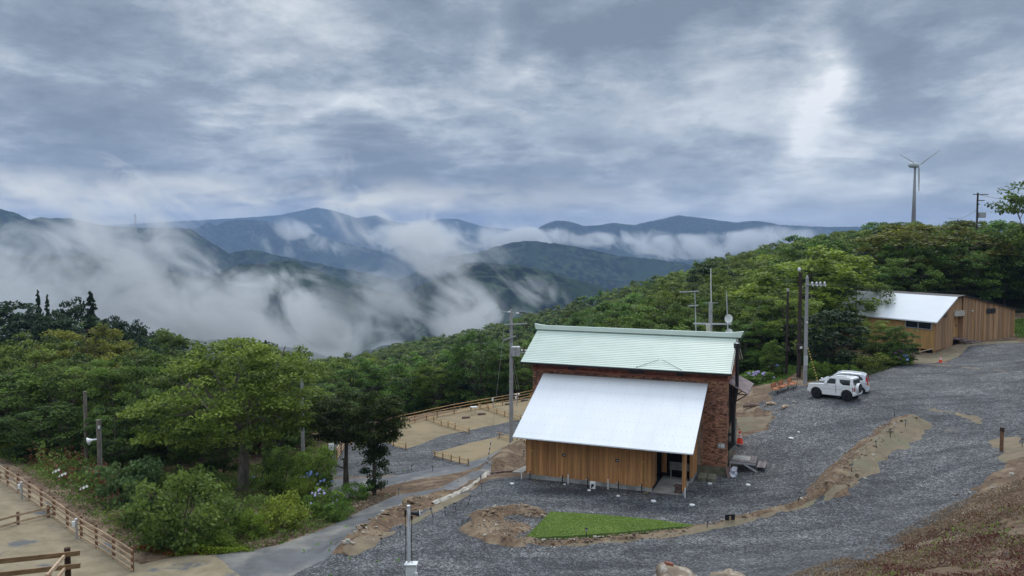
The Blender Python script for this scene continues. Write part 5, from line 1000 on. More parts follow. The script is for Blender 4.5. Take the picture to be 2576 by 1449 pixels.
for k in range(5): MB().tube([(0, 0, .35 + k * .16), (0, 0, .43 + k * .16)], .163, 12).build('warning_stripe', 'yellow' if k % 2 else 'black', t)
MB().box(-.12, .12, -.2, -.15, 3.6, 3.75).build('tag', 'white_plastic', t); wire([t.location + Vector((0, 0, h - 1.3)), at(1000, 905, 64), at(1450, 770, 120)], .014, 'thin cable from the lone pole to the wooded slope', sag=.4)
t, h = pole(218, 1150, 985, .13, .11, 'taller grey post, left one of the pair in the weeds', Y=53, mat='bark_pale')
t, h = pole(251, 1160, 1056, .15, .14, 'shorter grey post carrying a white horn speaker', Y=50, mat='bark_pale')
m = MB(); m.tube([(-.05, -.15, h - 1.22), (-.28, -.18, h - 1.25), (-.42, -.2, h - 1.29), (-.58, -.25, h - 1.34)], [.05, .06, .12, .27], 12, caps=False); m.build('horn_speaker', 'white_plastic', t); MB().box(.05, .13, -.2, -.12, h - .55, h - .35).build('fitting', 'white_plastic', t); MB().tube([(.17, -.1, h - .4), (.17, -.1, 0)], .02, 5).build('conduit', 'steel', t)
# near pole with speaker and box
p = at(1029, 1440, 22); zb = hz(p.x, 22); t = thing('speaker_pole', 'slim grey pole in the foreground with a black horn speaker and white box', 'pole', (p.x, 22, zb)); h = at(1027, 1274, 22).z - zb
MB().tube([(0, 0, -.5), (0, 0, h)], [.050, .042], 14).build('shaft', 'grey_plastic', t, smooth=True); MB().tube([(0, 0, h), (0, 0, h + .03)], .053, 14).build('cap', 'white_plastic', t)
q = MB(); q.tube([(.08, -.05, h - .16), (.16, -.06, h - .17), (.24, -.06, h - .18), (.32, -.07, h - .18)], [.05, .055, .065, .095], 12); s_ = q.build('horn_speaker', 'black_metal', t); MB().tube([(.32, -.07, h - .18), (.332, -.07, h - .18)], [.095, .088], 14).build('rim', 'white_plastic', s_)
MB().box(-.11, -.06, -.08, .0, h - .25, h - .08).build('bracket', 'black_metal', t); MB().box(.07, .12, -.1, .0, h - .34, h - .24).build('bracket', 'black_metal', t)
zb_ = at(1037, 1433, 22).z - zb; q = MB(); q.box(-.08, .22, -.19, .03, zb_ - .12, zb_ + .20); b_ = q.build('junction_box', 'white_plastic', t, bevel=.012); MB().box(-.11, .25, -.22, .06, zb_ + .202, zb_ + .225).build('box_lid', 'white_plastic', b_); MB().box(.20, .27, -.24, -.19, zb_ - .08, zb_).build('latch', 'white_plastic', b_)
for xx, yy, z1 in ((-.10, -.02, h - .15), (.10, -.05, h - .25)): MB().tube([(xx, yy, z1), (xx * .8, yy, z1 * .5 + zb_ * .5), (xx, yy - .03, zb_ + .1), (xx * 1.1, yy, .2)], .011, 5).build('cable', 'black', t)
for xx in (-.02, .08, .16): MB().tube([(xx, -.1, zb_ - .1), (xx * .6, -.08, zb_ - .5), (xx * .3, -.06, .1)], .022, 6).build('conduit', 'black', t)
# three poles behind the benches
t, h = pole(1978, 948, 733, .12, .09, 'shorter thin brown steel pole, leftmost of the three behind the benches', mat='pole_brown'); MB().box(-.2, .2, -.28, -.1, h * .30, h * .30 + .42).build('meter_box', 'pole_brown', t); MB().tube([(0, 0, h), (0, 0, h + .25)], [.13, .11], 10).build('top_cap', 'grey_plastic', t)
t, h = pole(2009, 950, 685, .20, .14, 'thick dark brown pole with a white lamp, middle of the three', mat='pole_brown'); MB().tube([(-.15, -.05, h - 1.2), (-.15, -.05, h + .1)], .05, 6).build('bracket', 'pole_brown', t); MB().blob((-.15, -.05, h + .25), (.14, .14, .2), 1, 0, 8, 10).build('lamp', 'white_plastic', t, smooth=True)
zz = h * .27; q = MB(); q.box(-.35, .2, -.42, -.18, zz, zz + .5); q.build('meter_box', 'pole_brown', t, bevel=.02); MB().box(-.1, .12, -.44, -.425, zz + .12, zz + .32).build('meter_window', 'white_plastic', t)
t, h = pole(2025, 966, 700, .17, .12, 'light grey concrete pole with insulators and yellow guy guard behind the white cars'); MB().tube([(0, 0, h), (0, 0, h + .25)], [.13, .03], 10).build('tip', 'grey_plastic', t)
hh_ = h - .5; MB().bar((-.2, -.18, hh_), (1.45, -.18, hh_ - .05), .09, .09).build('cross_arm', 'steel', t)
for xx in (.35, .7, 1.0, 1.35): MB().tube([(xx, -.18, hh_), (xx, -.18, hh_ + .12), (xx, -.18, hh_ + .24)], [.05, .1, .03], 8).build('insulator', 'white_plastic', t); MB().blob((xx + .05, -.2, hh_ - .1), .07, 1, 0, 4, 6).build('insulator', 'white_plastic', t)
for k in range(4): MB().box(-.13 + k * .075, -.095 + k * .075, -.175, -.162, 1.55, 2.35).build('reflective_strip', 'white_plastic', t)
MB().box(-.05, .06, -.18, -.15, 5.0, 5.15).build('tag', 'white_plastic', t)
gq = g(2058, 962) - t.location; tq = off(t, 2031, 875) + Vector((0, -.1, 0)); tg = thing('guy_wire', 'yellow and black guarded guy wire slanting down beside the grey pole', 'guy wire', t.location)
N_ = 26
for k in range(N_): a, b = Vector(gq).lerp(tq, k / N_), Vector(gq).lerp(tq, (k + 1) / N_); MB().tube([a, b], .05 if k % 2 else .04, 6).build('stripe', 'yellow' if k % 2 else 'black', tg)
MB().tube([tq, (0, 0, h - .6)], .012, 4).build('wire', 'steel', tg)
wire([t.location + Vector((1.3, -.2, hh_)), at(2300, 735, 78), at(2560, 730, 95)], .012, 'thin service wire from the grey pole toward the wooden house')
wire([t.location + Vector((.7, -.2, hh_ + .2)), at(1870, 760, 75), at(1560, 790, 100), at(1290, 784, 65.2)], .014, 'long sagging line between the grey pole and the concrete pole', sag=.5)
wire([t.location + Vector((0, 0, hh_ - .4)), Vector((19.5, 62, 9.5)), frame_pt(BR + .2, DD + 2.6, 7.6)], .012, 'thin service drop from the grey pole to the green roof gable', sag=.25)
# far pole by the turbine
p = at(2457, 575, 150); zb = hz(p.x, 150); t = thing('utility_pole', 'distant reddish utility pole with cross arms right of the wind turbine', 'pole', (p.x, 150, zb)); h = at(2458, 485, 150).z - zb
MB().tube([(0, 0, -1), (0, 0, h)], [.22, .16], 8).build('shaft', 'pole_brown', t)
for w_, dz in ((2.6, .5), (1.9, 2.4), (1.0, 3.6)): MB().bar((-.9 if w_ > 2 else -.2, 0, h - dz * .6), (w_ - .6, 0, h - dz * .6), .14, .14).build('cross_arm', 'pole_brown', t)
MB().box(.3, 1.5, -.3, .3, h - 5.8 * .6 - 1.2, h - 5.8 * .6 - .2).build('transformer', 'grey_plastic', t)
wire([t.location + Vector((0, 0, h - 3)), at(2385, 548, 150)], .05, 'faint cable falling left from the distant reddish pole', 'grey_plastic', sag=.8); wire([t.location + Vector((.5, 0, h - .4)), at(2640, 505, 150)], .05, 'faint cable leaving right from the distant reddish pole', 'grey_plastic', sag=.5)
# wind turbine
Yt = 340; b = at(2298, 560, Yt); zb = hz(b.x, Yt) ; t = thing('wind_turbine', 'grey three-bladed wind turbine rising above the ridge trees', 'wind turbine', (b.x, Yt, zb)); zt = at(2299, 427, Yt).z - zb
MB().tube([(0, 0, -3), (0, 0, zt)], [1.35, .42], 20).build('tower', 'turbine_tower', t, smooth=True)
hub = off(t, 2308, 417) + Vector((0, -1.2, 0)); n0 = off(t, 2287, 416)
q = MB(); q.tube([n0 + Vector((-.1, .6, 0)), n0 + Vector((.5, .4, .1)), n0.lerp(hub, .5) + Vector((0, 0, .15)), hub + Vector((-.5, .2, 0)), hub], [.55, 1.05, 1.25, 1.05, .5], 12); q.build('nacelle', 'turbine', t, smooth=True); MB().tube([(0, 0, zt - .1), (0, 0, zt + .9)], .45, 12).build('yaw_bearing', 'grey_plastic', t)
for tip, ch_ in (((2259, 389), .45), ((2359, 379), .55), ((2308, 481), .95)):
    e = off(t, *tip) + Vector((0, -1.2, 0)); d = (e - hub).normalized(); s_ = d.cross(Vector((0, 1, 0))); q = MB(); P_ = []
    for f, w_ in ((.02, .35), (.12, 1.0), (.5, .8), (1.0, .45)): P_.append((hub.lerp(e, f), w_ * ch_))
    vs = []; fs = []
    for c_, w_ in P_: vs += [c_ - s_ * w_ * .5, c_ + Vector((0, -.12 * w_ - .05, 0)), c_ + s_ * w_ * .5, c_ + Vector((0, .12 * w_ + .05, 0))]
    for i in range(3): fs += [(i * 4 + k, i * 4 + (k + 1) % 4, (i + 1) * 4 + (k + 1) % 4, (i + 1) * 4 + k) for k in range(4)]
    fs += [(0, 1, 2, 3), (12, 13, 14, 15)]; q.add(vs, fs); q.build('blade', 'turbine', t)
# lattice tower far off in the mist
p = at(341, 575, 2650); t = thing('radio_tower', 'tiny lattice radio tower on the misty ridge at left', 'tower', p); hq = at(341, 541, 2650).z - p.z; q = MB()
for s_ in ((-1, -1), (1, -1), (1, 1), (-1, 1)): q.bar((s_[0] * 3, s_[1] * 3, -20), (s_[0] * 1.6, s_[1] * 1.6, hq), .7, .7)
for k in range(8): q.bar((-2.6, -2.6, hq * k / 8), (2.4, -2.4, hq * (k + 1) / 8), .5, .5); q.bar((2.6, -2.6, hq * k / 8), (-2.4, -2.4, hq * (k + 1) / 8), .5, .5)
q.build('lattice', 'grey_plastic', t); MB().box(-3.4, 3.4, -3.4, 3.4, hq, hq + 2).build('platform', 'grey_plastic', t)

# aerial mast behind the brick house
p = frame_pt(-.6, DD + DEP + 1.2); Ya = p.y; p = at(1786, 900, Ya); zb = hz(p.x, Ya); t = thing('aerial_mast', 'concrete mast behind the green roof carrying a crossbar, whip aerial and dishes', 'mast', (p.x, Ya, zb))
zt = off(t, 1786, 760).z; MB().tube([(0, 0, -.4), (0, 0, zt)], [.17, .13], 12).build('shaft', 'pole_concrete', t); MB().tube([off(t, 1789, 762), off(t, 1788, 675)], .03, 6).build('whip_aerial', 'white_plastic', t)
a, b = off(t, 1743, 813), off(t, 1838, 815); a.y = b.y = -.2; MB().bar(a, b, .10, .10).build('crossbar', 'steel', t); MB().bar(off(t, 1773, 762), off(t, 1806, 762), .03, .03).build('top_arm', 'steel', t)
a, b = off(t, 1749, 840), off(t, 1746, 732); a.y = b.y = -.25; MB().tube([a, b], .035, 6).build('aerial_post', 'steel', t)
for (x0, x1, yy, nel, pl) in ((1708, 1756, 733, 13, (1752, 1758)), (1730, 1755, 768, 7, (1745, 1753))):
    a, b = off(t, x0, yy + 1), off(t, x1, yy - 1); a.y = b.y = -.3; y_ = MB(); y_.bar(a, b, .03, .03)
    for k in range(nel): c_ = a.lerp(b, k / nel); y_.bar(c_ + Vector((0, -.22, 0)), c_ + Vector((0, .22, 0)), .022, .022); y_.bar(c_ + Vector((0, 0, -.04)), c_ + Vector((0, 0, .05)), .04, .04)
    yo = y_.build('yagi_aerial', 'steel', t); r_ = MB()
    for k in range(7): zz = -.35 + k * .115; c_ = off(t, pl[0] + abs(zz) * 6, yy); r_.bar(c_ + Vector((0, -.6, zz)), c_ + Vector((.12, .05, zz)), .02, .02)
    r_.build('reflector', 'old_wood', yo)
a, b = off(t, 1829, 840), off(t, 1825, 735); a.y = b.y = -.25; MB().tube([a, b], .035, 6).build('dish_post', 'steel', t)
for py in (800, 836):
    c_ = off(t, 1827.5 + (py - 800) * .04, py); c_.y = -.5; q = MB(); vs = [c_ + Vector((0, .12, 0))]; fs = []
    for k in range(20): an = k * math.pi / 10; vs.append(c_ + Vector((math.cos(an) * .27, -.03, math.sin(an) * .31)))
    fs = [(0, 1 + k, 1 + (k + 1) % 20) for k in range(20)]; q.add(vs, fs); do = q.build('satellite_dish', 'white_plastic', t, smooth=True); MB().tube([c_ + Vector((0, -.02, -.3)), c_ + Vector((0, -.3, -.18))], .02, 5).build('feed_arm', 'grey_plastic', do); MB().bar(c_ + Vector((-.2, -.035, .12)), c_ + Vector((-.05, -.035, .27)), .015, .01).build('shadow_mark', 'black', do)
o = at(1781, 838, Ya - 1.3); t = thing('vent_stack', 'cream vent stack poking up behind the ridge by the mast', 'vent', o); MB().box(-.11, .11, -.1, .1, -1.4, .5).build('stack', 'yellow' if False else 'stone_pale', t); MB().box(-.14, .14, -.13, .13, .5, .55).build('cap', 'stone_pale', t)

# ------------------------------------------------------------------ fences
def rail_fence(label, pts, nrail, h, post_gap, mat, postmat, rail_h=.09, post_r=.05, square=True, over=.18, rail_d=.035, group=None, side=-1):
    """pts: ground points; rails fixed to the camera side"""
    t = thing('rail_fence', label, 'fence', pts[0], 0, group); o = Vector(pts[0]); rs = random.Random(len(label)); pm = {}
    for i, (a, b) in enumerate(zip(pts[:-1], pts[1:])):
        a, b = Vector(a) - o, Vector(b) - o; d = (b - a); d.z = 0; L = d.length; n = max(1, round(L / post_gap)); d = d / L; nrm = Vector((d.y, -d.x, 0)).normalized() * (1 if d.x * 1 > 0 else -1) * .5
        if nrm.y > 0 and abs(nrm.y) > .1: nrm = -nrm
        nrm = nrm.normalized()
        for k in range(n + (1 if i == len(pts) - 2 else 0)):
            p = a.lerp(b, k / n); gz = hz(p.x + o.x, p.y + o.y) - o.z; hh = h * rs.uniform(1.0, 1.04)
            q = MB(); q.box(-post_r, post_r, -post_r, post_r, -.4, hh) if square else q.tube([(0, 0, -.4), (0, 0, hh)], post_r, 10); po = q.build('post', postmat, t); po.location = (p.x, p.y, gz)
        for k in range(n):
            p, q_ = a.lerp(b, k / n), a.lerp(b, (k + 1) / n); p.z = q_.z = 0; zp = hz(p.x + o.x, p.y + o.y) - o.z; zq = hz(q_.x + o.x, q_.y + o.y) - o.z
            for r in range(nrail):
                zr = h * (r + .72) / nrail - .02; e0 = -d * (over if k == 0 and i == 0 else .0); e1 = d * (over if k == n - 1 and i == len(pts) - 2 else -.004); j = rs.uniform(-.012, .012)
                s_ = nrm * (post_r + rail_d / 2 + .001 + .004 * ((k + r) % 2))
                if square == 'log': MB().tube([p + e0 + s_ + Vector((0, 0, zp + zr + j)), q_ + e1 + s_ + Vector((0, 0, zq + zr - j))], rail_h / 2, 7, rs.uniform(-.25, .15)).build('rail', mat, t)
                else: MB().bar(p + e0 + s_ + Vector((0, 0, zp + zr + j)), q_ + e1 + s_ + Vector((0, 0, zq + zr - j)), rail_d, rail_h, rs.uniform(-.2, .15)).build('rail', mat, t)
    return t
def G(*pp): return [g(*q) for q in pp]
rail_fence('long four-rail brown board fence running down the left side of the sandy pitch', G((-60, 1178), (20, 1225), (137, 1305), (243, 1381), (334, 1441)), 4, 1.12, 2.0, 'fence_board', 'fence_post_light', .085, .045, rail_d=.03)
rail_fence('low two-rail cross fence joining the long fence on the sandy pitch', G((-60, 1352), (46, 1323), (122, 1305)), 2, .68, 2.3, 'fence_board', 'fence_post_light', .10, .05)
rail_fence('short piece of low two-rail fence at the far left edge of the pitch', G((-40, 1218), (16, 1207)), 2, .6, 2.3, 'fence_board', 'fence_post_light', .10, .05)
# near corner fence on its higher terrace
Yc = 14.2; c_ = at(169, 1378, Yc); t = thing('corner_fence', 'large near corner post with three sawn rails at the bottom left', 'fence', (c_.x, Yc, hz(c_.x, Yc))); o = t.location; top = c_.z - o.z
MB().tube([(0, 0, -.5), (0, 0, top)], .052, 16).build('post', 'fence_post', t, smooth=False); e = at(-60, 1412, 13.2) - Vector(o)
for k in range(3):
    dz = -.075 - k * .232; MB().bar((.26, -.055, top + dz), (e.x, e.y - .055, e.z + dz + .05 + .0 * k), .03, .085, .1 * k - .1).build('rail', 'fence_board_near', t)
e2 = at(121, 1447, 11.9) - Vector(o); MB().tube([(e2.x, e2.y, -.8), (e2.x, e2.y, e2.z)], .045, 12).build('post', 'fence_post_light', t)
for k in range(3): MB().bar((-.02, -.03, top - .12 - k * .232), (e2.x - .02, e2.y, e2.z - .02 - k * .232), .035, .06, .1).build('rail', 'fence_board', t)
# camp fences
def GZ(*pp): return [Vector(g(*q)) for q in pp]
rail_fence('long four-rail log fence along the far edge of the campground', GZ((905, 1102), (985, 1078), (1100, 1052), (1225, 1028), (1338, 1006), (1420, 990)), 4, 1.15, 2.3, 'fence_log', 'fence_post_light', .062, .04, square='log')
rail_fence('log fence closing the campground by the white meter box', GZ((848, 1162), (868, 1128), (905, 1102)), 4, 1.1, 2.2, 'fence_log', 'fence_post_light', .062, .04, square='log')
for pts, l in ((((962, 1112), (990, 1123), (1021, 1132)), 'low log divider at the left end of the campground'), (((1073, 1058), (1110, 1072), (1145, 1082), (1180, 1092)), 'low log divider in the middle of the campground'), (((1208, 1030), (1250, 1043), (1290, 1055), (1330, 1066)), 'low log divider right of the middle one'), (((1310, 1004), (1345, 1013)), 'short log divider at the far right of the campground'),
               (((1094, 1152), (1135, 1163), (1178, 1174)), 'low log divider on the near sand pad by the road'), (((1256, 1104), (1290, 1113), (1330, 1125)), 'low log divider behind the concrete pole foot')):
    rail_fence(l, GZ(*pts), 2, .62, 1.45, 'fence_log', 'fence_post_light', .075, .04, square='log', over=.2, group='low log dividers of the campground')
def tap_column(px, py, label, h=1.0):
    t = pxthing('tap_column', label, 'tap', px, py, .3, 'grey tap columns'); MB().tube([(0, 0, 0), (0, 0, .06)], [.17, .14], 14).build('base', 'grey_plastic', t); MB().tube([(0, 0, .06), (0, 0, h)], .05, 10).build('column', 'steel', t); MB().box(-.17, -.03, -.09, .05, h - .35, h - .08).build('tap_box', 'white_plastic', t, bevel=.01); MB().tube([(0, 0, h), (0, 0, h + .03)], .06, 10).build('cap', 'white_plastic', t)
for a in ((55, 1259, 'tap column at the upper part of the left pitch'), (193, 1358, 'tap column on the near part of the left pitch'), (1006, 1083, 'leftmost tap column along the camp fence', 1.1), (1241, 1027, 'middle tap column along the camp fence', 1.1), (1409, 995, 'tap column beside the brick wall end of the camp fence', 1.1), (1300, 1022, 'tap column right of the concrete pole', 1.1)): tap_column(*a)
for px, py, l in ((990, 1088, 'left picnic stand on the campground'), (1211, 1050, 'middle picnic stand by the camp fence'), (1432, 1000, 'right picnic stand near the concrete pole')):
    pass
for px, py, l in ((978, 1092, 'left'), (1192, 1044, 'middle'), (1300, 1010, 'right')):
    t = pxthing('washing_table', f'{l} white-topped stand beside two dark kerb blocks at the camp fence', 'stand', px, py, .3, 'white-topped stands of the campground'); MB().box(-.32, .32, -.22, .22, .80, .84).build('top', 'white_plastic', t); MB().tube([(.16, 0, 0), (.16, 0, .8)], .03, 6).build('leg', 'steel', t); MB().tube([(-.2, 0, 0), (-.2, 0, .8)], .03, 6).build('leg', 'steel', t); MB().box(-.3, .3, -.2, .2, 0, .04).build('foot_slab', 'concrete', t)
    for k, dx in enumerate((-22, 22)):
        q = g(px + dx * .9, py + (7 if k == 0 else -2) + 3); bl = MB().box(-.38, .38, -.14, .14, -.05, .24).build('sleeper_block', 'old_wood', bevel=.01); bl.location = q; bl.rotation_euler = (0, 0, .25); tag(bl, f'dark timber block {"left" if k == 0 else "right"} of the {l} white-topped stand', 'timber block', 'dark timber blocks on the campground')
# meter post, wooden post, small sign, edging stones
t = pxthing('meter_post', 'white box on a dark post beside the campground entrance', 'meter post', 834, 1160, .1); MB().tube([(0, 0, -.2), (0, 0, .95)], .08, 8).build('post', 'black', t); MB().box(-.2, .22, -.22, .0, .92, 1.45).build('box', 'white_plastic', t, bevel=.02); MB().box(-.1, -.02, -.05, .03, 1.45, 1.95).build('pipe', 'stone_pale', t); MB().box(.08, .16, -.05, .03, 1.45, 1.9).build('pipe', 'stone_pale', t)
for k, (px, py) in enumerate(((822, 1142), (818, 1150), (815, 1158), (812, 1166))): s = MB().box(-.2, .2, -.14, .14, -.1, .12, .1).build('edging_stone', 'stone_pale', bevel=.02); s.location = g(px, py); s.rotation_euler = (0, 0, .8); tag(s, ('uppermost', 'second', 'third', 'lowest')[k] + ' pale edging stone left of the campground entrance', 'stone', 'pale edging stones')
t = pxthing('wooden_post', 'lone brown wooden post on the sandy patch at the right', 'post', 2519, 1138); MB().box(-.07, .07, -.07, .07, -.3, 1.32).build('post', 'fence_post_light', t); MB().box(-.085, .085, -.085, .085, 1.2, 1.42).build('top_block', 'fence_post', t)
t = pxthing('low_sign', 'small black board on a short wooden stake beside the earth bank', 'sign', 1836, 1312, .1); MB().box(-.25, .25, -.02, .02, .08, .36).build('board', 'black', t); MB().box(-.05, .04, -.06, -.021, -.2, .28).build('stake', 'fence_board', t)
for k, (px, py, hh_, ln, l) in enumerate(((868, 1230, 2.6, .1, 'dead forked stump beside the bare-trunked tree'),)):
    t = pxthing('dead_stump', l, 'stump', px, py); MB().tube([(0, 0, -.3), (.03, 0, hh_ * .5), (-.02, 0, hh_ * .82)], [.16, .13, .09], 8).build('trunk', 'bark_pale', t); MB().tube([(0, 0, hh_ * .55), (-.45, -.1, hh_ * .62), (-.62, -.1, hh_ * .60)], [.08, .06, .03], 6).build('limb', 'bark_pale', t); MB().tube([(0, 0, hh_ * .78), (-.3, 0, hh_ * .80)], [.07, .03], 6).build('limb', 'bark_pale', t)
for px, py, hh_, l in ((325, 1165, 3.4, 'pale dead snag with bare limbs in the shade between the posts and the maple'), (255, 1180, 2.2, 'short pale dead branch leaning in the shade behind the horn speaker post')):
    t = pxthing('dead_tree', l, 'dead tree', px, py); MB().tube([(0, 0, -.3), (.1, 0, hh_ * .5), (.5, -.1, hh_)], [.09, .06, .02], 6).build('trunk', 'bark_pale', t)
    for k in range(5): z_ = hh_ * (.4 + k * .11); s_ = -1 if k % 2 else 1; MB().tube([(.1 + k * .07, 0, z_), (.1 + s_ * .5, -.2, z_ + .25), (.1 + s_ * 1.1, -.35, z_ + .2)], [.035, .022, .008], 5).build('limb', 'bark_pale', t)
# solar lights
def solar(px, py, label, tilt=0.0, h=.5, gl=True):
    p = g(px, py); t = thing('garden_light', label, 'garden light', p, 0, 'black solar stake lights'); t.rotation_euler = (0, tilt, 0); t.scale = (1.3, 1.3, 1)
    MB().tube([(0, 0, -.12), (0, 0, h - .16)], .014, 6).build('stake', 'black', t); MB().tube([(0, 0, h - .15), (0, 0, h - .02)], [.03, .042], 8).build('lens', 'grey_plastic', t); MB().tube([(0, 0, h - .02), (0, 0, h + .02)], [.055, .05], 8).build('cap', 'black', t)
SL = [(988, 1385, 'left bank by the white stone', 0), (1041, 1355, 'left bank beside the dark rubble', .03), (1072, 1324, 'left bank behind the slim speaker pole', -.02)]
for px, py, l, tl in ((958, 1381, 'lowest on the left rubble bank', .05), (1006, 1350, 'on the left bank behind the dark rubble', .05), (1090, 1303, 'leaning, on the sandy bank right of the speaker pole', -.25), (1120, 1300, 'upright on the sandy bank before the pale liner', 0), (1148, 1289, 'leaning on the sandy bank above the liner', -.2), (1178, 1270, 'on the sandy bank near the bend', .2), (1212, 1238, 'by the gravel edge left of the lean-to', 0), (1207, 1218, 'small one at the bank top', .1),
                      (1475, 1356, 'at the front edge of the artificial lawn', 0), (1779, 1327, 'at the tip of the artificial lawn', .02), (2008, 1263, 'on the earth bank before it widens', .2), (2142, 1189, 'on the stony side of the wide earth bank', .03), (2205, 1130, 'beside the white stone on the wide bank', -.1), (2240, 1100, 'on the upper wide bank', -.05), (2277, 1077, 'near the top end of the bank', .05), (2250, 1049, 'beyond the top end of the bank', 0), (2571, 1126, 'at the right edge beside the wooden post', 0), (1036, 1187, 'on the near edge of the upper road', 0), (1088, 1189, 'right one on the upper road edge', 0), (1003, 1250, 'at the inner curve of the road', 0), (1318, 1150, 'left of the timber wall by the bank', 0)):
    solar(px, py, 'stake light ' + l, tl)
# artificial lawn
pl = [g0(*q) for q in ((1385, 1296), (1322, 1362), (1420, 1360), (1560, 1352), (1700, 1336), (1765, 1332), (1640, 1318), (1500, 1305))]
PA = np.array([(p.x, p.y, 1) for p in pl]); PLN = np.linalg.lstsq(PA, np.array([p.z for p in pl]), rcond=None)[0]
for p in pl: p.z = float(PLN @ (p.x, p.y, 1))
m = MB(); n = len(pl); m.add([(p.x, p.y, p.z + .02) for p in pl] + [(p.x, p.y, p.z + .22) for p in pl], [tuple(range(n, 2 * n))[::-1]] + [(i, (i + 1) % n, n + (i + 1) % n, n + i) for i in range(n)]); lawn = m.build('artificial_lawn', 'turf'); rsb = np.random.RandomState(8); tri = [(0, 1, 6), (1, 2, 7), (2, 3, 7), (1, 7, 0), (3, 6, 7), (3, 4, 6), (4, 5, 6)]; pts_ = []
LW = np.array([tuple(p) for p in pl])
xs_ = rsb.uniform(LW[:, 0].min(), LW[:, 0].max(), 36000); ys_ = rsb.uniform(LW[:, 1].min(), LW[:, 1].max(), 36000); ins_ = np.zeros(36000, bool); LP = np.vstack([LW, LW[:1]])
for p0_, p1_ in zip(LP[:-1], LP[1:]): ins_ ^= ((p0_[1] > ys_) != (p1_[1] > ys_)) & (xs_ < (p1_[0] - p0_[0]) * (ys_ - p0_[1]) / (p1_[1] - p0_[1] + 1e-12) + p0_[0])
xs_, ys_ = xs_[ins_], ys_[ins_]; bl_ = link('grass_blades', leaf_mesh('grass_blades', np.stack([xs_, ys_, PLN[0] * xs_ + PLN[1] * ys_ + PLN[2] + .225], 1), .07, 'grass', .35 * (rsb.rand(len(xs_)) - .5) + fbm(xs_ / 1.2, ys_ / 1.2, 4, 9) * .5 + .1, up=.15, aspect=.3), lawn); bl_['kind'] = 'stuff'; bl_.color = (1.75, 1.35, 1.3, 1)
tag(lawn, 'bright green triangular artificial lawn in front of the lean-to', 'lawn')
# rocks
def rock_mesh(seed, mat): return MB().blob((0, 0, 0), (1, .8, .55), seed, .45, 5, 8, 1.6, tone=random.uniform(-.2, .25)).mesh('stone', mat)
RM = [rock_mesh(i, 'stone_brown') for i in range(5)] + [rock_mesh(i + 9, 'stone_pale') for i in range(4)]
mound = bpy.data.objects['ground']
def rocks(pl, n, spread, s0, s1, pale=.35, seed=0):
    rs = random.Random(seed); P = [g0(*q) for q in pl]
    for k in range(n):
        f = rs.random() * (len(P) - 1); i = int(f); p = P[i].lerp(P[min(i + 1, len(P) - 1)], f - i); x, y = p.x + rs.gauss(0, spread), p.y + rs.gauss(0, spread); s = s0 * (s1 / s0) ** (rs.random() ** 2)
        o = link('stone', RM[rs.randrange(5, 9) if rs.random() < pale else rs.randrange(0, 5)], mound, (x, y, hz(x, y) + s * .2 + .03)); o.scale = (s, s * rs.uniform(.6, 1), s * rs.uniform(.5, .9)); o.rotation_euler = (rs.uniform(-.3, .3), rs.uniform(-.3, .3), rs.uniform(0, 6.3))
rocks([(1200, 1312), (1290, 1293), (1365, 1300)], 46, .28, .05, .18, .2, 1); rocks([(1190, 1340), (1240, 1362), (1320, 1372)], 22, .3, .04, .15, .25, 2); rocks([(1325, 1371), (1450, 1369), (1680, 1345), (1900, 1300), (2085, 1243)], 66, .16, .04, .14, .2, 3)
rocks([(2085, 1243), (2130, 1190), (2190, 1140), (2280, 1075)], 74, .5, .05, .17, .22, 4); rocks([(860, 1392), (980, 1305), (1070, 1262)], 44, .35, .07, .24, .35, 5); rocks([(1910, 1035), (1960, 1020), (1880, 1020)], 20, .8, .06, .28, .4, 6); rocks([(2100, 1440), (2260, 1370), (2420, 1270), (2560, 1180)], 24, .7, .05, .16, .5, 7)
def loose_stones():
    rs = np.random.RandomState(5); mb = MB()
    for pl, n, sp in (([(1200, 1312), (1290, 1293), (1365, 1300)], 260, .5), ([(1250, 1335), (1320, 1335)], 200, .8), ([(1325, 1371), (1680, 1345), (2085, 1243)], 420, .3), ([(2085, 1243), (2190, 1140), (2290, 1068)], 520, .8), ([(860, 1392), (980, 1305), (1070, 1262), (1210, 1195)], 420, .6), ([(2080, 1450), (2300, 1350), (2560, 1190)], 420, 1.5), ([(1250, 1190), (1310, 1130)], 160, 1), ([(1870, 1040), (2000, 1010)], 200, 1.5), ([(1900, 960), (2280, 925)], 160, 1.2)):
        P = [g0(*q) for q in pl]
        for k in range(n):
            f = rs.rand() * (len(P) - 1); i = int(f); p = P[i].lerp(P[min(i + 1, len(P) - 1)], f - i); x, y = p.x + rs.normal() * sp, p.y + rs.normal() * sp; s = rs.uniform(.02, .07); z = hz(x, y) + .03
            a = rs.uniform(0, 6.3); v = [(x + s * math.cos(a + j * 1.57) * rs.uniform(.7, 1.2), y + s * math.sin(a + j * 1.57), z) for j in range(4)] + [(x, y, z + s * rs.uniform(.5, 1))]; mb.add(v, [(0, 1, 4), (1, 2, 4), (2, 3, 4), (3, 0, 4)], rs.uniform(-.3, .35))
    o = mb.build('loose_stones', 'stone_mixed'); o['kind'] = 'stuff'
loose_stones()
for px, py, s, l, sd in ((1700, 1452, (.85, .72, .5), 'larger lichen-pale boulder at the bottom edge of the photo', 3), (1832, 1456, (.62, .55, .4), 'smaller boulder right of the larger one at the bottom edge', 8)):
    p = at(px, py, 25.5); o = MB().blob((0, 0, 0), s, sd, .22, 14, 20, 1.5).build('boulder', 'boulder', smooth=True); o.location = (p.x, p.y, p.z - s[2] * .35); tag(o, l, 'boulder', 'boulders at the bottom edge')
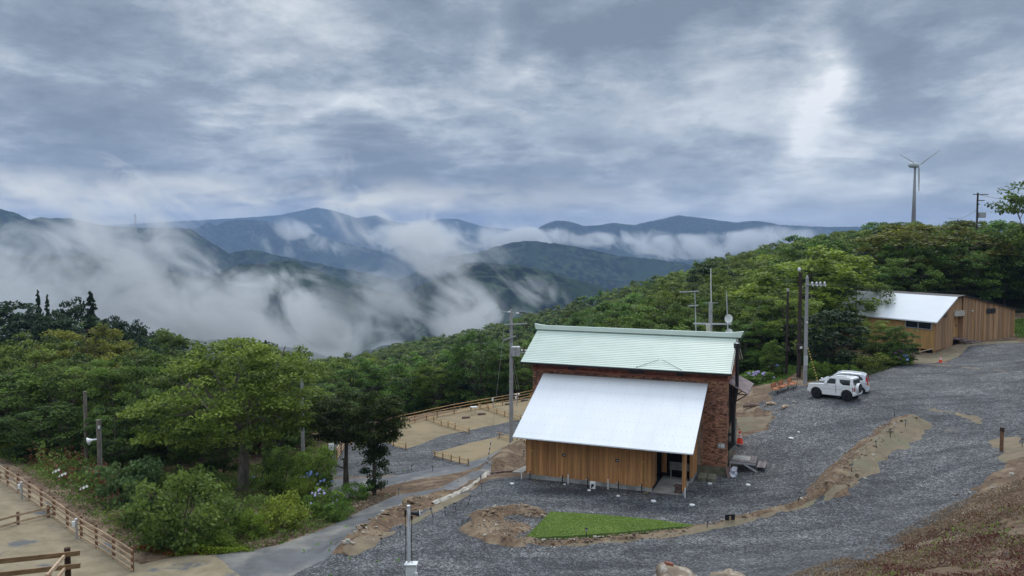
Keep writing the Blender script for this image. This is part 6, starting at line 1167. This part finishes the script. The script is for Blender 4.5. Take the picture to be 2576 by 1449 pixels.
t = MB().box(-.13, .13, -.08, .08, 0, .08).build('roof_tile', 'brick_red'); p = at(1682, 1425, 25.2); t.location = (p.x, p.y, p.z + .05); t.rotation_euler = (0, .3, .3); tag(t, 'broken reddish brick lying on the larger boulder', 'brick')
# pale liner along the drop to the road
q = [g(*v) for v in ((1088, 1268), (1125, 1254), (1150, 1243), (1185, 1225), (1212, 1204), (1228, 1190))]; m = MB(); rsl = random.Random(4); cl = [q[0].lerp(q[0], 0)]
for a, b in zip(q[:-1], q[1:]): cl += [a.lerp(b, k / 5) for k in range(1, 6)]
vs = []; fs = []
for i, p in enumerate(cl):
    d = (cl[min(i + 1, len(cl) - 1)] - cl[max(i - 1, 0)]).normalized(); s = Vector((-d.y, d.x, 0)); w = .20 * rsl.uniform(.5, 1.3)
    for k in range(5): vs.append(p + s * (k - 2) * w * .5 + Vector((0, 0, .14 - .035 * (k - 2) ** 2 + rsl.uniform(-.05, .06))))
for i in range(len(cl) - 1):
    for k in range(4): fs.append((i * 5 + k, i * 5 + k + 1, i * 5 + k + 6, i * 5 + k + 5))
m.add(vs, fs)
o = m.build('fabric_liner', 'stone_pale'); tag(o, 'pale fabric liner laid along the bank above the road bend', 'liner')
# dead branches on the right bank
def twigs():
    rs = random.Random(9); mb = MB()
    for k in range(70):
        p = g(rs.uniform(2150, 2570), rs.uniform(1290, 1445)); a = rs.uniform(0, 3.14); L = rs.uniform(.2, .8); mb.tube([p + Vector((0, 0, .05)), p + Vector((math.cos(a) * L * .5, math.sin(a) * L * .3, .18)), p + Vector((math.cos(a + .3) * L, math.sin(a) * L, rs.uniform(.1, .4)))], [.014, .01, .004], 4)
    o = mb.build('dead_twigs', 'bark_pale'); o['kind'] = 'stuff'
twigs()
for px, py, L, a, l in ((1890, 1025, 1.3, .3, 'flat brown log slab on the dirt right of the brick house'), (1940, 1020, .7, -.4, 'short split log on the dirt below the benches'), (1975, 1028, .8, .7, 'pale split branch on the gravel below the benches')):
    p = g(px, py); o = MB().tube([(-L / 2, 0, .12), (0, .05, .16), (L / 2, 0, .12)], [.10, .14, .08], 8).build('log', 'old_wood' if 'brown' in l else 'fence_board'); o.location = p; o.rotation_euler = (0, 0, a); tag(o, l, 'log')
for k, (a, b, l) in enumerate((((1235, 1192), (1262, 1190), 'left dark sleeper at the gravel edge'), ((1264, 1189), (1290, 1188), 'right dark sleeper at the gravel edge'))):
    p, q_ = g(*a), g(*b); o = MB().bar((0, 0, .06), q_ - p + Vector((0, 0, .06)), .2, .12).build('timber_sleeper', 'old_wood'); o.location = p; tag(o, l, 'sleeper')
p = g(1296, 1190); o = MB().hexa([(-.2, -.2, -.1), (.5, -.35, -.1), (1.1, 1.1, -.1), (.7, 1.2, -.1), (-.2, -.2, .15), (.5, -.35, .15), (1.1, 1.1, .15), (.7, 1.2, .15)]).build('concrete_edge', 'slab'); o.location = p; tag(o, 'pale concrete slab edge behind the left corner of the lean-to', 'slab')

# ------------------------------------------------------------------ benches
def bench():
    t = thing('park_bench', 'x', 'bench', (0, 0, 0), 0, 'park benches in a row'); L = .78
    for k in range(4): MB().box(-L, L, -.02 + k * .105, .07 + k * .105, .42, .445, random.uniform(-.15, .15)).build('seat_slat', 'bench_wood', t)
    for k in range(3): MB().bar((-L, .44 + k * .03, .52 + k * .11), (L, .44 + k * .03, .52 + k * .11), .025, .085).build('back_slat', 'bench_wood', t)
    for x in (-.62, .62):
        m = MB(); m.tube([(x, -.02, 0), (x, .06, .2), (x, .02, .42)], .022, 6); m.tube([(x, .52, 0), (x, .36, .22), (x, .42, .44), (x, .54, .86)], .022, 6); m.tube([(x, -.02, .42), (x, .42, .42)], .02, 6); m.build('iron_leg', 'black_metal', t); MB().tube([(x, -.02, .44), (x, -.04, .62), (x, .46, .66)], .018, 6).build('arm_rest', 'black_metal', t)
    return remember(t)
b0 = bench(); P_ = g(2001, 978); b0.location = P_; b0.rotation_euler = (0, 0, R(60)); b0['label'] = 'upper right park bench with an orange wooden back, nearest the grey pole'
for px, py, l, a in ((1978, 984, 'middle park bench of the row of three orange ones', 58), (1961, 990, 'lower left park bench of the row, nearest the brick house', 58)): dup(b0, g(px, py), R(a), l)

# ------------------------------------------------------------------ cars
def wheel(t, x, y, r, w, rim, out):
    q = MB(); q.tube([(x, y - w / 2, r), (x, y - w / 2 + .03, r), (x, y + w / 2 - .03, r), (x, y + w / 2, r)], [r * .93, r, r, r * .93], 22); wo = q.build('wheel', 'tyre', t, smooth=False)
    s = out; yy = y + s * (w / 2 + .004); MB().tube([(x, yy - s * .01, r), (x, yy, r)], [r * .60, r * .60], 18).build('rim', rim, wo)
    for k in range(6): an = k * math.pi / 3; MB().bar((x, yy + s * .006, r), (x + math.cos(an) * r * .56, yy + s * .006, r + math.sin(an) * r * .56), .02, .05, upv=(0, 1, 0)).build('spoke', 'rim_silver' if rim == 'rim_silver' else 'gutter', wo)
def shell(t, rows, mat, name='body', bevel=.035):
    """rows: cross sections front to back: (x, [(y half width, z) ...])"""
    n = len(rows[0][1]); vs = []; fs = []
    for x, pr in rows: vs += [(x + (dx if len(q) > 2 else 0), -q[0], q[1]) for q in pr for dx in (0,)] + [(x, q[0], q[1]) for q in reversed(pr)]
    m = 2 * n
    for i in range(len(rows) - 1):
        for k in range(m): fs.append((i * m + k, i * m + (k + 1) % m, (i + 1) * m + (k + 1) % m, (i + 1) * m + k))
    fs.append(tuple(range(m))[::-1]); fs.append(tuple((len(rows) - 1) * m + k for k in range(m))); q = MB(); q.add(vs, fs); return q.build(name, mat, t, bevel=bevel)
def off_roader():
    pf, pr = g(2055, 1004), g(2128, 1012); mid = (pf + pr) / 2; d = pf - pr; yaw = math.atan2(d.y, d.x); wb = 2.25
    side = Vector((-math.sin(yaw), math.cos(yaw), 0)); c_ = mid - side * .68
    t = thing('parked_off_roader', 'small white boxy off-roader with black bonnet panel and covered spare wheel', 'car', (c_.x, c_.y, hz(c_.x, c_.y) + .02), yaw); t.rotation_euler = (0, -math.atan2(pf.z - pr.z, wb) , yaw)
    X = lambda x: x
    # lower body with arches: side outline (x forward)
    def arch(cx, r, z0): return [(cx + r * math.cos(a), .36 + r * math.sin(a)) for a in np.linspace(-.15, math.pi + .15, 9)]
    ol = [(1.72, .50), (1.76, .78), (1.70, 1.02), (1.0, 1.09), (.62, 1.10), (-1.56, 1.13), (-1.62, .90), (-1.64, .52)] ; low = [(-1.64, .42)] + [(x, z) for x, z in arch(-wb / 2, .43, 0)][::-1] + [(x, z) for x, z in arch(wb / 2, .43, 0)][::-1] + [(1.66, .42)]
    q = MB(); q.prism(ol + low, -.70, .70); q.build('body', 'car_white', t, bevel=.04)
    q = MB(); q.box(-1.5, 1.5, -.55, .55, .34, .60); q.build('underbody', 'black', t)
    g_ = [(.62, 1.10), (.20, 1.58), (.0, 1.66), (-1.30, 1.68), (-1.50, 1.62), (-1.58, 1.12)]
    vs = []; n = len(g_)
    for s in (-1, 1):
        for x, z in g_: vs.append((x, s * (.69 - .12 * (z - 1.1) / .58), z))
    q = MB(); q.add(vs, [tuple(range(n)), tuple(range(2 * n - 1, n - 1, -1))] + [(i, i + n, (i + 1) % n + n, (i + 1) % n) for i in range(n)]); q.build('cabin', 'car_white', t, bevel=.035)
    yw = lambda z: .69 - .12 * (z - 1.1) / .58 + .006
    for s in (-1, 1):
        for nm, P in (('front_window', [(.42, 1.16), (.12, 1.52), (-.32, 1.52), (-.32, 1.16)]), ('rear_side_window', [(-.58, 1.50), (-1.36, 1.50), (-1.36, 1.12), (-.85, 1.12), (-.62, 1.28)])):
            q = MB(); q.add([(x, s * yw(z), z) for x, z in P] + [(x, s * (yw(z) - .03), z) for x, z in P], [tuple(range(len(P))), tuple(range(len(P) - 1, -1, -1))][:1] + [(i, (i + 1) % len(P), (i + 1) % len(P) + len(P), i + len(P)) for i in range(len(P))]); q.build(nm, 'glass', t)
        MB().bar((.0, s * .52, 1.70), (-1.1, s * .52, 1.71), .03, .03).build('roof_rail', 'grey_plastic', t)
        o = MB().box(.28, .42, s * .72 - .07 if s < 0 else s * .72 - .02, s * .72 + .02 if s < 0 else s * .72 + .09, 1.10, 1.25).build('mirror', 'car_white', t, bevel=.02)
        MB().box(-1.665, -1.635, s * .60 - .06, s * .60 + .06, .70, 1.0).build('tail_light', 'red_lamp', t); MB().box(-1.61, -1.52, s * .705 - .004, s * .705 + .004, .70, 1.0).build('tail_light', 'rim_silver', t)
        MB().box(-.36, -.33, s * .701, s * .706, .5, 1.1).build('door_seam', 'gutter', t); MB().box(-.3, -.12, s * .705, s * .72, .98, 1.02).build('door_handle', 'car_white', t); MB().box(-1.0, 1.0, s * .70, s * .712, .76, .775).build('side_crease', 'grey_plastic', t)
        MB().tube([(1.755, s * .48, .86), (1.775, s * .48, .86)], .1, 14).build('headlight', 'rim_silver', t)
    q = MB(); q.hexa([(.66, -.5, 1.105), (1.6, -.5, 1.045), (1.6, .5, 1.045), (.66, .5, 1.105), (.66, -.48, 1.13), (1.58, -.46, 1.07), (1.58, .46, 1.07), (.66, .48, 1.13)]); q.build('bonnet_panel', 'black', t)
    MB().hexa([(.585, -.56, 1.15), (.60, -.56, 1.13), (.60, .56, 1.13), (.585, .56, 1.15), (.235, -.50, 1.56), (.25, -.50, 1.57), (.25, .50, 1.57), (.235, .50, 1.56)]).build('windscreen', 'glass', t)
    MB().box(-1.60, -1.545, -.50, .50, 1.17, 1.53).build('rear_window', 'glass', t)
    MB().box(-1.70, -1.60, -.70, .70, .42, .62).build('bumper', 'car_white', t, bevel=.03); MB().box(1.70, 1.80, -.70, .70, .42, .66).build('bumper', 'car_white', t, bevel=.03)
    q = MB(); q.tube([(-1.64, .08, .92), (-1.86, .08, .92)], [.34, .34], 22); so = q.build('spare_wheel', 'car_white', t, bevel=.02); q = MB(); q.tube([(-1.862, .08, .92), (-1.885, .08, .92)], [.33, .31], 22); q.build('wheel_cover', 'gutter', so)
    for x in (-wb / 2, wb / 2):
        for s in (-1, 1): wheel(t, x, s * .66, .355, .24, 'rim_dark', s)
    return t
off_roader()
def hatch():
    pr = g(2166, 993); yaw = R(152); f = Vector((math.cos(yaw), math.sin(yaw), 0)); side = Vector((-math.sin(yaw), math.cos(yaw), 0)); wb = 2.42; c_ = pr + f * (wb / 2 + .05) - side * .68
    t = thing('parked_hatchback', 'silver tall hatchback parked behind the white off-roader', 'car', (c_.x, c_.y, hz(c_.x, c_.y) + .02), yaw); t.rotation_euler = (0, -.02, yaw)
    def arch(cx, r): return [(cx + r * math.cos(a), .29 + r * math.sin(a)) for a in np.linspace(-.1, math.pi + .1, 9)]
    ol = [(1.66, .45), (1.68, .70), (1.35, .92), (1.0, 1.0), (-1.60, 1.02), (-1.70, .8), (-1.70, .42)]; low = [(-1.66, .26)] + arch(-wb / 2, .34)[::-1] + arch(wb / 2, .34)[::-1] + [(1.6, .26)]
    MB().prism(ol + low, -.735, .735).build('body', 'car_silver', t, bevel=.06)
    g_ = [(1.12, .99), (.55, 1.42), (.2, 1.54), (-.4, 1.58), (-1.25, 1.55), (-1.52, 1.46), (-1.66, 1.0)]; n = len(g_); vs = []
    for s in (-1, 1):
        for x, z in g_: vs.append((x, s * (.72 - .14 * (z - 1.0) / .56), z))
    MB().add(vs, [tuple(range(n)), tuple(range(2 * n - 1, n - 1, -1))] + [(i, i + n, (i + 1) % n + n, (i + 1) % n) for i in range(n)]).build('cabin', 'car_silver', t, bevel=.05)
    yw = lambda z: .72 - .14 * (z - 1.0) / .56 + .006
    for s in (-1, 1):
        for nm, P in (('front_window', [(.85, 1.06), (.42, 1.40), (-.25, 1.46), (-.25, 1.06)]), ('rear_side_window', [(-.33, 1.46), (-1.05, 1.44), (-1.32, 1.25), (-1.34, 1.10), (-.33, 1.06)])):
            MB().add([(x, s * yw(z), z) for x, z in P] + [(x, s * (yw(z) - .03), z) for x, z in P], [tuple(range(len(P)))] + [(i, (i + 1) % len(P), (i + 1) % len(P) + len(P), i + len(P)) for i in range(len(P))]).build(nm, 'glass', t)
        MB().hexa([(-1.735, s * .70 - .08, .82), (-1.56, s * .70 - .08, .82), (-1.56, s * .70 + .045, .82), (-1.735, s * .70 + .045, .82), (-1.62, s * .63 - .06, 1.36), (-1.50, s * .63 - .06, 1.36), (-1.50, s * .63 + .03, 1.36), (-1.62, s * .63 + .03, 1.36)]).build('tail_light', 'red_lamp', t)
        MB().box(.38, .52, s * .78 - .06, s * .78 + .06, 1.02, 1.14).build('mirror', 'car_silver', t, bevel=.02); MB().tube([(1.60, s * .5, .72), (1.70, s * .5, .72)], .11, 12).build('headlight', 'rim_silver', t)
    MB().hexa([(-1.69, -.55, 1.02), (-1.60, -.55, 1.02), (-1.60, .55, 1.02), (-1.69, .55, 1.02), (-1.56, -.5, 1.42), (-1.5, -.5, 1.42), (-1.5, .5, 1.42), (-1.56, .5, 1.42)]).build('rear_window', 'glass', t)
    MB().hexa([(1.05, -.58, 1.05), (1.08, -.58, 1.03), (1.08, .58, 1.03), (1.05, .58, 1.05), (.52, -.52, 1.43), (.56, -.52, 1.45), (.56, .52, 1.45), (.52, .52, 1.43)]).build('windscreen', 'glass', t)
    MB().box(-1.735, -1.71, -.17, .17, .62, .76).build('number_plate', 'yellow', t); MB().box(-1.76, -1.66, -.72, .72, .28, .50).build('bumper', 'car_silver', t, bevel=.03); MB().box(-1.45, 1.4, -.6, .6, .2, .4).build('underbody', 'black', t)
    for x in (-wb / 2, wb / 2):
        for s in (-1, 1): wheel(t, x, s * .66, .29, .18, 'rim_silver', s)
hatch()

# ------------------------------------------------------------------ wooden house at the right
def wooden_house():
    A = at(2352, 893, 79); e1 = Vector((.885, .466, 0)).normalized(); e2 = Vector((-e1.y, e1.x, 0)); yaw = math.atan2(e1.y, e1.x); zb = A.z
    t = thing('wooden_house', 'long timber-clad house on stilts with white metal roof at the right', 'house', (A.x, A.y, zb), yaw); rs = random.Random(12)
    def local(px, py, s=None, b=0.0):                      # image position on the gable plane
        lo, hi = -30., 60.
        for _ in range(50):
            m = (lo + hi) / 2; w = Vector((A.x, A.y, 0)) + e1 * m + e2 * b
            if 1288 + F * w.x / (w.y * cP) < px: lo = m
            else: hi = m
        w = Vector((A.x, A.y, 0)) + e1 * lo + e2 * b; z = at(px, py, w.y).z - zb; return lo, z
    Lw, zl = local(2405, 750); _, zl0 = local(2405, 872); R0, zr0 = local(2429, 859); _, zrt = local(2431, 745); R1, zr1 = local(2559.5, 855); _, zre = local(2559.5, 778.5); _, zA = local(2353, 806); _, zA0 = local(2353, 883)
    ridge = zl; dep = 12.0
    def top(x): return zA + (ridge - zA) * x / Lw if x < Lw else ridge + .05 if x < R0 else zrt + (zre - zrt) * (x - R0) / (R1 - R0)
    def bot(x): return zA0 + (zl0 - zA0) * x / Lw if x < Lw else zr0 + (zr1 - zr0) * max(0, x - R0) / (R1 - R0)
    # gable boards
    bw = .30
    x = 0.0
    while x < Lw - .01: x2 = min(x + bw, Lw); MB().hexa([(x, 0, bot(x)), (x2 - .012, 0, bot(x2)), (x2 - .012, .1, bot(x2)), (x, .1, bot(x)), (x, 0, top(x)), (x2 - .012, 0, top(x2)), (x2 - .012, .1, top(x2)), (x, .1, top(x))], rs.uniform(-.3, .2)).build('board', 'cladding_far', t); x = x2
    x = R0
    while x < R1 - .01: x2 = min(x + bw, R1); MB().hexa([(x, 0, bot(x)), (x2 - .012, 0, bot(x2)), (x2 - .012, .1, bot(x2)), (x, .1, bot(x)), (x, 0, top(x)), (x2 - .012, 0, top(x2)), (x2 - .012, .1, top(x2)), (x, .1, top(x))], rs.uniform(-.3, .2)).build('board', 'cladding_far', t); x = x2
    for k in range(5): x = R0 + (R1 - R0) * (k + .95) / 5.05; MB().bar((x, -.03, bot(x)), (x, -.03, top(x)), .07, .05, upv=(0, 1, 0)).build('batten', 'cladding_gold', t)
    # recessed entrance
    rb = .5; z1 = local(2415, 783)[1]; z2 = local(2415, 795)[1]
    MB().box(Lw, R0, .15, .25, z1, ridge).build('panel', 'cladding_far', t); MB().box(Lw, R0, rb, rb + .1, bot(R0) + .3, z1).build('wall', 'cladding_far', t); MB().box(Lw - .03, R0 + .03, -.15, rb, z2, z1 + .05).build('canopy', 'stone_pale', t)
    MB().box(R0 - .005, R0 + .05, .101, rb + .1, bot(R0) - .3, z1).build('wall', 'cladding_far', t); MB().box(Lw - .05, Lw + .005, .101, rb + .1, bot(Lw) - .3, z1).build('wall', 'cladding_far', t)
    do = MB().box(Lw + .12, R0 - .15, rb - .03, rb - .001, bot(R0) + .45, z2 - .05).build('door', 'cladding_gold', t); MB().box(R0 - .5, R0 - .3, rb - .05, rb - .031, bot(R0) + 1.5, bot(R0) + 1.75).build('notice', 'old_wood', do); MB().box(Lw + .35, Lw + .45, rb - .07, rb - .031, bot(R0) + 1.3, bot(R0) + 1.4).build('handle', 'black', do)
    so = MB().box(Lw + .02, R0 + .1, -.5, rb, bot(R0) + .30, bot(R0) + .36).build('porch_deck', 'deck_board', t)
    for k in range(3): MB().box(Lw + .3 + k * .55, R0 + .8 + k * .45, -1.0 - k * .35, -.62 - k * .35, bot(R0) + .16 - k * .16, bot(R0) + .21 - k * .16).build('step', 'deck_board', t)
    MB().bar((Lw + .2, -.55, bot(R0) + .2), (Lw + 1.6, -1.9, bot(R0) - .35), .06, .16).build('stringer', 'old_wood', t)
    # side wall and stilts towards the left (away from the camera)
    y = .0; n = 14
    for k in range(n): y0_, y1_ = .1 + k * dep / n, .1 + (k + 1) * dep / n; MB().box(-.05, .05, y0_, y1_ - .012, zA0 + .05, zA - .02, rs.uniform(-.15, .1)).build('board', 'cladding_gold', t)
    for k in range(5): MB().box(-.10, -.05, .1 + k * dep / 5, .2 + k * dep / 5, zA0, zA - .05).build('batten', 'cladding_gold', t)
    for k in range(8): yy = .1 + k * dep / 8; MB().box(-.02, .12, yy, yy + .14, -1.2, zA0 + .05).build('stilt', 'cladding_far', t)
    for k in range(8): x = .25 + (Lw - .5) * k / 7; MB().box(x - .12, x + .12, .12, .3, -.8, bot(x)).build('stilt', 'cladding_far', t)
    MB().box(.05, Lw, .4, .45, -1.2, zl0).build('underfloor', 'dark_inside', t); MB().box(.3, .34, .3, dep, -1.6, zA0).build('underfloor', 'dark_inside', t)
    MB().bar((-.4, -.05, zA0 + .25), (-3.2, 1.6, -.15), .06, .10).build('handrail', 'fence_board', t); MB().bar((.2, -.12, .0), (3.0, -.12, zl0 - .7), .25, .08).build('ramp_board', 'bench_wood', t)
    MB().box(-3.6, -2.9, 3.2, 3.3, -.9, .35).build('white_wall', 'stone_pale', t)
    # roofs
    z_e = zA + .02
    q = MB(); q.hexa([(-.35, -.35, z_e - .30), (Lw + .05, -.35, ridge + .02), (Lw + .05, dep + .4, ridge + .02), (-.35, dep + .4, z_e - .30), (-.35, -.35, z_e - .18), (Lw + .05, -.35, ridge + .14), (Lw + .05, dep + .4, ridge + .14), (-.35, dep + .4, z_e - .18)]); q.build('roof', 'white_metal', t)
    q = MB(); q.hexa([(Lw + .06, -.2, ridge + .0), (R0, -.2, zrt + .02), (R0, dep, zrt + .02), (Lw + .06, dep, ridge + .0), (Lw + .06, -.2, ridge + .1), (R0, -.2, zrt + .12), (R0, dep, zrt + .12), (Lw + .06, dep, ridge + .1)]); q.build('roof', 'gutter', t)
    q = MB(); k = (zre - zrt) / (R1 - R0); q.hexa([(R0 + .01, -.2, zrt + .02), (R1 + .8, -.2, zre + k * .8), (R1 + .8, dep, zre + k * .8), (R0 + .01, dep, zrt + .02), (R0 + .01, -.2, zrt + .12), (R1 + .8, -.2, zre + k * .8 + .1), (R1 + .8, dep, zre + k * .8 + .1), (R0 + .01, dep, zrt + .12)]); q.build('roof', 'gutter', t)
    MB().box(R1 - .1, R1, .1, dep, bot(R1), zre).build('wall', 'cladding_far', t)
    def window(xa, xb, za, zb_, y=-.06):
        fo = MB().box(xa - .08, xb + .08, y, y + .05, za - .08, zb_ + .08).build('window', 'gutter', t); m_ = (xa + xb) / 2
        for a, b in ((xa, m_ - .03), (m_ + .03, xb)): MB().box(a, b, y - .012, y - .002, za, zb_).build('pane', 'glass', fo)
    xa, za = local(2488, 787); xb, zb_ = local(2508, 777); window(xa, xb, za, zb_); xa, za = local(2380, 799); xb, zb_ = local(2387, 787); MB().box(xa, xb, -.07, -.02, za, zb_).build('vent_cover', 'old_wood', t)
    fo = MB().box(-.13, -.05, .35, 3.3, zA - 1.0, zA - .15).build('window', 'grey_plastic', t)
    for a, b in ((.45, 1.78), (1.88, 3.2)): MB().box(-.145, -.132, a, b, zA - .93, zA - .22).build('pane', 'glass', fo)
    MB().blob((local(2449, 782)[0], -.12, local(2449, 782)[1]), .09, 1, 0, 5, 8).build('lamp', 'white_plastic', t)
wooden_house()
